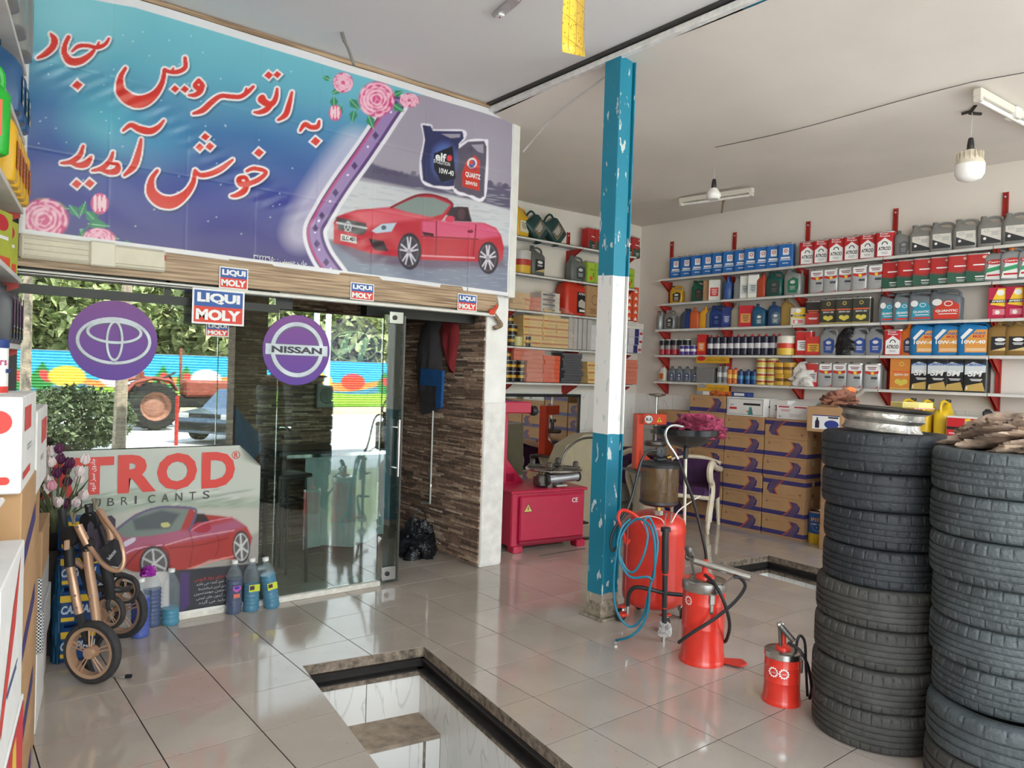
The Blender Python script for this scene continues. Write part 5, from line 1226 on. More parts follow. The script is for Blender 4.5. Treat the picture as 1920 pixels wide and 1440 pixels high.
# ================================================================ shelving on the back wall
BZ=[3.075,2.68,2.283,1.888,1.50]
BD=.25
shelving('shelving_rack','red and white bracket shelving with filters on the back wall',lambda u,v,z:(u,YB-v,z),[4.08,5.02,5.99,6.90],BZ,BD,3.27,1.35,[4.10,5.0,5.97,6.86])
def xat(px,z,y):
    lo,hi=3.,9.
    for _ in range(40):
        m=(lo+hi)/2
        if topx([[m,y,z]])[0][0]<px: lo=m
        else: hi=m
    return (lo+hi)/2
def c1(x): return 920+x*.2638
def rowB(row,items,y=YB-.13):
    for it in items:
        mk,px,yaw,label=it[:4]; z=BZ[row]; x=xat(px,z+.1,y)
        dup(mk,(x,y,z+.0005),math.radians(yaw),label,it[4] if len(it)>4 else None)
yj=P_('yj',jug('oil_jug','oil canister',.22,.12,.33,(222,172,36),(200,150,30),d_plain((222,214,190)))); 
rowB(0,[(yj,c1(208),15,'yellow canister at the left end of the top back shelf'),(rg,c1(700),12,'red and green tin on the top back shelf, left of the pair beside the column'),(rg,c1(752),12,'red and green tin on the top back shelf, right of the pair beside the column'),(rg,c1(965),12,'red and green tin on the top back shelf, right of the column'),(rg,c1(1010),12,'red and green tin at the right end of the top back shelf')])
gjl=P_('gjl',jug('oil_jug','oil canister',.24,.12,.34,(36,66,64),(24,44,42),d_plain((110,104,88))))
for i,x in enumerate((345,470)):
    dup(gjl,(xat(c1(x),BZ[0]+.1,YB-.14)+.05,YB-.13,BZ[0]+.05),None,'dark green canister leaning back on the top back shelf, '+['left','right'][i]+' one','leaning dark green canisters',rot=(0,-.9+.05*i,.1))
ywc=P_('ywc',can('paint_can','can',.22,.25,(214,170,50),d_can((190,188,184),(180,50,40),(216,172,50)))); gbt=P_('gbt',jug('oil_jug','oil canister',.22,.12,.33,(96,96,92),(80,80,78),d_black)); gbt2=P_('gbt2',jug('oil_jug','oil canister',.25,.12,.30,(104,106,104),(90,90,90),d_shield((70,74,74)))); gtn=P_('gtn',tin('oil_tin','oil tin',.17,.12,.25,(150,180,60),d_green,handle=False))
rowB(1,[(ywc,c1(215),0,'yellow and silver round can on the second back shelf'),(gbt,c1(318),8,'grey canister with black label on the second back shelf'),(gbt2,c1(603),5,'dark grey canister beside the lime tins'),(gtn,c1(692),8,'lime green tin, leftmost on the second back shelf','lime green tins'),(gtn,c1(748),8,'lime green tin beside the column on the second back shelf','lime green tins'),(gtn,c1(965),8,'lime green tin right of the column on the second back shelf')])
rj=P_('rj',jug('oil_jug','oil canister',.40,.2,.40,(200,56,38),(190,50,36),None,handle_h=.14,neck=-.3)); 
def box_plain(nm,w,d,h,col,des=None): return carton(nm,'carton',w,d,h,col,des)
cbx=P_('cbx',box_plain('cardboard_box',.30,.2,.36,(176,138,98),lambda mb,F,w,h:(ring2(mb,F,0,h*.55,w*.2,w*.2,w*.03,flat((110,80,56)),.001,20),bars(mb,F,0,h*.25,w*.6,3,flat((110,80,56)),.008,.02))))
rowB(2,[(rj,c1(575),6,'large red canister with printed label on the middle back shelf')]); rr_=bpy.data.objects['oil_jug'] if False else None
rowB(2,[(cbx,c1(692),6,'brown cardboard box beside the red canister'),(cbx,c1(770),6,'brown cardboard box partly behind the column')])
o=[x for x in bpy.data.objects if x.get('label')=='large red canister with printed label on the middle back shelf'][0]
F=FR(.205); mb=MB(); rect2(mb,F,-.02,.03,.16,.27,BK,.001); put_text(mb,'ATROD',WH,F,.07,.25,w=.15,h=.025,bold=.03,eps=.002); poly2(mb,F,[(.0,.1),(.14,.08),(.14,.15),(.05,.19),(.0,.16)],flat((190,180,170)),.002); rect2(mb,F,.02,.045,.12,.07,WH,.002); mb.build('printed_label',parent=o)
ltb=P_('ltb',carton('filter_box','box',.18,.2,.055,(206,196,186),lambda mb,F,w,h:(rect2(mb,F,-w*.4,h*.3,w*.1,h*.7,flat((120,116,116)),.001))))
for i in range(4):
    for k in range(2): dup(ltb,(xat(c1(362+k*45),BZ[2]+.1,YB-.13),YB-.13,BZ[2]+.0005+i*.0555),0,'white flat filter box on the middle back shelf, stack '+['left','right'][k]+', '+['bottom','second','third','top'][i],'stacked white filter boxes')
flt=P_('flt',carton('air_filter','filter',.26,.2,.06,(206,170,126),None)); fltr=P_('fltr',carton('air_filter','filter',.26,.18,.05,(206,120,96),None)); 
filr=P_('filr',carton('filter_box','box',.25,.2,.05,(214,92,60),None)); fily=P_('fily',carton('air_filter','filter',.28,.2,.085,(214,180,120),lambda mb,F,w,h:rect2(mb,F,-w*.48,h*.4,w*.48,h*.6,flat((180,110,60)),.001)))
oil_f=P_('oilf',can('oil_filter','oil filter',.085,.115,(34,32,34),d_can((40,38,36),(206,160,50),(34,34,36)))); 
def stackB(mk,row,px,n,h,what,g,y=YB-.13,yaw=0,dz=0,jit=.01):
    for k in range(n): dup(mk,(xat(px,BZ[row]+.1,y)+random.uniform(-jit,jit),y,BZ[row]+.0005+dz+k*h),math.radians(yaw+random.uniform(-4,4)*(jit>0)),f'{what}, {ORD[k] if k else "lowest"} from the bottom'.replace('lowest from the bottom','lowest'),g)
stackB(flt,2,c1(175),3,.061,'tan air filter in the left pile on the middle back shelf','air filters on the middle back shelf',jit=.012)
stackB(fltr,2,c1(262),3,.051,'reddish air filter in the right pile on the middle back shelf','air filters on the middle back shelf',jit=.015)
orf=P_('orf',carton('oil_filter_box','box',.10,.09,.085,(222,84,44),lambda mb,F,w,h:poly2(mb,F,[(-w*.3,h*.2),(w*.3,h*.2),(0,h*.75)],WH,.001)))
for c_,x in enumerate((965,1010)): stackB(orf,2,c1(x),5,.0855,'small orange box, '+['left','right'][c_]+' column on the middle back shelf','small orange boxes',jit=0)
for c_,(x,y_) in enumerate(((130,YB-.08),(150,YB-.18))):
    stackB(oil_f,3,c1(x),3 if c_==0 else 2,.116,'black and yellow filter, '+['rear','front'][c_]+' left stack on the fourth back shelf','black and yellow filters',y_,jit=0)
stackB(oil_f,3,c1(192),2,.116,'black and yellow filter, middle stack on the fourth back shelf','black and yellow filters',YB-.1,jit=0); stackB(oil_f,3,c1(222),2,.116,'black and yellow filter, stack beside the wrapped filters','black and yellow filters',YB-.1,jit=0)
lcn=P_('lcn',can('glass_jar','jar',.11,.10,(206,200,140),None,lid=(200,196,160))); rowB(3,[(lcn,c1(192),0,'pale jar in front of the black filters'),(oil_f,c1(258),0,'single black and yellow filter before the wrapped filters')],YB-.21)
stackB(fily,3,c1(262),4,.0855,'yellow pleated filter in the left pile on the fourth back shelf','yellow pleated filters',jit=.012); stackB(fily,3,c1(385),5,.0855,'yellow pleated filter in the tall pile on the fourth back shelf','yellow pleated filters',jit=.012,yaw=4); stackB(fily,3,c1(485),4,.0855,'yellow pleated filter in the right pile on the fourth back shelf','yellow pleated filters',jit=.012)
gbk=P_('gbk',carton('filter_box','box',.062,.22,.48*.75,(176,172,168),None))
for i in range(5): dup(gbk,(xat(c1(522+i*33),BZ[3]+.1,YB-.13),YB-.13,BZ[3]+.0005),0,'tall grey box standing on edge, '+nth(i,5)+' of five','tall grey boxes on edge')
bwb=P_('bwb',carton('filter_box','box',.26,.22,.10,(206,200,204),lambda mb,F,w,h:(rect2(mb,F,-w*.1,.004,w*.2,h*.98,flat((52,56,110)),.001),rect2(mb,F,w*.25,h*.3,w*.45,h*.6,flat((180,60,60)),.001))))
stackB(bwb,3,c1(722),3,.1005,'white and blue box on the fourth back shelf by the column','white and blue boxes',jit=0); stackB(bwb,3,c1(980),3,.1005,'white and blue box right of the column','white and blue boxes',jit=.01)
wsl=P_('wsl',carton('filter_box','box',.30,.2,.035,(222,216,208),None)); stackB(wsl,3,c1(985),2,.036,'thin white sleeve on the right column of boxes','thin white sleeves',dz=.302)
for c_,x in enumerate((112,155,215)): stackB(oil_f,4,c1(x),3 if c_<2 else 2,.116,'black and yellow filter, '+['leftmost','middle','rightmost'][c_]+' stack on the lowest back shelf','black and yellow filters on the lowest shelf',jit=0)
stackB(fltr,4,c1(190),3,.051,'reddish filter laid above the black and yellow filters','reddish filters on the lowest back shelf',dz=.235); stackB(fltr,4,c1(285),7,.051,'reddish wrapped filter in the wide pile','reddish filters on the lowest back shelf'); 
stackB(filr,4,c1(392),6,.0505,'orange filter box in the middle pile on the lowest back shelf','orange filter boxes',jit=.005)
blkf=P_('blkf',carton('cabin_filter','filter',.30,.2,.028,(84,84,88),None)); stackB(blkf,4,c1(540),12,.0285,'grey cabin filter in the tall pile on the lowest back shelf','grey cabin filters',jit=.02); stackB(fily,4,c1(705),3,.0855,'beige filter right of the grey cabin filters','beige filters',jit=.01); stackB(fltr,4,c1(955),6,.051,'reddish filter pile right of the column','reddish filters right of the column')
wrapm=plastic()
for i,(row,x,w,h,lab) in enumerate(((2,215,.62,.2,'clear plastic wrap round the reddish air filters'),(3,395,.72,.46,'clear plastic wrap round the yellow pleated filters'),(4,290,.5,.36,'clear plastic wrap round the reddish filter pile'))):
    xx=xat(c1(x),BZ[row]+.1,YB-.13)
    pb=MB().m(wrapm); nn=14; vs=[];fs=[]
    for a in range(nn+1):
        for b in range(nn+1):
            u=a/nn;v=b/nn; vs.append((xx-w/2+w*u,YB-.245-.02*math.sin(u*19+v*7)*math.sin(v*13)+.01*math.sin(u*40),BZ[row]+.004+h*v*(1-.25*(2*u-1)**4)))
    for a in range(nn):
        for b in range(nn): q=a*(nn+1)+b; fs.append((q,q+nn+1,q+nn+2,q+1))
    pb.add(vs,fs,True); o=pb.build('plastic_wrap'); tag(o,lab,'plastic wrap')
for o in list(PROTO.values()):
    for c in list(o.children): bpy.data.objects.remove(c)
    bpy.data.objects.remove(o)
PROTO.clear()
# ================================================================ workshop things
def at(px, py, depth):
    """point at a measured photo pixel, at this distance along the view axis"""
    return Vector((0,0,CAMH)) + ray(px,py)*depth
GRND=lambda px,py: on('Z',0,px,py)
hosem=mat((30,30,32),.45,noise=.1); tealm=mat((22,112,136),.4,noise=.08); redpt=mat((208,50,36),.28,noise=.05,coat=.3); black_p=mat((34,34,36),.45,noise=.1); stl=mat((188,188,184),.25,1.,noise=.06,scale=30); dstl=mat((110,108,104),.4,.8,noise=.2,scale=30)
# ---- painted steel column
cm,nt,p=nodemat('column_paint')
tc=N(nt,'TexCoord');sp=N(nt,'SeparateXYZ');nt.links.new(tc.outputs['Object'],sp.inputs[0]);nz=N(nt,'TexNoise',i_Scale=7.,i_Detail=6.);nt.links.new(tc.outputs['Object'],nz.inputs[0])
ad=N(nt,'Math',operation='MULTIPLY_ADD');ad.inputs[1].default_value=.03;nt.links.new(nz.outputs[0],ad.inputs[0]);nt.links.new(sp.outputs['Z'],ad.inputs[2])
cr=N(nt,'ValToRGB');cr.color_ramp.interpolation='CONSTANT';mr=N(nt,'MapRange');mr.inputs[1].default_value=0;mr.inputs[2].default_value=3.7;nt.links.new(ad.outputs[0],mr.inputs[0]);nt.links.new(mr.outputs[0],cr.inputs[0])
e=cr.color_ramp.elements;e[0].position=0;e[0].color=(*lin((164,154,138)),1);e[1].position=.045;e[1].color=(*lin((22,122,148)),1)
for ps_,c in ((.330,(226,224,220)),(.612,(24,126,152))): q=e.new(ps_);q.color=(*lin(c),1)
n2=N(nt,'TexNoise',i_Scale=16.,i_Detail=8.);mp=N(nt,'Mapping');mp.inputs['Scale'].default_value=(1.5,1.5,.55);nt.links.new(tc.outputs['Object'],mp.inputs[0]);nt.links.new(mp.outputs[0],n2.inputs[0])
c2_=N(nt,'ValToRGB');c2_.color_ramp.elements[0].position=.63;c2_.color_ramp.elements[1].position=.65;nt.links.new(n2.outputs[0],c2_.inputs[0])
mx=N(nt,'Mix',data_type='RGBA');mx.inputs[7].default_value=(*lin((196,204,204)),1);nt.links.new(c2_.outputs[0],mx.inputs[0]);nt.links.new(cr.outputs[0],mx.inputs[6]);nt.links.new(mx.outputs[2],p.inputs['Base Color']);p.inputs['Roughness'].default_value=.4
col=tag(empty('column',(3.59,3.45,0)),'steel column painted teal and white in the middle of the workshop','column',kind='structure')
w2=.076
MB().m(cm).box((-.071,0,1.85),(.009,.14,3.70),.002).box((.071,0,1.85),(.009,.14,3.70),.002).build('flange',parent=col)
MB().m(cm).box((0,.03,1.85),(.134,.008,3.70)).build('web',parent=col)
MB().m(cm).box((-.01,-.052,1.84),(.128,.005,3.66),.001).build('cover_plate',parent=col)
MB().m(mat((150,138,120),.9,noise=.35,scale=30,bump=1.)).box((0,0,.06),(.165,.165,.12),.02).box((0,0,.006),(.22,.22,.012),.004).build('base_plaster',parent=col)
# ---- loose cable and torn paint by the beam
tag(MB().m(mat((206,204,200),.6)).tube(spl([(3.84,4.75,3.40),(3.80,4.4,3.55),(3.74,4.1,3.60),(3.68,3.8,3.625),(3.6,3.5,3.64)],6),.007,6).build('cable'),'loose pale cable hanging under the ceiling beside the beam','cable')
# ---- cardboard boxes with blue band and wing print
kraft=mat((176,138,98),.85,noise=.05,scale=8,vary=.06); kr2=mat((162,126,90),.85,noise=.08,scale=8); bandb=flat((58,52,110),.6); bando=flat((176,84,52),.6); tape=mat((196,170,130),.3,noise=.1,scale=10)
def wing_print(mb,F,w,h,z0=0):
    rect2(mb,F,-w*.5,z0+h*.10,w*.5,z0+h*.32,bandb,.0008)
    poly2(mb,F,[(w*.0,z0+h*.08),(w*.12,z0+h*.34),(w*.22,z0+h*.60),(w*.16,z0+h*.86),(w*.32,z0+h*.84),(w*.40,z0+h*.66),(w*.38,z0+h*.42),(w*.24,z0+h*.10)],bandb,.0014)
    poly2(mb,F,[(-.02*w,z0+h*.08),(w*.11,z0+h*.36),(w*.20,z0+h*.60),(w*.13,z0+h*.88),(w*.17,z0+h*.88),(w*.235,z0+h*.62),(w*.15,z0+h*.36),(w*.02,z0+h*.08)],bando,.002)
    for k in range(4): poly2(mb,F,[(w*(.06+.05*k),z0+h*.1),(w*(.16+.045*k),z0+h*.36),(w*(.26+.03*k),z0+h*.62),(w*(.25+.04*k),z0+h*.84),(w*(.256+.04*k),z0+h*.84),(w*(.267+.03*k),z0+h*.62),(w*(.167+.045*k),z0+h*.36),(w*(.066+.05*k),z0+h*.1)],kraft,.0026)
    poly2(mb,F,[(-w*.43,z0+h*.70),(-w*.39,z0+h*.74),(-w*.40,z0+h*.90),(-w*.37,z0+h*.76),(-w*.33,z0+h*.72),(-w*.39,z0+h*.70)],flat((120,84,60)),.001); rect2(mb,F,-w*.3,z0+h*.78,-w*.08,z0+h*.80,flat((150,110,76)),.001)
def wing_box(W,D,H,flip):
    r=empty('cardboard_box',(0,0,-60)); r['category']='box'
    MB().m(kraft).box((0,0,H/2),(W,D,H),.003).build('carton',parent=r)
    mb=MB(); F=frame((0,-D/2,0),(1,0,0),(0,0,1)); G=frame((W/2,0,0),(0,1,0),(0,0,1))
    if flip: F=frame((0,-D/2,H),(-1,0,0),(0,0,-1)); G=frame((W/2,0,H),(0,-1,0),(0,0,-1))
    wing_print(mb,F,W,H); rect2(mb,G,-D*.5,H*.10,D*.5,H*.32,bandb,.0008)
    rect2(mb,G,-D*.1,H*.7,D*.1,H*.86,flat((120,84,60)),.001)
    mb.build('printed_band',parent=r); MB().m(tape).box((W/2-.0+.0006,0,H*.84),(.0012,.05,H*.3)).box((0,0,H+.0004),(W,.05,.0008)).build('tape',parent=r)
    return r
BH=.2015
wbx=wing_box(.478,.29,BH,False); wbf=wing_box(.478,.29,BH,True)
cols=[('nearest column',4.19,6),('second column',4.68,6),('third column',5.17,7),('fourth column behind the chair',5.66,6)]
for ci,(cn,yc,n) in enumerate(cols):
    for k in range(n):
        fl=(ci==0 and k in (2,5))
        dup(wbf if fl else wbx,(7.10+random.uniform(-.006,.006),yc+random.uniform(-.004,.004),k*(BH+.0005)),-PI/2,
            f"brown box with {'upside-down ' if fl else ''}blue band, {ORD[k]} from the floor in the {cn}" if ci<3 else f'brown box with blue band behind the chair, {ORD[k]} from the floor','brown boxes with blue bands stacked on the right wall')
for r in (wbx,wbf):
    for c in list(r.children): bpy.data.objects.remove(c)
    bpy.data.objects.remove(r)
whc=mat((222,220,216),.7,noise=.04)
def printed_box(name,loc,W,D,H,rz,m,label,cat,prints,flap=False,group=None):
    r=empty(name,loc,rz,label,cat,group); MB().m(m).box((0,0,H/2),(W,D,H),.003).build('carton',parent=r); mb=MB(); F=frame((0,-D/2,0),(1,0,0),(0,0,1)); G=frame((W/2,0,0),(0,1,0),(0,0,1)); prints(mb,F,G,W,D,H)
    if mb.v: mb.build('printed_face',parent=r)
    if flap: MB().m(m).box((0,D*.5+.05,H+.03),(W,.12,.003),R=Matrix.Rotation(.5,3,'X')).build('flap',parent=r)
    return r
def p_white1(mb,F,G,W,D,H):
    for a,b,c,d in ((-.47,.08,.47,.10),(-.47,.9,.47,.92),(-.47,.08,-.46,.92),(.46,.08,.47,.92)): rect2(mb,F,W*a,H*b,W*c,H*d,flat((90,110,110)),.001)
    rect2(mb,F,-W*.42,H*.34,-W*.22,H*.46,RD,.001); bars(mb,F,W*.18,H*.7,W*.45,1,BK,.022,.03); bars(mb,F,-W*.36,H*.62,W*.12,2,GY); poly2(mb,F,[(W*.08,H*.1),(W*.12,H*.5),(W*.18,H*.5),(W*.22,H*.1)],flat((60,130,130)),.001); ell2(mb,F,W*.07,H*.26,.012,.012,OR_,.0014); rect2(mb,G,-D*.2,H*.5,D*.2,H*.6,flat((70,70,74)),.001)
z6=6*(BH+.0005)
printed_box('white_carton',(7.10,4.68,z6+.001),.46,.28,.20,-PI/2,whc,'white carton with teal and red print on the second column of brown boxes','box',p_white1)
printed_box('white_carton',(7.14,4.32,z6+.001),.22,.20,.19,-PI/2-.1,whc,'narrow white carton with grey print behind the low white one','box',lambda mb,F,G,W,D,H:(rect2(mb,F,-W*.4,H*.1,W*.4,H*.11,GY,.001),bars(mb,F,0,H*.7,W*.4,3,BK,.012,.02)))
def p_white2(mb,F,G,W,D,H):
    rect2(mb,F,-W*.44,H*.82,-W*.1,H*.92,flat((176,50,70)),.001); rect2(mb,F,W*.06,H*.82,W*.44,H*.92,flat((176,50,70)),.001); bars(mb,F,-W*.22,H*.68,W*.3,2,flat((206,120,130))); bars(mb,F,.1*W,H*.4,W*.4,3,flat((196,190,190))); rect2(mb,F,-W*.42,H*.12,-W*.36,H*.24,GY,.001)
printed_box('white_carton',(7.03,4.13,z6+.001),.34,.14,.145,-PI/2+.06,whc,'low white carton with crimson strips on the nearest column of boxes','box',p_white2,True)
z7=7*(BH+.0005)
printed_box('flat_packet',(7.10,5.30,z7+.001),.17,.12,.045,-PI/2+.1,whc,'small white and grey packet at the left end on top of the boxes','box',lambda mb,F,G,W,D,H:rect2(mb,F,-W*.5,.002,0,H*.95,GY,.001),group=None)
tag(lump('plastic_packet',mat((214,116,60),.35,noise=.4,scale=20),.05,.11,.04,5,.3),'crumpled orange and violet packet on top of the boxes','packet').location=(7.08,5.08,z7)
printed_box('flat_packet',(7.14,4.86,z6+.2015),.26,.1,.05,-PI/2,flat((40,70,140)),'small blue packet with white print behind the white carton','box',lambda mb,F,G,W,D,H:rect2(mb,F,-W*.2,H*.2,W*.3,H*.8,WH,.001))
tag(lump('cloth_rag',mat((150,138,118),.9,noise=.2),.08,.12,.05,7,.3),'grey dusty rag behind the white cartons','rag').location=(7.17,3.98,z6+.13) if False else (7.17,4.02,z6)
# further cartons behind the tyres
def plainprints(mb,F,G,W,D,H): bars(mb,F,0,H*.6,W*.3,2,flat((130,94,66)))
def p_bottle(mb,F,G,W,D,H):
    rect2(mb,F,-W*.34,H*.12,W*.42,H*.68,WH,.001); rect2(mb,F,-W*.34,H*.64,W*.42,H*.68,flat((60,70,130)),.0014); poly2(mb,F,[(-W*.26,H*.16),(-W*.14,H*.16),(-W*.14,H*.42),(-W*.18,H*.5),(-W*.18,H*.58),(-W*.22,H*.58),(-W*.22,H*.5),(-W*.26,H*.42)],flat((40,34,60)),.0016); ell2(mb,F,W*.2,H*.32,W*.2,H*.17,flat((52,66,140)),.0014); bars(mb,F,W*.2,H*.4,W*.2,3,WH); rect2(mb,F,.1*W,H*.56,W*.38,H*.62,BK,.0015)
for i in range(5): printed_box('cardboard_box',(7.0,3.45,.001+i*.2305),.50,.40,.23,-PI/2,kr2,'plain brown box behind the left tyre stack, '+ORD[i]+' from the floor','box',plainprints,group='plain brown boxes behind the tyres')
printed_box('cardboard_box',(6.93,3.70,1.125),.34,.30,.24,-PI/2+.12,kraft,'open brown box with a bottle picture beside the wheel rim','box',p_bottle,True)
for i in range(5): printed_box('cardboard_box',(7.0,2.85,.001+i*.2305),.60,.40,.23,-PI/2,kr2,'plain brown box under the yellow canisters, '+ORD[i]+' from the floor','box',plainprints,group='plain brown boxes behind the tyres')
for i in range(5): printed_box('cardboard_box',(7.0,2.2,.001+i*.2305),.60,.40,.23,-PI/2,kr2,'plain brown box under the red carton, '+ORD[i]+' from the floor','box',plainprints,group='plain brown boxes behind the tyres')
printed_box('cardboard_box',(7.05,1.95,1.155),.50,.30,.24,-PI/2,kraft,'brown box with dark band behind the dirty rag','box',lambda mb,F,G,W,D,H:(rect2(mb,F,-W*.5,H*.35,W*.5,H*.55,flat((70,76,90)),.001)))
def p_speedy(mb,F,G,W,D,H):
    rect2(mb,F,-W*.49,H*.07,W*.49,H*.93,flat((198,38,44)),.001); rect2(mb,F,-W*.49,H*.44,0,H*.56,BK,.0014); poly2(mb,F,[(-W*.12,H*.9),(-W*.02,H*.93),(W*.1,H*.6),(W*.26,H*.36),(W*.22,H*.16),(W*.08,H*.2),(-W*.1,H*.44)],YE,.0016); ell2(mb,F,W*.2,H*.32,W*.07,H*.12,flat((190,190,190)),.002,16); ell2(mb,F,-W*.1,H*.76,W*.03,H*.05,GY,.002,12)
    put_text(mb,'SPEEDY',WH,F,-W*.02,H*.5,w=W*.30,h=H*.11,bold=.04,eps=.0026,shear=.25); rect2(mb,F,-W*.44,H*.26,-W*.06,H*.31,flat((220,190,190)),.0014); rect2(mb,F,-W*.3,H*.15,-W*.18,H*.19,YE,.0014); put_text(mb,'S',flat((226,120,110)),F,W*.33,H*.62,h=H*.6,eps=.0014)
printed_box('speedy_box',(6.90,2.42,1.155),.36,.28,.20,-PI/2+.05,whc,'red carton with SPEEDY lettering and a yellow swirl','box',p_speedy)
bpy.data.objects['speedy_box'].name='red_carton'
pd=empty('black_part',(6.96,2.36,1.36),.3,'small black moulded part on top of the red carton','part'); MB().m(black_p).box((0,0,.025),(.10,.07,.05),.012).box((0,0,.055),(.07,.04,.015),.006).build('moulding',parent=pd)
yjk=jug('oil_jug','oil canister',.26,.115,.33,(226,188,34),(34,34,34),None,handle_h=.3,neck=-.36)()
for i,y in enumerate((3.00,2.84,2.70)): dup(yjk,(6.98,y,1.155),-PI+(.1 if i else .0),'yellow canister with black cap seen edge on, '+['leftmost','middle','rightmost'][i]+' of three','yellow canisters on the boxes')
for c in list(yjk.children): bpy.data.objects.remove(c)
bpy.data.objects.remove(yjk)
wc=GRND(1541,1010); tag(MB().m(mat((228,228,226),.6)).loft([(0,0,0,.17,.14,6),(.15,0,0,.10,.09,6)],20).build('paper_cone'),'white tapered paper block on the brown box','packaging').location=(7.04,3.60,1.31)
# speedy can
g=GRND(1528,1020); sc=empty('grease_can',(g.x+.1,g.y+.02,0),-PI/2+.3,'blue and yellow grease can reading SPEEDY beside the boxes','can')
b=MB().m(flat((214,178,40),.3)).lathe([(.098,0),(.10,.004),(.10,.10)],28).m(flat((28,84,156),.3)).lathe([(.10,.10),(.10,.30)],28,cap=False).m(stl).lathe([(.10,.30),(.105,.305),(.105,.318),(.095,.318),(.093,.308),(0,.308)],28); b.build('body',parent=sc)
b=MB(); 
for k,ch in enumerate('SPEEDY'):
    a=(k-2.5)*.23; F=frame((.1008*math.sin(a),-.1008*math.cos(a),.24),(math.cos(a),math.sin(a),0),(0,0,1)); put_text(b,ch,flat((236,170,60)),F,0,0,w=.021,h=.035,bold=.04,shear=.2,eps=.0012)
for k,ch in enumerate('CALCIUM GREASE'):
    if ch==' ': continue
    a=(k-6.5)*.09; F=frame((.1008*math.sin(a),-.1008*math.cos(a),.195),(math.cos(a),math.sin(a),0),(0,0,1)); put_text(b,ch,WH,F,0,0,w=.007,h=.014,bold=.02,eps=.0012)
F=frame((0,-.101,.165),(1,0,0),(0,0,1)); put_text(b,'3',WH,F,0,0,h=.016,bold=.02,eps=.001); b.build('lettering',parent=sc)
MB().m(stl).tube(spl([(-.104,0,.28),(-.07,-.08,.20),(.0,-.115,.13),(.07,-.08,.20),(.104,0,.28)],5),.002,6).build('wire_handle',parent=sc)
ytub=empty('plastic_drum',(7.03,3.86-.06,0),0,'yellow plastic drum squeezed between boxes and tyres','drum'); bpy.data.objects.remove(ytub)
# ---- tyre changer
tcz=empty('tyre_changer',(4.12,5.08,0),-.13,'crimson tyre changing machine beside the white wall end','machine'); crim=mat((186,26,68),.35,noise=.04,coat=.2); crd=mat((140,18,50),.4,noise=.05)
MB().m(crim).box((.40,.33,.30),(.80,.62,.50),.01).box((.40,.33,.535),(.84,.66,.025),.006).build('cabinet',parent=tcz)
MB().m(crim).box((.42,.0,.30),(.70,.03,.40),.012).m(crd).box((.42,.002,.085),(.70,.02,.03),.008).build('front_panel',parent=tcz)
for x in (.06,.75): MB().m(crim).box((x,.04,.03),(.10,.10,.06),.005).build('foot',parent=tcz); 
MB().m(crim).box((.13,.50,.93),(.13,.12,.80),.012).box((.20,.50,.60),(.2,.06,.10),.01).prism([(0,0),(.22,0),(0,.26)],-.03,.03,Matrix(((1,0,0),(0,0,1),(0,1,0))),(.18,.50,.545)).build('column_post',parent=tcz)
MB().m(crim).box((.26,.44,1.27),(.30,.12,.11),.01).build('swing_arm',parent=tcz); MB().m(black_p).lathe([(.0,-.03),(.045,-.025),(.05,0),(.045,.025),(0,.03)],14,(.44,.40,1.24),Matrix.Rotation(PI/2,3,'Y')).cyl((.40,.44,1.24),(.44,.42,1.24),.02).build('knob',parent=tcz)
MB().m(black_p).cyl((.13,.50,1.33),(.13,.50,1.38),.05,12).tube([(.13,.50,1.38),(.13,.50,1.85)],.022,10).tube([(.13,.50,1.5+.02*k) if k%2 else (.13,.50,1.5+.02*k) for k in range(10)],.026,8).build('hexagonal_shaft',parent=tcz)
MB().m(stl).lathe([(0,.68),(.27,.68),(.275,.69),(.27,.70),(0,.70)],40,(.63,.30,0)).build('turntable',parent=tcz)
b=MB().m(dstl)
for k in range(4):
    a=PI/4+k*PI/2; R=Matrix.Rotation(a,3,'Z'); b.box(Vector((.63,.30,.715))+R@Vector((.17,0,0)),(.16,.06,.02),.004,R=R).box(Vector((.63,.30,.745))+R@Vector((.21,0,0)),(.05,.05,.06),.012,R=R)
b.build('jaws',parent=tcz); MB().m(dstl).cyl((.63,.30,.55),(.63,.30,.68),.09,20).box((.38,.15,.61),(.10,.12,.11),.015).box((.45,.14,.60),(.07,.1,.12),.01).build('gearbox',parent=tcz)
MB().m(mat((176,180,184),.35,.7)).cyl((.42,.10,.62),(.76,.10,.64),.042,16).m(black_p).cyl((.40,.10,.62),(.43,.10,.62),.052,16).cyl((.76,.10,.64),(.775,.10,.64),.05,16).build('air_cylinder',parent=tcz)
MB().m(mat((206,206,202),.3,.6)).box((.56,.08,.565),(.12,.06,.02),.006).build('air_regulator',parent=tcz)
F=frame((.0,-.016,0),(1,0,0),(0,0,1)); b=MB(); poly2(b,F,[(.10,.36),(.20,.36),(.15,.44)],BK,.001); poly2(b,F,[(.108,.365),(.192,.365),(.15,.431)],flat((220,190,110)),.0016); rect2(b,F,.146,.378,.155,.41,BK,.0022); put_text(b,'CE',WH,F,.66,.44,w=.065,h=.042,bold=.02,eps=.001); b.build('warning_labels',parent=tcz)
MB().m(black_p).box((.84,.10,.20),(.06,.14,.02),.006).box((.85,.02,.06),(.10,.05,.02),.006).build('pedal',parent=tcz)
tag(MB().m(mat((90,84,80),.8)).box((4.55,4.88,.004),(.55,.012,.006)).build('floor_strip'),'thin dark metal strip lying before the crimson machine','strip') 
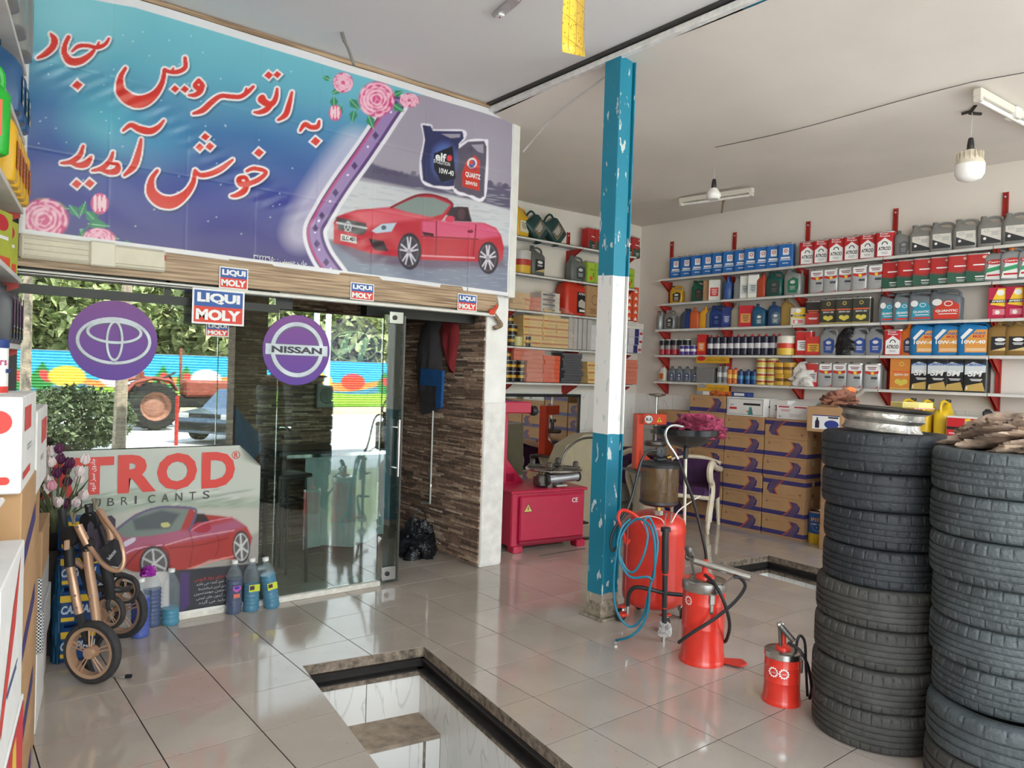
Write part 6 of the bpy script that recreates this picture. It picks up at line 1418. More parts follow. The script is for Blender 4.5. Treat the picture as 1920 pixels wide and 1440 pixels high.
# ---- framed mirror behind it
mir=empty('mirror',(5.46,YB-.06,0),0,'large black framed mirror leaning on the back wall','mirror'); mm,nt,p=nodemat('mirror_glass'); p.inputs['Metallic'].default_value=1;p.inputs['Roughness'].default_value=.01;p.inputs['Base Color'].default_value=(.82,.84,.82,1)
MB().m(mm).box((0,0,.70),(1.42,.012,1.26)).build('mirror_plate',parent=mir); b=MB().m(black_p)
for s in (-1,1): b.box((s*.72,-.006,.70),(.035,.03,1.33),.004)
b.box((0,-.006,1.348),(1.475,.03,.035),.004).box((0,-.006,.05),(1.475,.03,.035),.004); b.build('frame',parent=mir)
# ---- press with B.S plate on a bench, screw handle, wheel guard
bs=empty('repair_press',(6.34,5.63,0),-.35,'orange clamp press with round B.S badge on a bench','machine'); orr=mat((222,72,40),.4,noise=.05)
def bsz(y): return (at(1185,y,6.6)).z
zt,zl=1.185,.565
MB().m(orr).box((0,0,(zt+zl)/2),(.09,.10,zt-zl),.006).box((.15,0,zt-.06),(.36,.10,.12),.006).prism([(0,0),(.34,0),(.34,.10),(.16,.12),(0,.24)],-.05,.05,Matrix(((1,0,0),(0,0,-1),(0,1,0))),(0,0,zl-.02)).build('c_frame',parent=bs)
F=frame((0,-.051,0),(1,0,0),(0,0,1)); b=MB(); ell2(b,F,.10,zt-.06,.055,.05,BK,.001,24); ell2(b,F,.10,zt-.06,.05,.045,WH,.0016,24); put_text(b,'B.S',BK,F,.10,zt-.06,w=.07,h=.035,bold=.03,eps=.0024); poly2(b,F,[(.20,zt-.09),(.27,zt-.09),(.235,zt-.03)],YE,.001); poly2(b,F,[(.231,zt-.08),(.239,zt-.08),(.242,zt-.05),(.228,zt-.05)],BK,.0016); b.build('badge',parent=bs)
MB().m(stl).cyl((.22,0,zt-.2),(.22,0,zt+.20),.016,12).lathe([(.02,zt+.19),(.10,zt+.21),(.105,zt+.225),(.02,zt+.235)],24,(.22,0,0)).build('hand_screw',parent=bs)
MB().m(dstl).lathe([(.03,zt-.30),(.03,zt-.22),(.055,zt-.22),(.055,zt-.18)],16,(.22,0,0)).lathe([(.12,zt-.36),(.13,zt-.34),(.12,zt-.31),(.05,zt-.30)],24,(.22,0,0)).build('pressure_foot',parent=bs)
MB().m(dstl).box((.18,.05,.538),(.50,.42,.02),.004).box((.18,-.15,.518),(.50,.02,.05),.004).build('bench_top',parent=bs)
b=MB().m(mat((206,196,172),.5,noise=.05)); b.loft([(0,.22,.08,.34,.30,5),(.30,.20,.08,.26,.26,4),(.52,.15,.06,.34,.32,4)],24); b.build('pedestal',parent=bs)
# wheel guard of the balancer, mostly seen in the mirror
gd=empty('wheel_balancer',(5.15,5.72,0),0,'olive beige wheel balancer hood seen in the mirror behind the crimson machine','machine'); ol=mat((170,160,134),.45,noise=.05)
b=MB().m(ol); R=Matrix(((1,0,0),(0,0,-1),(0,1,0)));
prof=[(.0,.30),(-.02,.62),(.10,.86),(.35,.97),(.70,.98),(.72,.35)]; b.prism([(x,y) for x,y in prof],-.09,.09,R); 
bpy.data.objects.remove(gd) if False else None
b.prism([(.1,0),(.1,.35),(.6,.35),(.6,0)],-.08,.08,R); b.build('hood',parent=gd); MB().m(dstl).tube(spl([(.0,-.1,.60),(.08,-.1,.80),(.32,-.1,.93),(.7,-.1,.92)],5),.012).build('hood_rim',parent=gd)
# ---- purple chairs with cream scroll arms
purp=mat((58,22,66),.75,noise=.2,scale=14); crm=mat((220,208,184),.45,noise=.06)
def chair(name,loc,rz,label):
    r=empty(name,loc,rz,label,'chair')
    MB().m(purp).box((0,0,.40),(.50,.50,.12),.04).build('seat',parent=r); MB().m(purp).box((0,.22,.56),(.52,.09,.30),.04,R=Matrix.Rotation(-.12,3,'X')).build('backrest',parent=r)
    for s in (-1,1):
        b=MB().m(crm).tube(spl([(s*.27,.22,.62),(s*.27,-.02,.66),(s*.27,-.20,.72),(s*.27,-.29,.66),(s*.27,-.26,.56),(s*.27,-.17,.50),(s*.27,-.16,.38),(s*.27,-.24,.22),(s*.27,-.27,.12)],5),.034,8); b.build('scroll_arm',parent=r)
        MB().m(purp).box((s*.265,.0,.46),(.035,.38,.30),.015).build('side_panel',parent=r)
        MB().m(crm).tube(spl([(s*.27,-.27,.13),(s*.27,-.30,.06),(s*.27,-.29,.0)],4),[.024]*5+[.018]*4,8).build('leg',parent=r); MB().m(crm).tube([(s*.25,.22,.36),(s*.26,.28,.0)],[.024,.018],8).build('leg',parent=r)
    MB().m(crm).tube([(-.26,-.25,.36),(.26,-.25,.36)],.022,8).build('front_rail',parent=r); MB().m(crm).tube(spl([(-.27,.24,.68),(-.12,.25,.72),(0,.25,.73),(.12,.25,.72),(.27,.24,.68)],4),.022,8).build('crest_rail',parent=r)
    return r
chair('upholstered_chair',(6.56,5.06,0),-1.15,'purple upholstered armchair with cream scroll arm by the brown boxes')
chair('upholstered_chair',(6.95,6.18,0),-.1,'second purple armchair behind the orange press')
# ---- waste oil drainer: tank on casters
TX,TY=3.80,3.20
tk=empty('oil_drainer',(TX,TY,0),0,'red wheeled waste oil drainer with clear chamber and catch pan','oil drainer')
MB().m(redpt).lathe([(0,.09),(.10,.095),(.165,.115),(.195,.15),(.20,.19),(.20,.59),(.203,.60),(.20,.61),(.20,.62),(.19,.665),(.15,.70),(.08,.72),(0,.725)],40).build('tank',parent=tk)
for k in range(4):
    a=.5+k*PI/2; x,y=.205*math.cos(a+2.2),.205*math.sin(a+2.2); c=MB().m(redpt).box((x,y,.10),(.07,.05,.012),.004).m(stl).box((x,y,.075),(.035,.035,.04),.006).m(black_p).lathe([(.0,-.014),(.040,-.014),(.045,0),(.040,.014),(0,.014)],18,(x*1.06,y*1.06,.045),Matrix.Rotation(PI/2,3,'X')@Matrix.Rotation(.4*k,3,'Y')); c.build('caster',parent=tk)
def L(px,py,dep=4.68): return tuple(at(px,py,dep)-Vector((TX,TY,0)))
amber,nt,p=nodemat('amber_chamber'); p.inputs['Base Color'].default_value=(*lin((98,76,50)),1);p.inputs['Roughness'].default_value=.08;p.inputs['Alpha'].default_value=.72
ct=Vector(L(1236,910,4.74)); cx,cy=ct.x,ct.y
MB().m(amber).lathe([(.118,.80),(.12,.805),(.12,1.03)],36,(cx,cy,0),cap=False).build('clear_chamber',parent=tk)
MB().m(black_p).lathe([(0,1.028),(.124,1.028),(.126,1.045),(.11,1.06),(0,1.065)],36,(cx,cy,0)).build('chamber_lid',parent=tk); MB().m(black_p).lathe([(0,.785),(.10,.785),(.124,.80),(.122,.815),(0,.815)],36,(cx,cy,0)).build('chamber_base',parent=tk)
MB().m(mat((180,160,130),.6,noise=.3,scale=20)).box((cx+.03,cy-.02,.92),(.03,.012,.21)).m(mat((70,52,34),.3)).lathe([(0,.815),(.112,.815),(.112,.86),(0,.86)],30,(cx,cy,0)).build('level_stick',parent=tk)
gq=Vector(L(1239,847,4.7)); Rg=Matrix(((_r2.x,0,-_fw.x),(_r2.y,0,-_fw.y),(0,1,0)))
Rg=Vector((-_fw.x,-_fw.y,.1)).to_track_quat('Z','Y').to_matrix()
MB().m(black_p).lathe([(0,-.02),(.034,-.02),(.034,.012),(.03,.014)],24,tuple(gq),Rg).m(flat((190,214,224),.1)).lathe([(.03,.012),(0,.012)],24,tuple(gq),Rg).m(BK).box(tuple(gq+Vector((-_fw.x,-_fw.y,0))*.015),(.003,.003,.03)).build('vacuum_gauge',parent=tk)
MB().m(black_p).box((cx,cy,1.075),(.09,.05,.03),.01).cyl((cx,cy,1.06),tuple(gq),.012).m(mat((196,160,90),.3,1.)).cyl((cx+.06,cy,1.08),(cx+.10,cy,1.085),.012,8).cyl((cx,cy,.725),(cx,cy,.79),.018,12).m(stl).cyl((cx,cy,.72),(cx,cy,.75),.03,6).build('valve_block',parent=tk)
# pan on its pole
pc_=Vector(L(1287,815,4.95)); 
MB().m(mat((26,28,30),.25,noise=.1)).lathe([(.03,1.135),(.10,1.15),(.17,1.19),(.205,1.22),(.215,1.225),(.22,1.262),(.224,1.265),(.216,1.262),(.208,1.228),(.16,1.195),(.09,1.165),(0,1.155)],44,(pc_.x,pc_.y,0)).build('catch_pan',parent=tk)
pl=Vector(L(1283,985,4.95)); MB().m(mat((206,200,186),.35,.5)).tube([(pc_.x,pc_.y,1.09),(pl.x,pl.y,.62),(pl.x,pl.y,.18)],.011,10).m(black_p).cyl((pc_.x,pc_.y,1.06),(pc_.x,pc_.y,1.15),.017,12).build('pan_pole',parent=tk)
K5=.361
def c5(x,y,d=4.66): return L(1120+x*K5,760+y*K5,d)
MB().m(stl).tube(spl([c5(445,112,4.75),c5(400,104,4.72),c5(368,116,4.7),c5(354,150,4.68),c5(368,200),c5(395,240),c5(420,282)],5),.0085,8).build('hook_pipe',parent=tk)
MB().m(hosem).tube(spl([c5(420,282),c5(460,390,4.6),c5(500,500,4.6),c5(545,680,4.56),c5(565,790,4.55),c5(555,870,4.55)],6),.0095,8).build('suction_hose',parent=tk)
MB().m(hosem).tube(spl([c5(310,238,4.68),c5(262,240,4.66),c5(225,300,4.64),c5(185,460,4.62),c5(145,560,4.6),c5(95,630,4.6),c5(70,700,4.6),c5(78,755,4.6),c5(110,720,4.6),c5(130,640,4.58),c5(165,590,4.6)],6),.009,8).build('vacuum_hose',parent=tk)
MB().m(redpt).tube(spl([c5(150,720,4.62),c5(130,650,4.6),c5(108,580,4.6),c5(130,545,4.6),c5(180,560,4.58),c5(225,600,4.56),c5(250,650,4.56)],5),.011,8).tube([c5(150,720,4.62),c5(165,700,4.66)],.01).build('push_handle',parent=tk)
MB().m(tealm).tube(spl([c5(170,590,4.56),c5(125,640,4.53),c5(105,740,4.52),c5(150,850,4.5),c5(195,860,4.48),c5(240,780,4.47),c5(262,680,4.48),c5(245,600,4.5),c5(275,590,4.5),c5(312,700,4.46),c5(300,830,4.44),c5(270,960,4.44),c5(235,1100,4.45),c5(170,1150,4.46),c5(105,1080,4.48),c5(85,950,4.5),c5(100,760,4.52),c5(145,640,4.55),c5(215,590,4.53),c5(280,640,4.46),c5(300,760,4.43),c5(290,900,4.42),c5(260,890,4.42),c5(170,890,4.46),c5(115,800,4.5),c5(120,700,4.52)],6),.0075,8).build('air_hose_coil',parent=tk)
e_=Vector(GRND(1155,1209))-Vector((TX,TY,0)); MB().m(tealm).tube(spl([c5(270,960,4.43),c5(265,1050,4.42),c5(240,1130,4.4),c5(180,1195,4.36),(e_.x+.02,e_.y+.02,.015)],6),.0078,8).m(stl).cyl((e_.x+.025,e_.y+.025,.016),(e_.x,e_.y,.012),.009,8).build('air_hose_end',parent=tk)
MB().m(black_p).tube([c5(355,648,4.5),c5(353,700,4.5),c5(352,860,4.5)],.021,14).tube([c5(352,862,4.5),c5(347,1150,4.5)],.016,14).lathe([(.03,-.012),(.03,.012)],16,c5(355,645,4.5)).m(redpt).tube([c5(352,872,4.5),c5(352,878,4.5)],.023,14).tube([c5(349,1050,4.5),c5(349,1055,4.5)],.018,14).build('suction_gun',parent=tk)
MB().m(stl).tube([c5(345,632,4.5),c5(352,600,4.5),c5(358,560,4.5)],[.003,.003,.008],8).tube([c5(372,632,4.5),c5(380,600,4.5),c5(386,560,4.5)],[.003,.003,.008],8).m(mat((214,206,196),.4)).tube(spl([c5(350,620,4.5),c5(330,590,4.52),c5(270,575,4.54),c5(215,585,4.56)],5),.0035,6).tube(spl([c5(385,610,4.5),c5(420,550,4.56),c5(480,505,4.6),c5(535,470,4.64)],5),.004,6).build('thin_tubes',parent=tk)
tag(lump('wrap_film',mat((226,224,220),.15,noise=.2,bump=.8,alpha=.55),.035,.03,.045,2,.3,tk),kind='thing').location=Vector(c5(350,1195,4.5)); bpy.data.objects['wrap_film']['kind']='' 
MB().m(stl).cyl(c5(345,1180,4.5),c5(342,1235,4.5),.012,10).m(black_p).cyl(c5(342,1235,4.5),c5(342,1250,4.5),.016,8).build('gun_nozzle',parent=tk)
MB().m(hosem).tube(spl([c5(440,985,4.52),c5(350,975,4.5),c5(270,955,4.5),c5(200,945,4.52),c5(165,975,4.54),c5(158,1040,4.56)],6),.0125,10).m(stl).cyl(c5(158,1040,4.56),c5(158,1085,4.56),.011).m(redpt).box(c5(135,1085,4.58),(.07,.05,.02),.005).build('ribbed_hose',parent=tk)
MB().m(mat((150,60,40),.5)).tube([c5(158,640,4.6),c5(150,800,4.6),c5(142,1040,4.6)],.0045,6).build('handle_rod',parent=tk)
MB().m(dstl).box(c5(478,770,4.42),(.045,.03,.085),.012,R=Matrix.Rotation(.5,3,'Y')).build('hose_bracket',parent=tk)
rg_=lump('cloth_rag',mat((150,54,84),.9,noise=.5,scale=22,bump=.9),.12,.115,.08,11,.45); rg_.location=(TX+pc_.x+.08,TY+pc_.y-.04,1.205); tag(rg_,'crumpled crimson patterned rag lying in the black catch pan','rag')
# ---- grease pumps
def gears(mb,F,w,h,specs):
    for x,y,r in specs:
        n=12; pts=[]
        for k in range(n*4): a=2*PI*k/(n*4); rr=r*(1.0 if k%4<2 else .82); pts.append((x+rr*math.cos(a),y+rr*math.sin(a)))
        vs=[];
        poly2(mb,F,pts,WH,.001); ell2(mb,F,x,y,r*.66,r*.66,redpt,.0016,20); put_text(mb,AR('ﭘﺎرس'),WH,F,x,y,w=r*.95,eps=.0022)
def pump_bucket(g,r,h,label,lever,feet):
    b0=empty('grease_pump',(g.x,g.y,0),0,label,'grease pump','red grease pumps')
    MB().m(redpt).lathe([(0,0),(r*1.09,0),(r*1.10,.012),(r*1.06,.022),(r*1.04,.028),(r*1.03,.05),(r,.07),(r,h*.42),(r*1.012,h*.43),(r,h*.44),(r,h*.70),(r*1.012,h*.71),(r,h*.72),(r,h*.90),(0,h*.9)],40).build('bucket',parent=b0)
    MB().m(stl).lathe([(r*1.02,h*.86),(r*1.05,h*.87),(r*1.05,h*.97),(r*.98,h*.985),(r*.55,h*1.0),(0,h*1.0)],40).build('lid',parent=b0)
    MB().m(redpt).lathe([(r*.45,h),(r*.45,h+.012),(r*.25,h+.025),(r*.14,h+.03),(r*.14,h+.10),(0,h+.10)],24).build('pump_head',parent=b0)
    return b0
d_c=Vector((_fw.x,_fw.y,0)).normalized()
def ctr(px,py,r): g=GRND(px,py); v=Vector((g.x,g.y,0)).normalized(); return g+v*r
g=ctr(1315,1254,.135); G1=g
pb=pump_bucket(g,.118,.47,'tall red grease pump with silver lid, lever and pedal','l',1)
dep=(g-Vector((0,0,CAMH))).dot(_fw)
def L1(px,py,dd=0): return tuple(at(px,py,dep+dd)-Vector((g.x,g.y,0)))
MB().m(stl).tube([L1(1302,1052,-.02),L1(1407,1084,-.16)],.011,8,flatz=1.6).build('lever',parent=pb)
MB().m(dstl).box(L1(1293,1035,0),(.035,.05,.08),.012,R=Matrix.Rotation(-.5,3,'Y')).tube([L1(1296,1050),L1(1304,1085)],.007).build('lever_bracket',parent=pb)
MB().m(stl).tube([L1(1350,1100,-.1),L1(1376,1082,-.14)],.006).build('link_rod',parent=pb)
MB().m(hosem).tube(spl([L1(1322,1078,-.04),L1(1340,1095,-.12),L1(1358,1130,-.16),L1(1368,1170,-.14),L1(1362,1200,-.05),L1(1354,1203,-.02)],6),.0095,8).build('grease_hose',parent=pb)
MB().m(hosem).tube(spl([L1(1272,1205,-.14),L1(1300,1185,-.17),L1(1340,1160,-.17),L1(1378,1128,-.15),L1(1397,1100,-.14),L1(1388,1084,-.14),L1(1376,1082,-.14)],6),.0095,8).build('delivery_hose',parent=pb)
v=Vector((g.x,g.y,0)).normalized(); rt=Vector((v.y,-v.x,0)); F=frame(tuple(-v*.119-rt*.0+Vector((0,0,0))),tuple(rt),(0,0,1))
b=MB(); a_=-.75; q=(-v*math.cos(a_)+rt*math.sin(a_)); F=frame(tuple(q*.1195),tuple(Vector((-q.y,q.x,0))),(0,0,1)); gears(b,F,0,0,[(0,.355,.026)]); b.build('white_gear_print',parent=pb)
b=MB().m(stl); a_=.35; q=(-v*math.cos(a_)+rt*math.sin(a_)); Rq=Matrix(((-q.y,q.x,0),(q.x,q.y,0),(0,0,1))).transposed(); b.box(tuple(q*.128+Vector((0,0,.38))),(.03,.016,.055),.004,R=Rq).box(tuple(q*.126+Vector((0,0,.33))),(.02,.01,.06),.004,R=Rq); b.build('clasp',parent=pb)
q=(rt*.95-v*.1).normalized(); b=MB().m(redpt).prism([(0,-.025),(.10,-.05),(.13,0),(.10,.05),(0,.025)],0,.012,Matrix(((q.x,-q.y,0),(q.y,q.x,0),(0,0,1))),tuple(q*.115+Vector((0,0,.012)))); b.build('foot_plate',parent=pb)
g=ctr(1464,1329,.10); 
ps2=pump_bucket(g,.086,.262,'small red grease pump with hand lever beside the tyre stack','s',1); dep=(g-Vector((0,0,CAMH))).dot(_fw)
def L1(px,py,dd=0): return tuple(at(px,py,dep+dd)-Vector((g.x,g.y,0)))
MB().m(dstl).tube([L1(1462,1172,-.02),L1(1464,1218,-.02)],.009,8).tube([L1(1462,1172,-.04),L1(1488,1202,-.05)],.009,8,flatz=1.6).m(stl).cyl(L1(1458,1172,-.03),L1(1468,1170,-.03),.012,10).build('lever',parent=ps2)
MB().m(redpt).tube([L1(1470,1200,0),L1(1472,1225,0)],.01).build('pump_rod',parent=ps2)
MB().m(hosem).tube(spl([L1(1478,1205,-.05),L1(1500,1220,-.09),L1(1515,1250,-.09),L1(1522,1290,-.06),L1(1518,1310,-.03)],6),.008,8).build('grease_hose',parent=ps2)
MB().m(hosem).tube(spl([L1(1492,1230,-.04),L1(1494,1205,-.05),L1(1500,1192,-.05),L1(1509,1205,-.05),L1(1511,1250,-.04),L1(1514,1305,-.02)],6),.007,8).m(stl).tube([L1(1491,1235,-.04),L1(1493,1205,-.05)],.005).build('delivery_hose',parent=ps2)
v=Vector((g.x,g.y,0)).normalized(); rt=Vector((v.y,-v.x,0)); b=MB()
for a_,z in ((.1,.165),(-.48,.165)):
    q=(-v*math.cos(a_)+rt*math.sin(a_)); F=frame(tuple(q*.0865),tuple(Vector((-q.y,q.x,0))),(0,0,1)); gears(b,F,0,0,[(0,z,.026)])
b.build('white_gear_print',parent=ps2); q=(-v*math.cos(1.2)+rt*math.sin(1.2)); MB().m(stl).box(tuple(q*.094+Vector((0,0,.2))),(.014,.014,.07),.004).build('clasp',parent=ps2)
# ================================================================ tyres
rub=[mat((40,44,48),.6,noise=.2,scale=9,bump=.35,bscale=90),mat((62,61,57),.7,noise=.22,scale=10,bump=.35,bscale=90),mat((66,72,74),.58,noise=.28,scale=7,bump=.4,bscale=80)]
def tyre_mesh(R,Wd,style,m,seed=0):
    """outer profile with circumferential grooves; lateral grooves cut by sinking vertices between tread blocks"""
    n=288; ri=R*.62; hw=Wd/2
    T=[]   # (r, z, zone) zone: 0 sidewall 1 shoulder 2 tread 3 groove
    T+=[(ri,-hw*.62,0),(ri+.008,-hw*.84,0),(ri+.03,-hw*.98,0),(R*.86,-hw*1.0,0),(R*.93,-hw*.985,0),(R*.965,-hw*.93,1),(R*.984,-hw*.85,1),(R*.992,-hw*.76,1)]
    gz=([-.46,-.15,.15,.46],[-.5,-.2,.1,.42],[-.4,0,.4])[style]
    T.append((R*.995,-hw*.68,1))
    for g in gz: T+=[(R*.999,hw*(g-.05),2),(R*.975,hw*(g-.035),3),(R*.975,hw*(g+.035),3),(R*.999,hw*(g+.05),2)]
    T.append((R*.995,hw*.68,1))
    T+=[(R*.992,hw*.76,1),(R*.984,hw*.85,1),(R*.965,hw*.93,1),(R*.93,hw*.985,0),(R*.86,hw*1.0,0),(ri+.03,hw*.98,0),(ri+.008,hw*.84,0),(ri,hw*.62,0),(ri+.012,hw*.2,0),(ri+.012,-hw*.2,0)]
    vs=[];fs=[];M=len(T);dep=.0055
    for i,(r,z,zo) in enumerate(T):
        for k in range(n):
            a=2*PI*k/n; rr=r
            sk = z/hw
            if zo==1:
                per=(9,7,12)[style]
                if k%per==0: rr-=dep
            elif zo==2:
                if style==0: q=(k+int(abs(sk)*14))%9==0
                elif style==1: q=(k+int(sk*12))%14==0
                else: q=(k+int(abs(sk)*30))%12==0
                if q: rr-=dep*.55
            vs.append((rr*math.cos(a),rr*math.sin(a),z+hw))
    for i in range(M):
        j=(i+1)%M
        for k in range(n):
            fs.append((i*n+k,i*n+(k+1)%n,j*n+(k+1)%n,j*n+k))
    mb=MB().m(m).add(vs,fs,True); return mb
def tyre_obj(mb,loc,rz,label,group):
    r=empty('car_tyre',loc,rz,label,'tyre',group); o=mb.build('casing',parent=r); return r
_tc={}
def tyre(key,R,Wd,style,m,loc,rz,label,group,tilt=(0,0)):
    r=empty('car_tyre',loc,0,label,'tyre',group); r.rotation_euler=(tilt[0],tilt[1],rz)
    if key not in _tc: o=tyre_mesh(R,Wd,style,m).build('casing',parent=r); _tc[key]=o.data
    else: link('casing',_tc[key],r)
    rw=(key,'b')
    if rw not in _tc:
        mb=MB().m(rub[1]); ri=R*.6; mb.lathe([(ri+.05,Wd*1.003),(ri+.052,Wd*1.006),(ri+.056,Wd*1.003)],60,cap=False).lathe([(R*.86,Wd*.995),(R*.862,Wd*1.0),(R*.866,Wd*.99)],60,cap=False); o=mb.build('sidewall_ring',parent=r); _tc[rw]=o.data
    else: link('sidewall_ring',_tc[rw],r)
    return r
S1=(3.505,1.600); z=0
names1=['grooved dark tyre, bottom of the left stack','grooved dark tyre, second from the bottom of the left stack','grooved tyre, third from the bottom of the left stack','grooved tyre, fourth from the bottom of the left stack','black fine-tread tyre, fifth from the bottom of the left stack','black fine-tread tyre, sixth from the bottom of the left stack','worn grey-blue tyre, second from the top of the left stack','worn grey-blue tyre, topmost of the left stack']
off1=[(-.015,-.005),(-.02,.0),(.0,.005),(.005,.005),(.012,-.005),(.02,0),(.012,.006),(.0,.0)]
for i in range(8):
    st_=1 if i<4 else (0 if i<6 else 2); Wd=.174 if i<4 else .167; R=.272 if i<4 else (.262 if i<6 else .268)
    if i==7: R=.274;Wd=.170
    tyre((st_,R),R,Wd,st_,rub[1] if i<4 else (rub[0]),(S1[0]+off1[i][0],S1[1]+off1[i][1],z),i*1.7,names1[i],'tyres in the left stack'); z+=Wd*1.0+.0015
ztop1=z
S2=(3.415,1.055); z=0
names2=['wide curved-tread tyre, second from the bottom of the right stack','smooth worn tyre, third from the bottom of the right stack','worn tyre, fourth from the bottom of the right stack','scuffed tyre, middle of the right stack','grey tyre with straight ribs, third from the top of the right stack','worn grey tyre, second from the top of the right stack','notched grey tyre, topmost of the right stack under the rag']
off2=[(-.02,-.03),(.035,0),(.02,.01),(.01,0),(-.02,0),(-.01,.01),(-.02,0)]
tyre((2,.30),.295,.172,2,rub[1],(S2[0]-.02,S2[1]-.03,0),.4,'large tyre at the very bottom of the right stack, mostly out of frame','tyres in the right stack'); z=.1735
for i in range(7):
    st_=(2,0,1,0,1,0,0)[i]; R=(.292,.270,.270,.272,.276,.274,.280)[i]; Wd=(.176,.163,.163,.164,.167,.167,.170)[i]
    tyre((st_,R,'g'),R,Wd,st_,rub[2],(S2[0]+off2[i][0],S2[1]+off2[i][1],z),i*2.1,names2[i],'tyres in the right stack'); z+=Wd+.0015
ztop2=z
# wheel rim on the left stack
rimm=mat((170,166,158),.38,.75,noise=.45,scale=12,bump=.5,bscale=40); rimd=mat((60,58,56),.5,.6,noise=.3,scale=14)
rimo=empty('wheel_rim',(S1[0]-.01,S1[1]+.02,ztop1+.001),0,'rusty steel wheel rim lying on the left tyre stack','wheel rim',rot=(.05,.03,0))
MB().m(rimm).lathe([(.165,0),(.172,.005),(.160,.02),(.155,.04),(.170,.05),(.176,.058),(.170,.066),(.172,.085),(.186,.09),(.19,.098),(.178,.104),(.160,.10),(.150,.06),(.15,.02),(.165,0)],56,cap=False).build('barrel',parent=rimo)
MB().m(rimd).lathe([(.186,.092),(.203,.100),(.206,.106),(.198,.110),(.180,.104)],56,cap=False).build('flange_lip',parent=rimo)
b=MB().m(rimd).lathe([(.03,.05),(.09,.055),(.12,.075),(.152,.07)],40,cap=False)
b.build('centre_disc',parent=rimo)
gv=lump('work_glove',mat((120,76,58),.9,noise=.35,scale=22,bump=.6),.07,.05,.035,4,.45); gv.location=(S1[0]-.13,S1[1]+.16,ztop1+.112); tag(gv,'crumpled brown and orange work glove on the wheel rim','glove')
MB().m(mat((214,110,50),.8,noise=.2)).tube(spl([(.03,0,.03),(.06,.01,.06),(.09,.0,.075),(.11,-.01,.065)],4),.014,8).build('orange_finger',parent=gv); MB().m(mat((110,100,90),.8,noise=.2)).tube(spl([(.05,-.03,.03),(.09,-.04,.05),(.13,-.04,.07)],4),.012,8).build('grey_finger',parent=gv)
yb=empty('note_block',(S1[0]+.06,S1[1]-.08,ztop1+.112),-.55,'yellow ribbed air filter lying across the wheel rim','filter')
MB().m(mat((214,196,120),.7,noise=.08)).box((0,0,.014),(.15,.09,.026),.003).build('paper_element',parent=yb); b=MB().m(mat((190,172,96),.7))
for k in range(12): b.box((-.068+k*.0062,-.0455,.014),(.002,.002,.022))
b.build('pleats',parent=yb); MB().m(mat((196,140,150),.5)).box((.03,.0,.0),(.10,.095,.004)).build('pink_seal',parent=yb); yb.name='air_filter'
rg2=lump('cloth_rag',mat((160,138,120),.9,noise=.45,scale=9,bump=.8,bscale=30),.20,.20,.075,21,.42,n=44); rg2.location=(S2[0]+.07,S2[1]-.06,ztop2-.004); tag(rg2,'dirty grey brown rag spread over the right tyre stack','rag')
# ================================================================ folded pushchair
PC=GRND(173,1283); fwd=Vector((PC.x,PC.y,0)).normalized()
D0=(PC-Vector((0,0,CAMH))).dot(_fw)
pus=empty('pushchair',(PC.x,PC.y,0),0,'folded black pushchair with rose gold frame and wheels','pushchair')
def q_(px,py,dd=0.): return tuple(at(px,py,D0+dd)-Vector((PC.x,PC.y,0)))
gold=mat((198,160,132),.36,.45,noise=.04); tyrm=mat((52,50,50),.8,noise=.15,scale=30,bump=.3); blk2=mat((36,36,38),.55,noise=.1)
nrm=Vector((-_fw.x-.15,-_fw.y+.1,.02)).normalized()
def wheelP(px,py,rp,dd,spokes=5,w=.035):
    c=Vector(q_(px,py,dd)); r=rp*(D0+dd)/FPX*.985; Rw=nrm.to_track_quat('Z','Y').to_matrix()
    t=MB().m(tyrm).lathe([(r*.80,-w/2),(r*.92,-w*.5),(r*.985,-w*.25),(r,0),(r*.985,w*.25),(r*.92,w*.5),(r*.80,w/2)],48,tuple(c),Rw,cap=False).build('wheel',parent=pus)
    b=MB().m(gold).lathe([(r*.68,-w*.4),(r*.80,-w*.5),(r*.82,0),(r*.80,w*.55),(r*.70,w*.45),(r*.68,-w*.4)],48,tuple(c),Rw,cap=False).lathe([(0,w*.75),(r*.17,w*.7),(r*.20,w*.4),(r*.20,-w*.3),(0,-w*.4)],24,tuple(c),Rw)
    for k in range(spokes):
        for s in (-.17,.17):
            a=2*PI*k/spokes+.35+s*.75; a2=2*PI*k/spokes+.35+s*1.1
            p0=c+Rw@Vector((r*.18*math.cos(a2*1.0),r*.18*math.sin(a2),w*.3)); p1=c+Rw@Vector((r*.72*math.cos(2*PI*k/spokes+.35+s*.62),r*.72*math.sin(2*PI*k/spokes+.35+s*.62),w*.2)); b.tube([tuple(p0),tuple(p1)],r*.028,6)
    b.build('wheel_rim',parent=t); return c
w1=wheelP(173,1222,60.5,0.,5,.045); w2=wheelP(228,1143,54,.55,5,.045); w3=wheelP(206,1147,33,.14,5,.03); w4=wheelP(237,1104,28,.5,5,.03)
MB().m(blk2).tube([tuple(w1),tuple(w2)],.012,8).build('axle',parent=pus)
def tb(pts,r,m,name,n=8,fl=1.): return MB().m(m).tube(spl([q_(*p) for p in pts],5),r,n,flatz=fl).build(name,parent=pus)
tb([(131,1060,0),(136,1085,0),(142,1120,-.01),(149,1150,-.01)],.021,gold,'frame_tube',10); tb([(149,1148,-.01),(154,1170,0),(165,1205,.03)],.018,blk2,'tube_end')
tb([(163,1026,0.),(168,1070,0),(175,1115,.01),(181,1166,.02)],.023,gold,'frame_tube',10)
tb([(128,1012,0),(130,1040,0),(131,1062,0)],.024,blk2,'upper_joint',12)
tb([(116,955,0.05),(120,985,.03),(126,1005,.0)],.020,blk2,'upper_joint',10)
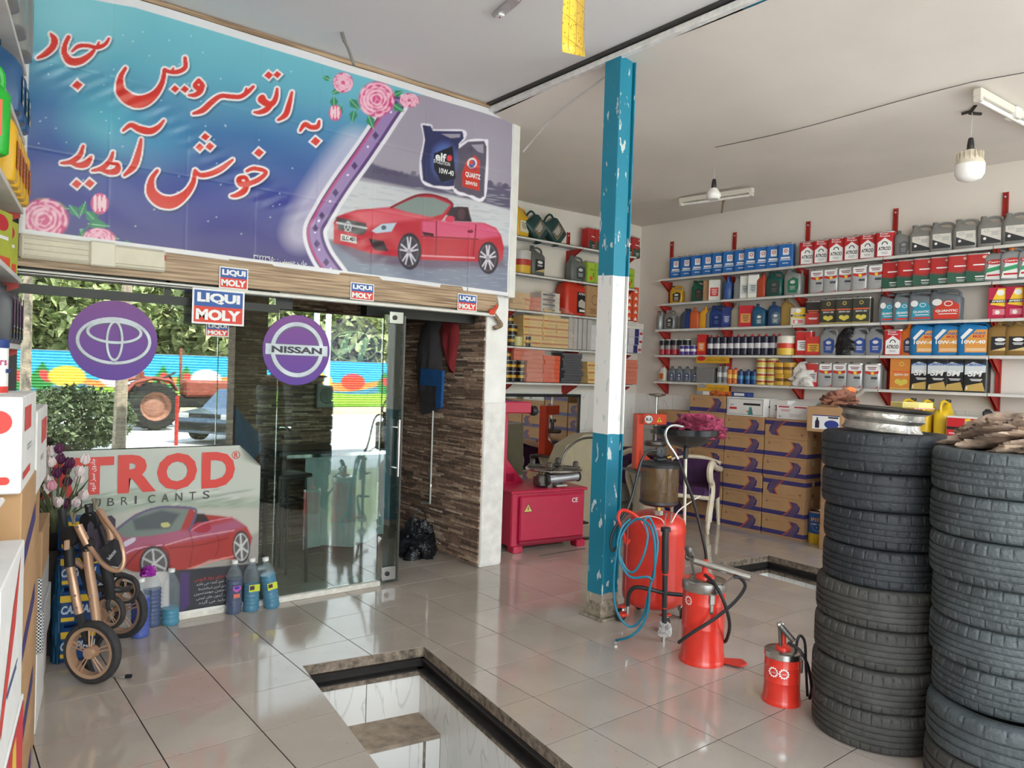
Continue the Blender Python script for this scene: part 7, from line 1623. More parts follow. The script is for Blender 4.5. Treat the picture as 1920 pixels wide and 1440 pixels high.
MB().m(blk2).lathe([(0,-.025),(.045,-.02),(.05,0),(.045,.02),(0,.028)],24,q_(133,1005,0),nrm.to_track_quat('Z','Y').to_matrix()).lathe([(0,-.02),(.032,-.018),(.036,0),(.032,.018),(0,.022)],20,q_(163,1021,-.01),nrm.to_track_quat('Z','Y').to_matrix()).build('hinge_hub',parent=pus)
MB().m(gold).box(q_(125.5,1022,-.035),(.028,.01,.05),.005,R=Matrix.Rotation(.3,3,'Z')).build('badge',parent=pus)
tb([(146,985,-.02),(154,1002,-.02),(164,1021,-.02)],.020,gold,'handle_tube',10)
tb([(165,1021,-.02),(176,1036,-.03),(192,1056,-.05),(210,1068,-.06),(226,1068,-.06),(232,1050,-.05),(229,1028,-.04),(222,1008,-.02),(206,985,0),(190,962,.02),(184,955,.03)],.0115,gold,'handle_loop',10)
tb([(186,957,.04),(196,975,.04),(206,995,.05),(208,1012,.05)],.018,gold,'handle_tube',10)
pan=[q_(*p) for p in ((185,1030,-.045),(202,1020,-.035),(214,1010,-.03),(222,1013,-.03),(228,1035,-.045),(229,1050,-.05),(222,1062,-.055),(208,1060,-.055),(192,1048,-.05))]
c_=sum((Vector(p) for p in pan),Vector())/len(pan); mb=MB().m(mat((40,40,44),.8,noise=.08)); nn=len(pan); off=-fwd*.012; mb.add([tuple(Vector(p)+off) for p in pan]+[tuple(Vector(p)-off*.3) for p in pan]+[tuple(c_+off*2)],[(i,(i+1)%nn,2*nn) for i in range(nn)]+[(i,i+nn,(i+1)%nn+nn,(i+1)%nn) for i in range(nn)]+[tuple(range(2*nn-1,nn-1,-1))])
mb.build('fabric_pocket',parent=pus)
Fp=frame(tuple(c_+off*2.4),tuple(_r2),tuple(_u2)); b=MB(); put_text(b,'belecoo',flat((206,206,210)),Fp,-.004,-.002,w=.055,h=.02,bold=.01,rot=.9,eps=.004); b.build('brand_lettering',parent=pus)
tb([(166,945,.10),(168,960,.1),(172,980,.1),(174,1010,.1),(178,1040,.1)],.020,blk2,'fold_arm',10)
tb([(172,960,.09),(180,975,.1),(192,1000,.1),(200,1030,.1)],.012,blk2,'fold_arm')
MB().m(blk2).lathe([(0,-.02),(.05,-.018),(.055,0),(.05,.018),(0,.02)],20,q_(170,978,.10),nrm.to_track_quat('Z','Y').to_matrix()).build('hinge_hub',parent=pus)
for a,bb_ in ((136,967),(178,940)):
    MB().m(mat((120,110,90),.5)).tube([q_(a-3,bb_-6,.0),q_(a+1,bb_+6,0),q_(a+3,bb_+16,0)],.009,8).tube([q_(a+5,bb_-5,0),q_(a+2,bb_+6,0)],.007).build('hook_catch',parent=pus)
tb([(196,1050,.05),(200,1075,.06),(206,1098,.08),(206,1120,.1)],.026,blk2,'front_fork',10); tb([(180,1106,.1),(200,1102,.1),(222,1106,.1),(240,1104,.2)],.016,blk2,'front_fork')
tb([(206,1118,.09),(202,1135,.08),(206,1147,.09)],.010,blk2,'fork_leg'); tb([(212,1078,.3),(230,1078,.35),(246,1084,.4)],.014,blk2,'mudguard')
tb([(150,1060,.08),(160,1090,.1),(175,1130,.14),(185,1180,.18),(180,1225,.15)],.014,blk2,'under_frame'); tb([(152,1040,.06),(176,1075,.1),(205,1098,.12)],.012,blk2,'under_frame'); tb([(160,1235,.12),(170,1262,.14),(178,1272,.16)],.02,blk2,'under_frame')
tb([(138,1050,.03),(158,1064,.03)],.014,gold,'cross_link'); MB().m(mat((70,60,74),.8)).box(q_(190,1010,.14),(.16,.05,.22),.03,R=Matrix.Rotation(.5,3,'Z')).build('folded_seat',parent=pus)
b=MB().m(chrome)
for px_,py_,dd in ((141,1117,-.035),(144,1140,-.035),(170,1117,-.03),(163,1032,-.03),(166,949,.075),(170,966,.075),(146,988,-.045),(158,1055,.03),(206,1147,.06),(237,1104,.46)): b.lathe([(.006,0),(.006,.005),(0,.008)],8,q_(px_,py_,dd),nrm.to_track_quat('Z','Y').to_matrix())
tag(b.build('rivets',parent=pus),kind='stuff')
P=GRND(212,1270); Q=GRND(246,1272)
tag(MB().m(mat((170,166,158),.4,.4)).tube(spl([(P.x,P.y,.006),((P.x*.6+Q.x*.4),(P.y*.6+Q.y*.4)-.01,.006),((P.x*.3+Q.x*.7),(P.y*.3+Q.y*.7),.008)],4),.006,6).m(black_p).tube([(P.x*.3+Q.x*.7,P.y*.3+Q.y*.7,.009),(Q.x,Q.y,.012)],.010,8).build('hand_tool'),'small metal lever with a black tip lying by the pushchair wheel','tool')
# ---- tulips in a dark bowl
TV=Vector((.615,4.66,0)); D1=(Vector((.62,4.66,.9))-Vector((0,0,CAMH))).dot(_fw)
tul=empty('tulip_vase',(TV.x,TV.y,0),0,'artificial white and dark purple tulips in a dark bowl behind the pushchair','flower vase')
def t_(px,py,dd=0): return tuple(at(px,py,D1+dd)-TV)
def c6(x,y): return (60+x*.2083,820+y*.2083)
bc=Vector(t_(*c6(210,880))); MB().m(mat((30,28,30),.5)).lathe([(.0,bc.z-.07),(.05,bc.z-.07),(.085,bc.z-.02),(.095,bc.z+.03),(.088,bc.z+.03),(.08,bc.z),(0,bc.z)],28,(bc.x,bc.y,0)).build('bowl',parent=tul)
MB().m(mat((60,52,46),.8)).box((bc.x,bc.y,(bc.z-.07)/2),(.16,.14,bc.z-.075),.01).build('stand',parent=tul)
wht=mat((226,208,206),.6,noise=.06);drk=mat((84,22,66),.6,noise=.1);pnk=mat((214,150,166),.6);stm=mat((96,104,70),.7,noise=.15)
rf=random.Random(8)
for x,y,m_ in [(170,130,wht),(170,230,wht),(140,310,wht),(155,390,wht),(125,475,wht),(180,590,wht),(235,592,wht),(130,655,wht),(215,665,wht),(210,765,wht),(120,780,wht),(478,205,wht),(425,310,wht),(415,382,wht),(460,525,wht),(402,592,wht),(180,440,pnk),(243,108,drk),(262,200,drk),(230,325,drk),(310,405,drk),(328,235,drk),(312,605,drk),(350,240,drk),(310,300,drk)]:
    dd=rf.uniform(-.05,.05); p=Vector(t_(*c6(x,y),dd)); q=Vector((bc.x+rf.uniform(-.03,.03),bc.y+rf.uniform(-.03,.03),bc.z)); d=(p-q).normalized(); d=(d+Vector((0,0,1))).normalized()
    Rt=d.to_track_quat('Z','Y').to_matrix(); f=MB().m(m_).lathe([(0,-.026),(.014,-.02),(.020,-.004),(.018,.012),(.010,.026),(.004,.028)],10,tuple(p),Rt)
    for k in range(3): a=2*PI*k/3+x; f.tube([tuple(p+Rt@Vector((.017*math.cos(a),.017*math.sin(a),-.012))),tuple(p+Rt@Vector((.020*math.cos(a),.020*math.sin(a),.008))),tuple(p+Rt@Vector((.009*math.cos(a),.009*math.sin(a),.034)))],[.007,.010,.003],6)
    fo=f.build('tulip',parent=tul); MB().m(stm).tube([tuple(q),tuple((p+q)/2+Vector((rf.uniform(-.01,.01),0,0))),tuple(p-d*.024)],.0028,5).build('stem',parent=fo)
for k in range(12):
    a=rf.uniform(-.5,.55); h=rf.uniform(.16,.36); q=Vector((bc.x,bc.y,bc.z)); e_=q+Vector((a*.35,rf.uniform(-.05,.05),h)); w_=.012; m2_=(q+e_)/2+Vector((-.02*a,-.01,.03)); MB().m(mat((104,112,76),.6,noise=.2)).add([tuple(q),tuple(m2_+Vector((-w_,0,0))),tuple(e_),tuple(m2_+Vector((w_,-.006,0)))],[(0,1,2,3),(3,2,1,0)]).build('leaf',parent=tul)
# ---- washer fluid bottles
def fluid(px,py,col,fill,label,lean=0.,lab=None,g_='washer fluid bottles on the floor',yy=None):
    g=GRND(px,py); 
    r=empty('fluid_bottle',(g.x,(yy or g.y)+.035,0),0,label,'bottle',g_,rot=(0,lean,0)); h=.30;R_=.052
    pr=[(0,0),(R_*.9,0),(R_,.012)]; z=.03
    while z<.20: pr+=[(R_,z),(R_*.93,z+.009),(R_,z+.018)]; z+=.024
    body=pr+[(R_*.99,.222),(R_*.9,.25),(R_*.6,.285),(.018,.305),(.017,.32)]
    MB().m(mat((196,214,222) if fill<1 else col,.08,noise=0,alpha=.14)).lathe(body,28,cap=False).build('shell',parent=r)
    zf=.24*fill; inner=[(rr*.955,zz+.002) for rr,zz in body if zz<=zf]; inner=[(0,.002)]+inner[1:]+[(R_*.9,zf),(0,zf)]
    MB().m(mat(col,.12,noise=0)).lathe(inner,28).build('liquid',parent=r); MB().m(WH).lathe([(.02,.318),(.02,.338),(0,.34)],14).build('cap',parent=r)
    if lab:
        b=MB(); F=frame((0,-R_-.001,.155),(1,0,0),(0,0,1)); lab(b,F); b.build('printed_label',parent=r)
    return r
fluid(287,1176,(8,34,100),.95,'full dark blue washer fluid bottle, leftmost by the poster')
fluid(322,1173,(4,128,160),.42,'nearly empty washer fluid bottle with turquoise rest')
fluid(441,1152,(12,26,84),.93,'dark blue washer fluid bottle with pink label',0,lambda b,F:(poly2(b,F,[(-.022,.03),(.022,.03),(.026,.01),(0,-.012),(-.026,.01)],flat((190,90,170)),.001),ell2(b,F,0,.018,.018,.01,flat((60,60,150)),.0016,16),rect2(b,F,-.02,-.045,.02,-.02,flat((214,110,90)),.001)))
fluid(474,1147,(4,112,146),.72,'turquoise washer fluid bottle with yellow green label, upright',0,lambda b,F:(rect2(b,F,-.035,-.02,.035,.024,flat((196,206,60)),.001),rect2(b,F,-.03,-.008,.0,.018,flat((70,50,60)),.0015)))
fluid(514,1141,(4,112,148),.95,'turquoise washer fluid bottle leaning left, rightmost of the row',-.16,lambda b,F:(rect2(b,F,-.03,-.02,.035,.024,flat((196,206,60)),.001),rect2(b,F,-.024,-.006,.004,.018,flat((70,50,60)),.0015)))
fluid(236,1160,(10,54,170),.95,'bright blue bottle seen through the rear pushchair wheel',yy=4.62)
lv=lump('rubber_glove',mat((150,40,150),.4,noise=.1),.03,.028,.03,6,.4); gq=on('Y',4.72,276,1082); lv.location=(gq.x,4.70,.335); tag(lv,'small purple rubber glove on the leftmost blue bottle','glove')
# stacked blue and yellow bags behind the pushchair
sk=[(.70,4.50,.0),(.70,4.50,.19),(.70,4.52,.38),(.70,4.53,.57)]
for i,(x,y,z) in enumerate(sk):
    r=empty('grease_pouch',(x+.0,y,z),-.2,'blue and yellow packet behind the pushchair, '+['bottom','second','third','top'][i]+' of the stack','packet','blue and yellow packets'); MB().m(mat((28,70,128),.35,noise=.1)).box((0,0,.09),(.20,.14,.178),.02).build('pack',parent=r)
    b=MB(); F=frame((0,-.071,0),(1,0,0),(0,0,1)); rect2(b,F,-.085,.13,.085,.165,YE,.001); put_text(b,'CASPIAN',flat((200,214,226)),F,0,.09,w=.16,h=.045,bold=.04,eps=.001,shear=.2); rect2(b,F,-.08,.03,-.02,.05,YE,.001); b.build('printed_label',parent=r)
tag(lump('plastic_sheet',mat((30,84,120),.4,noise=.15,bump=.4),.025,.05,.30,5,.2),'blue plastic sheet hanging beside the cartons','plastic sheet').location=(.60,4.50,.0)
# ================================================================ cartons and shelf on the left wall
LD=math.atan(LK)
def onLw(y,o=0.): return leftx(y,o)
def lbox(y0,y1,z0,z1,m,label,prints=None,o=0.,D=.34,yaw=0,name='carton_box',group=None,tilt=None):
    W_=(y1-y0)*math.cos(LD)**-1; yc=(y0+y1)/2; r=empty(name,(leftx(yc,o)-D/2*math.cos(LD),yc+D/2*math.sin(LD),z0),PI/2-LD+yaw,label,'box',group)
    if tilt: r.rotation_euler=(tilt,0,PI/2-LD+yaw)
    H=z1-z0; MB().m(m).box((0,0,H/2),(W_,D,H),.004).build('carton',parent=r)
    F=frame((0,-D/2,0),(1,0,0),(0,0,1)); G=frame((-W_/2,0,0),(0,-1,0),(0,0,1)); b=MB()
    if prints: prints(b,F,G,W_,D,H)
    if b.v: b.build('printed_face',parent=r)
    return r
redl=flat((206,62,54),.5)
def pill(b,G,x0,x1,y0,y1,m): 
    r_=(y1-y0)/2; rect2(b,G,x0,y0,x1-r_,y1,m,.001); ell2(b,G,x1-r_,(y0+y1)/2,r_,r_,m,.0013,20)
def p_red(b,F,G,W,D,H):
    pill(b,G,-D*.5,D*.43,H*.62,H*.86,redl); pill(b,G,-D*.5,D*.42,H*.10,H*.18,redl); rect2(b,G,D*.22,H*.3,D*.225,H*.42,BK,.001)
    rect2(b,F,-W*.35,H*.62,W*.1,H*.88,redl,.001); rect2(b,F,-W*.4,H*.12,W*.1,H*.2,redl,.001); bars(b,F,0,H*.45,W*.3,2,GY)
lbox(2.55,3.02,1.195,1.475,whc,'white carton with red rounded bars, topmost of the near left pile',p_red)
lbox(3.10,3.60,1.10,1.40,whc,'white carton with a red mark behind the topmost one',lambda b,F,G,W,D,H:(rect2(b,F,-W*.1,H*.55,W*.4,H*.85,redl,.001),bars(b,F,0,H*.4,W*.3,2,GY)))
kb=lambda b,F,G,W,D,H:(poly2(b,F,[(-W*.5,H*.1),(W*.5,H*.4),(W*.5,H*.62),(-W*.5,H*.3)],bandb,.001),rect2(b,G,-D*.1,H*.0,D*.45,H*.3,bandb,.001))
lbox(2.60,3.10,.90,1.194,kraft,'brown carton with violet band under the white one',kb); lbox(2.60,3.14,.60,.899,kraft,'brown carton with violet band, second below the white one',kb); lbox(2.60,3.14,.30,.599,kraft,'brown carton with violet band, third below the white one',kb); lbox(2.60,3.14,0.,.299,kraft,'brown carton with violet band standing on the floor',kb)
for i in range(4): lbox(3.16,3.60,i*.275,(i+1)*.275-.001,kraft,'plain brown carton behind the banded ones, '+ORD[i]+' from the floor',None,group='plain brown cartons at the left wall',o=.02)
def p_near(b,F,G,W,D,H): poly2(b,F,[(-W*.45,H*.3),(W*.0,H*.75),(W*.3,H*.95),(W*.1,H*.6),(-W*.4,H*.2)],redl,.001); bars(b,F,0,H*.35,W*.5,2,flat((80,90,150)))
lbox(1.98,2.52,.62,1.07,whc,'near white carton with red corner and open flap',p_near,o=-.015)
fl=lbox(2.02,2.46,1.15,1.165,whc,'folded white carton flap slanting over the near carton',None,o=.01,D=.26,name='carton_flap'); fl.rotation_euler=(-.5,0,PI/2-LD); fl.location.z=1.13
def p_speed2(b,F,G,W,D,H):
    rect2(b,F,-W*.47,H*.04,W*.47,H*.96,flat((206,40,52)),.001); poly2(b,F,[(-W*.1,H*.1),(W*.2,H*.2),(W*.1,H*.9),(-W*.05,H*.9)],YE,.0016); rect2(b,F,-W*.47,H*.3,-.05*W,H*.42,GY,.0016); rect2(b,G,-D*.45,H*.04,D*.45,H*.96,flat((206,40,52)),.001); rect2(b,G,-D*.45,H*.25,D*.45,H*.38,GY,.0016)
lbox(2.0,2.54,.31,.619,whc,'red and yellow carton under the near white one',p_speed2,o=-.02); lbox(2.0,2.54,0,.309,whc,'red and yellow carton on the floor at the near left',p_speed2,o=-.02)
mesh_m,nt,p=nodemat('woven_pack'); ck=N(nt,'TexChecker',i_Scale=140.);tc=N(nt,'TexCoord');nt.links.new(tc.outputs['Object'],ck.inputs[0]);ck.inputs[1].default_value=(.7,.7,.7,1);ck.inputs[2].default_value=(.02,.02,.025,1);nt.links.new(ck.outputs[0],p.inputs['Base Color'])
lbox(3.66,4.12,0,.34,whc,'tall white carton on the floor at the end of the left pile',None,o=.02); lbox(3.66,4.14,.341,.52,mesh_m,'black and white woven pack, lower one at the end of the pile',None,name='woven_pack',group='woven packs'); lbox(3.66,4.12,.521,.66,mesh_m,'black and white woven pack, upper one at the end of the pile',None,name='woven_pack',group='woven packs',o=.01); lbox(3.66,4.10,.661,.86,kr2,'torn kraft carton on top of the woven packs',None,o=.01)
lbox(4.14,4.46,0,.30,whc,'white carton with crimson edge farthest along the left pile',lambda b,F,G,W,D,H:rect2(b,F,W*.44,0.01,W*.5,H*.98,flat((150,40,70)),.001),o=.03); lbox(4.14,4.44,.301,.52,mesh_m,'woven pack farthest along the left pile',None,o=.03,name='woven_pack'); lbox(4.14,4.44,.521,.70,kr2,'flattened kraft carton farthest along the left pile',None,o=.04)
# can on the top carton
pv=at(2,745,2.62); pr_=empty('oil_can',(leftx(2.80,.11),2.80,1.476),PI/2-.9,'white can with navy top and red base on the topmost carton','can')
MB().m(WH).lathe([(.05,0),(.05,.14)],28).build('body',parent=pr_); MB().m(flat((40,60,120))).lathe([(.0505,.14),(.052,.145),(.052,.165),(.046,.168),(0,.168)],28).build('lid',parent=pr_); b=MB().m(redl).lathe([(.0504,.002),(.0504,.022)],28,cap=False)
for k,ch in enumerate('Pars B'):
    if ch==' ':continue
    a=(k-2.2)*.26; F=frame((.0504*math.sin(a),-.0504*math.cos(a),.095),(math.cos(a),math.sin(a),0),(0,0,1)); put_text(b,ch,flat((180,60,110)),F,0,0,h=.016,eps=.001,bold=.02)
F=frame((.022,-.0455,.07),(.9,.43,0),(0,0,1)); rect2(b,F,-.012,-.006,.018,.006,flat((40,60,120)),.0016); b.build('printed_label',parent=pr_)
# left shelf
LZ=[2.96,2.63,2.30,1.965,1.65]
ls=empty('shelving_unit',(0,0,0),0,'bracket shelving along the left wall seen edge on','shelving'); oS=.16
Rl=Matrix.Rotation(-LD,3,'Z')
for z in LZ:
    yc=3.3; MB().m(shw).box((leftx(yc,oS)-.11,yc,z-.012),(.22,2.05,.024),.002,R=Rl).build('shelf_board',parent=ls)
    for y in (4.27,3.3):
        x=leftx(y,oS); MB().m(redst).prism([(x-.2,z-.025),(x-.01,z-.025),(x-.01,z-.045),(x-.2,z-.13)],y-.004,y+.004,Matrix(((1,0,0),(0,0,1),(0,1,0)))).build('bracket',parent=ls)
for y in (4.27,3.3): MB().m(redst).box((leftx(y,.40),y,2.3),(.02,.04,1.7)).build('upright',parent=ls)
def lrow(mk,zi,ys,what,g,yaw=0,o=.20,dx=0):
    for i,y in enumerate(ys): dup(mk,(leftx(y,o+.09)+dx,y,LZ[zi]+.0005),PI/2-LD+PI/2*0+math.radians(yaw),what+', '+(ORD[i]+' from the far end'),g)
gyj=jug('oil_jug','oil canister',.20,.24,.36,(132,132,130),(100,100,100),None,handle_h=.15)(); lrow(gyj,0,(4.12,3.84,3.56),'large grey canister high on the left shelf','grey canisters on the left shelf',0,.155)
blj2=jug('oil_jug','oil canister',.11,.20,.29,(44,86,132),(30,60,90),d_black)(); lrow(blj2,1,(4.17,4.02,3.86),'blue canister on the second left shelf','blue canisters on the left shelf',0,.145)
yej=jug('oil_jug','oil canister',.11,.20,.30,(226,174,34),(200,150,30),d_plain((220,120,50)),handle_h=.2)(); lrow(yej,2,(4.2,4.07,3.94,3.81,3.68),'yellow canister on the middle left shelf','yellow canisters on the left shelf',0,.14)
gre=jug('oil_jug','oil canister',.26,.10,.33,(30,160,44),(30,150,40),d_plain((220,90,60)),handle_h=.3)(); dup(gre,(on('Y',3.1,20,220).x-.13,3.1,LZ[2]-.02),.3,'bright green canister at the left picture edge')
bagc=carton('snack_bag','packet',.20,.16,.24,(170,176,60),lambda mb,F,w,h:(ell2(mb,F,0,h*.78,w*.3,h*.14,RD,.001,20),rect2(mb,F,-w*.3,h*.5,w*.3,h*.56,WH,.0014),rect2(mb,F,-w*.4,.01,w*.4,h*.2,flat((214,80,50)),.001),rect2(mb,F,-w*.4,h*.25,-w*.1,h*.5,flat((214,110,50)),.001)))(); 
for i,y in enumerate((4.08,3.84)): dup(bagc,(leftx(y,.27),y,LZ[3]+.0005),PI/2-LD-.3,'colourful packet in clear plastic on the left shelf, '+['farther','nearer'][i],'colourful packets')
pur_j=jug('oil_jug','oil canister',.085,.17,.27,(74,74,78),(50,50,54),lambda mb,F,w,h:(rect2(mb,F,-w*.35,h*.35,w*.35,h*.88,flat((96,40,90)),.001),rect2(mb,F,-w*.35,h*.08,w*.35,h*.35,BK,.001),rect2(mb,F,-w*.2,h*.2,w*.3,h*.23,flat((210,160,60)),.0014),rect2(mb,F,-w*.2,h*.28,w*.3,h*.31,WH,.0014),put_text(mb,'7',WH,F,0,h*.7,h=h*.1,bold=.02,eps=.0016)))(); lrow(pur_j,4,(4.2,4.08,3.96,3.84),'dark grey canister with purple label on the lowest left shelf','purple label canisters',0,.14)
for o in (gyj,blj2,yej,gre,bagc,pur_j):
    for c in list(o.children): bpy.data.objects.remove(c)
    bpy.data.objects.remove(o)
# ================================================================ inside the office
clo=mat((150,166,172),.85,noise=.12,scale=5); 
sk_=empty('sink_cabinet',(0,0,0),0,'sink stand hidden by a pale blue grey curtain behind the glass','sink'); ys=5.62
A_=on('Z',0,573,1024); a=on('Y',ys,572,850);b_=on('Y',ys,742,850); zt_=a.z-.01
x0,x1=a.x,b_.x
MB().m(mat((40,40,42),.3)).box(((x0+x1)/2-.1,ys+.25,zt_+.01),(x1-x0+.25,.52,.05),.01).build('basin_top',parent=sk_); MB().m(chrome).box(((x0+x1)/2-.08,ys-.015,zt_-.01),(x1-x0+.16,.02,.035),.004).build('front_strip',parent=sk_)
vs=[];fs=[];nn=48
for i in range(nn+1):
    u=i/nn; x=x0+(x1-x0)*u; zb=.13+.02*math.sin(u*9)+(.16*max(0,(u-.55))**1.2 if u>.55 else 0)
    for j in range(9): t=j/8; vs.append((x,ys-.01+.012*math.sin(u*34)*(.2+.8*(1-t))+.006*math.sin(u*71),zb+(zt_-.02-zb)*t))
for i in range(nn):
    for j in range(8): q=i*9+j; fs.append((q,q+9,q+10,q+1))
MB().m(clo).add(vs,fs,True).build('curtain',parent=sk_)
for x in (x0-.15,x1-.03): 
    for y in (ys+.06,ys+.42): MB().m(blackm).box((x,y,zt_/2),(.03,.03,zt_),.003).build('leg',parent=sk_)
MB().m(chrome).tube(spl([(x0+.15,OB-.04,zt_+.14),(x0+.15,OB-.12,zt_+.15),(x0+.15,OB-.22,zt_+.11)],4),.012,8).box((x0+.15,OB-.05,zt_+.15),(.12,.05,.03),.008).build('tap',parent=sk_)
P=on('Y',OB-.05,612,742); fx=empty('wall_socket_box',(P.x,OB-.05,P.z),0,'square box with a round grille on the office wall','wall box'); MB().m(mat((150,158,150),.5)).box((0,0,0),(.20,.04,.22),.01).build('box',parent=fx); MB().m(mat((120,128,120),.4)).lathe([(.0,0),(.03,.002),(.05,.012),(.07,.008),(.075,0)],28,(0,-.02,0),Matrix.Rotation(PI/2,3,'X')).build('grille',parent=fx)
# plastic bag of rubbish, conduit, clothes on the cladding
P=GRND(765,1024); gb_=lump('rubbish_bag',bagm,.13,.12,.16,31,.3,n=22); gb_.location=(3.36,5.42,0); tag(gb_,'black rubbish bag standing on the office floor','bag'); MB().m(black_p).tube(spl([(-.06,0,.22),(-.05,0,.33),(0,0,.40),(.06,0,.38),(.09,0,.26)],5),.006,6).build('handle',parent=gb_)
P0=on('X',PX0-.03,812,766);P1=on('X',PX0-.03,797,941); tag(MB().m(mat((190,190,186),.4,.3)).tube([(PX0-.03,P0.y,P0.z+.5),(PX0-.03,P0.y,P1.z)],.009,8).tube([(PX0-.03,P0.y,P1.z),(PX0-.03,P0.y+.14,P1.z-.02)],.009,8).m(chrome).cyl((PX0-.03,P0.y,P1.z+.15),(PX0-.03,P0.y,P1.z+.17),.014,8).build('conduit'),'thin grey conduit running down the stone cladding','pipe')
def garment(name,pts,m,label,cat,y,th=.05,extra=None):
    """hanging cloth: outline on the wall plane with folded thickness"""
    n=len(pts); P=[on('X',PX0-.06,*p) for p in pts]; cyz=sum(P,Vector())/n; r=empty(name,(PX0-.06,cyz.y,cyz.z),0,label,cat)
    vs=[];fs=[]; R_=6
    for k in range(R_+1):
        s=1-k/R_*1.0; d=th*math.sqrt(max(0,1-s*s))
        for i,p in enumerate(P): q=(p-cyz)*max(s,.001); vs.append((-d-.012*math.sin(q.y*60+q.z*4)*(k>0),q.y,q.z))
    for k in range(R_):
        for i in range(n): j=(i+1)%n; fs.append((k*n+i,k*n+j,(k+1)*n+j,(k+1)*n+i)); 
    o=MB().m(m).add(vs,fs,True).build('cloth',parent=r)
    if extra: extra(r)
    return r
blw=mat((24,80,140),.85,noise=.1,bump=.3); gyw=mat((66,62,64),.85,noise=.1,bump=.3)
ja=garment('work_jacket',[(806,585),(826,590),(828,640),(830,700),(826,765),(812,770),(806,775),(790,778),(788,720),(784,660),(788,625)],gyw,'grey and blue work jacket hanging in the office doorway','jacket',0,.07)
for pts in ([(790,690),(830,695),(829,725),(788,722)],[(819,725),(829,725),(827,764),(817,768)]):
    P=[on('X',PX0-.14,*p) for p in pts]; MB().m(blw).add([tuple(Vector((PX0-.145,p.y,p.z))-ja.location) for p in P]+[tuple(Vector((PX0-.12,p.y,p.z))-ja.location) for p in P],[(0,1,2,3),(7,6,5,4),(0,4,5,1),(1,5,6,2),(2,6,7,3),(3,7,4,0)]).build('blue_panel',parent=ja)
garment('red_shirt',[(838,588),(858,592),(862,630),(852,700),(842,698),(838,660),(830,650),(828,620)],mat((128,30,36),.85,noise=.1,bump=.3),'dark red shirt hanging beside the work jacket','shirt',0,.05)
tag(MB().m(mat((58,42,36),.6)).box((PX0-.02,(YG+OB)/2,2.06),(.03,OB-YG-.2,.07),.004).build('coat_rail'),'dark wooden coat rail on the stone cladding','rail')
stl_=empty('bar_stool',(2.12,5.30,0),.2,'dark metal stool behind the glass beside the sink','stool')
for s in (-1,1):
    for t in (-1,1): MB().m(blackm).tube([(s*.13,t*.13,.0),(s*.11,t*.11,.78)],.012,8).build('leg',parent=stl_)
MB().m(blackm).box((0,0,.79),(.30,.30,.03),.008).build('seat',parent=stl_); MB().m(blackm).tube([(-.12,-.12,.6),(.12,-.12,.6),(.12,.12,.6),(-.12,.12,.6)],.009,6,closed=True).build('footrest',parent=stl_)
P=[on('Y',5.05,*p) for p in ((442,760),(452,775),(486,815),(489,845),(478,862),(440,842))]; bcl=MB().m(mat((44,84,120),.9,noise=.1,bump=.3)); n=len(P)
bcl.add([(p.x,5.05+.012*math.sin(i*2),p.z) for i,p in enumerate(P)]+[(p.x,5.10,p.z) for p in P],[tuple(range(n))[::-1],tuple(range(n,2*n))]+[(i,(i+1)%n,(i+1)%n+n,i+n) for i in range(n)]); tag(bcl.build('blue_cloth'),'blue cloth hanging behind the glass above the poster corner','cloth')
# ================================================================ ceiling fittings
def bulb(px,py0,x,y,r,h,label,style):
    z0=3.50; P=Vector((x,y,0)); r0=empty('hanging_bulb',(x,y,0),0,label,'lamp','bare bulbs hanging from the ceiling'); zb=on('Y',y,px,py0).z
    MB().m(mat((200,196,188),.5)).tube(spl([(0,0,3.53),(.006,0,(3.53+zb+h)/2+.05),(-.004,0,zb+h+.08)],5),.003,6).build('cord',parent=r0)
    MB().m(black_p).lathe([(.0,zb+h+.09),(.016,zb+h+.08),(.022,zb+h+.04),(.024,zb+h),(.02,zb+h-.005)][::-1],16).build('socket',parent=r0)
    em=mat((244,242,236),.3,noise=0,emit=.0)
    if style: 
        MB().m(mat((226,216,196),.4)).lathe([(.028,zb+h),(.045,zb+h-.02),(r*.92,zb+h*.62),(r,zb+h*.52)],28,cap=False).build('heat_sink',parent=r0)
        b=MB().m(mat((206,196,176),.4))
        for k in range(16): a=2*PI*k/16; b.box((r*.78*math.cos(a),r*.78*math.sin(a),zb+h*.78),(.02,.004,h*.28),R=Matrix.Rotation(a,3,'Z'))
        tag(b.build('cooling_fins',parent=r0),kind='stuff')
        MB().m(em).lathe([(0,zb),(r*.4,zb+.004),(r*.8,zb+h*.1),(r*.98,zb+h*.25),(r,zb+h*.53),(0,zb+h*.53)],28).build('globe',parent=r0)
    else: MB().m(em).lathe([(0,zb),(r*.7,zb+.002),(r*.95,zb+h*.2),(r,zb+h*.4),(r*.8,zb+h*.7),(.03,zb+h),(.02,zb+h)],28).build('globe',parent=r0)
bulb(1817,341,5.68,2.10,.094,.22,'large white LED bulb hanging at the right','a' and True)
bulb(1338,374,5.635,4.20,.066,.10,'small flat LED bulb hanging near the tube fitting',False)
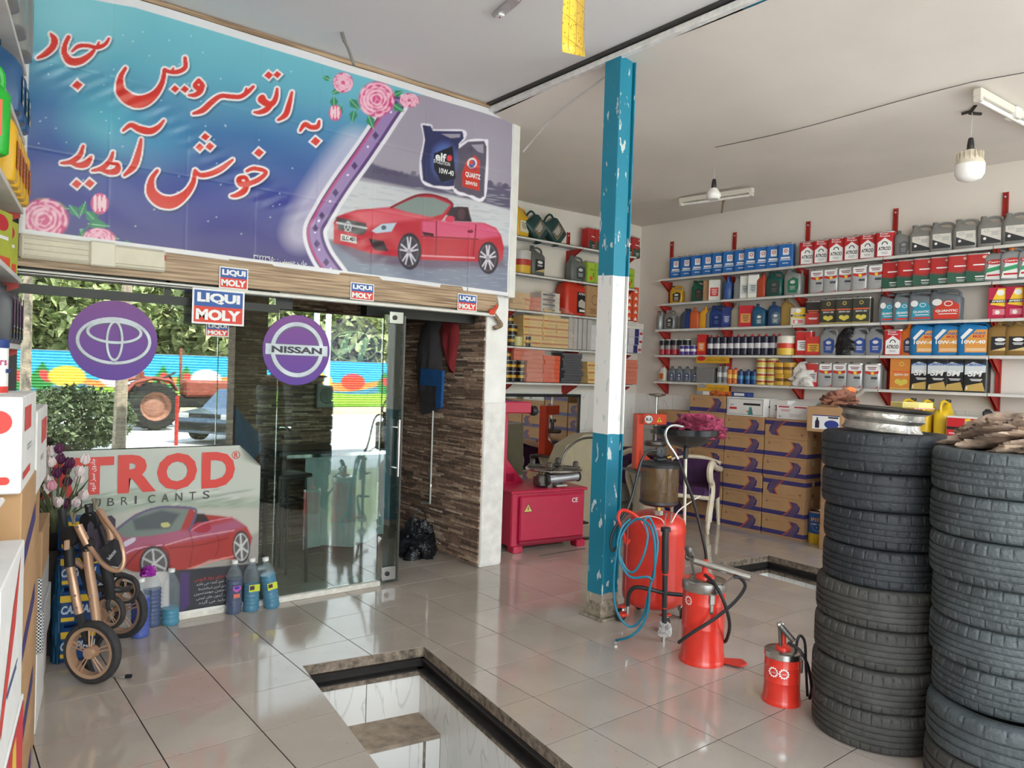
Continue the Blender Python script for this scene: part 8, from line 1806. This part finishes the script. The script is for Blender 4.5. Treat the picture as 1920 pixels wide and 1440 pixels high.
def tubef(a,b,label,broken=False):
    a=Vector(a);b=Vector(b); d=(b-a); L_=d.length; r=empty('tube_light',tuple((a+b)/2),math.atan2(d.y,d.x),label,'light fitting')
    MB().m(mat((216,210,198),.5,noise=.04)).box((0,0,-.03),(L_,.055,.05),.006).build('housing',parent=r); MB().m(mat((224,220,210),.5)).box((0,0,-.045),(.09,.085,.075),.008).build('centre_block',parent=r)
    for s in (-1,1): MB().m(mat((210,204,192),.5)).box((s*(L_/2-.02),.0,-.07),(.035,.05,.04),.005).build('lamp_holder',parent=r)
    if not broken: MB().m(mat((236,234,228),.3)).cyl((-L_/2+.03,0,-.075),(L_/2-.03,0,-.075),.014,12).build('tube',parent=r)
    return r
tubef((6.27,5.10,3.50),(6.40,4.30,3.50),'white double tube fitting under the ceiling near the corner')
tubef((5.26,1.92,3.515),(6.35,1.86,3.515),'white fluorescent tube fitting at the right edge of the ceiling')
P=on('Z',3.50,1341,279);Q=on('Z',3.50,1824,160);R_=on('Z',3.5,1925,140)
tag(MB().m(mat((90,86,80),.6)).tube([(a.x,a.y,zceil(a.x,a.y)-.012) for a in [P.lerp(Q,k/12) for k in range(13)]+[Q.lerp(R_,k/3) for k in (1,2,3)]],.0032,6).build('ceiling_wire'),'thin wire running across the ceiling between the two bulbs','wire')
tag(MB().m(mat((56,50,44),.7,noise=.3)).tube([(5.60,2.05,3.52),(5.70,2.12,3.505),(5.78,2.08,3.51)],.012,6).tube([(5.68,2.1,3.51),(5.66,2.16,3.50)],.01,6).build('tape_joint'),'dark taped wire joint above the large bulb','wire joint')
a=on('Y',5.0,1348,402); tag(MB().m(mat((120,104,80),.6,.3)).tube([(6.42,4.66,3.50),(6.42,4.66,3.44),(6.41,4.67,3.30)],[.014,.012,.008],8).tube([(6.44,4.66,3.42),(6.40,4.66,3.45)],.008).build('ceiling_hook'),'rusty hook hanging from the ceiling by the tube fitting','hook')
tag(MB().m(mat((150,146,140),.5,.4)).tube(spl([(2.075,4.44,3.715),(2.085,4.42,3.66),(2.10,4.39,3.60),(2.125,4.36,3.50)],4),[.012]*5+[.009]*8,8).build('ceiling_hook'),'short bent metal hook hanging above the banner','hook')
# fly paper strip
fly,nt,p=nodemat('fly_paper'); tc=N(nt,'TexCoord');vo=N(nt,'TexVoronoi',i_Scale=55.);nt.links.new(tc.outputs['Object'],vo.inputs[0]);cr=N(nt,'ValToRGB');cr.color_ramp.elements[0].position=.16;cr.color_ramp.elements[0].color=(*lin((110,86,30)),1);cr.color_ramp.elements[1].position=.24;cr.color_ramp.elements[1].color=(*lin((232,190,62)),1);nt.links.new(vo.outputs['Distance'],cr.inputs[0]);nt.links.new(cr.outputs[0],p.inputs['Base Color']);p.inputs['Roughness'].default_value=.2
fr=empty('fly_paper',(2.02,2.2,0),0,'yellow sticky fly paper strip hanging from the ceiling','fly paper'); vs=[];fs=[]
for i in range(21):
    z=2.865+(3.71-2.865)*i/20; a=.25+.25*i/20; w_=.083
    for s in (-1,1): vs.append((s*w_*math.cos(a),s*w_*math.sin(a)+.01*math.sin(i*.4),z+s*.02))
for i in range(20): fs.append((2*i,2*i+1,2*i+3,2*i+2))
o=MB().m(fly).add(vs,fs,True).build('strip',parent=fr); sm=o.modifiers.new('t','SOLIDIFY'); sm.thickness=.001
b=MB().m(flat((150,116,50)))
for i in range(1,20,2):
    z=2.865+(3.71-2.865)*i/20; a=.25+.25*i/20; b.box((0,-.003,z),(.16*math.cos(a),.001,.0015),R=Matrix.Rotation(a,3,'Z'))
for x in (-.04,0,.04): b.box((x,-.010,3.28),(.0012,.001,.82))
tag(b.build('printed_grid',parent=fr),kind='stuff')
# metal fixture near the top edge
P=on('Z',3.69,930,36);Q=on('Z',3.69,985,-10); d=(Q-P); mf=empty('metal_bracket',tuple((P+Q)/2+Vector((0,0,.015))),math.atan2(d.y,d.x),'galvanised lamp bracket on the ceiling at the top edge','bracket')
MB().m(mat((196,196,194),.35,.7)).box((0,0,0),(d.length,.06,.02),.003).build('channel',parent=mf); b=MB().m(mat((226,224,220),.4))
for s in (-1,1): b=MB().m(mat((226,224,220),.4)).box((s*d.length*.36,0,-.014),(.05,.04,.015),.003).m(RD).cyl((s*d.length*.36,0,-.02),(s*d.length*.36,0,-.026),.005,8).build('terminal',parent=mf)
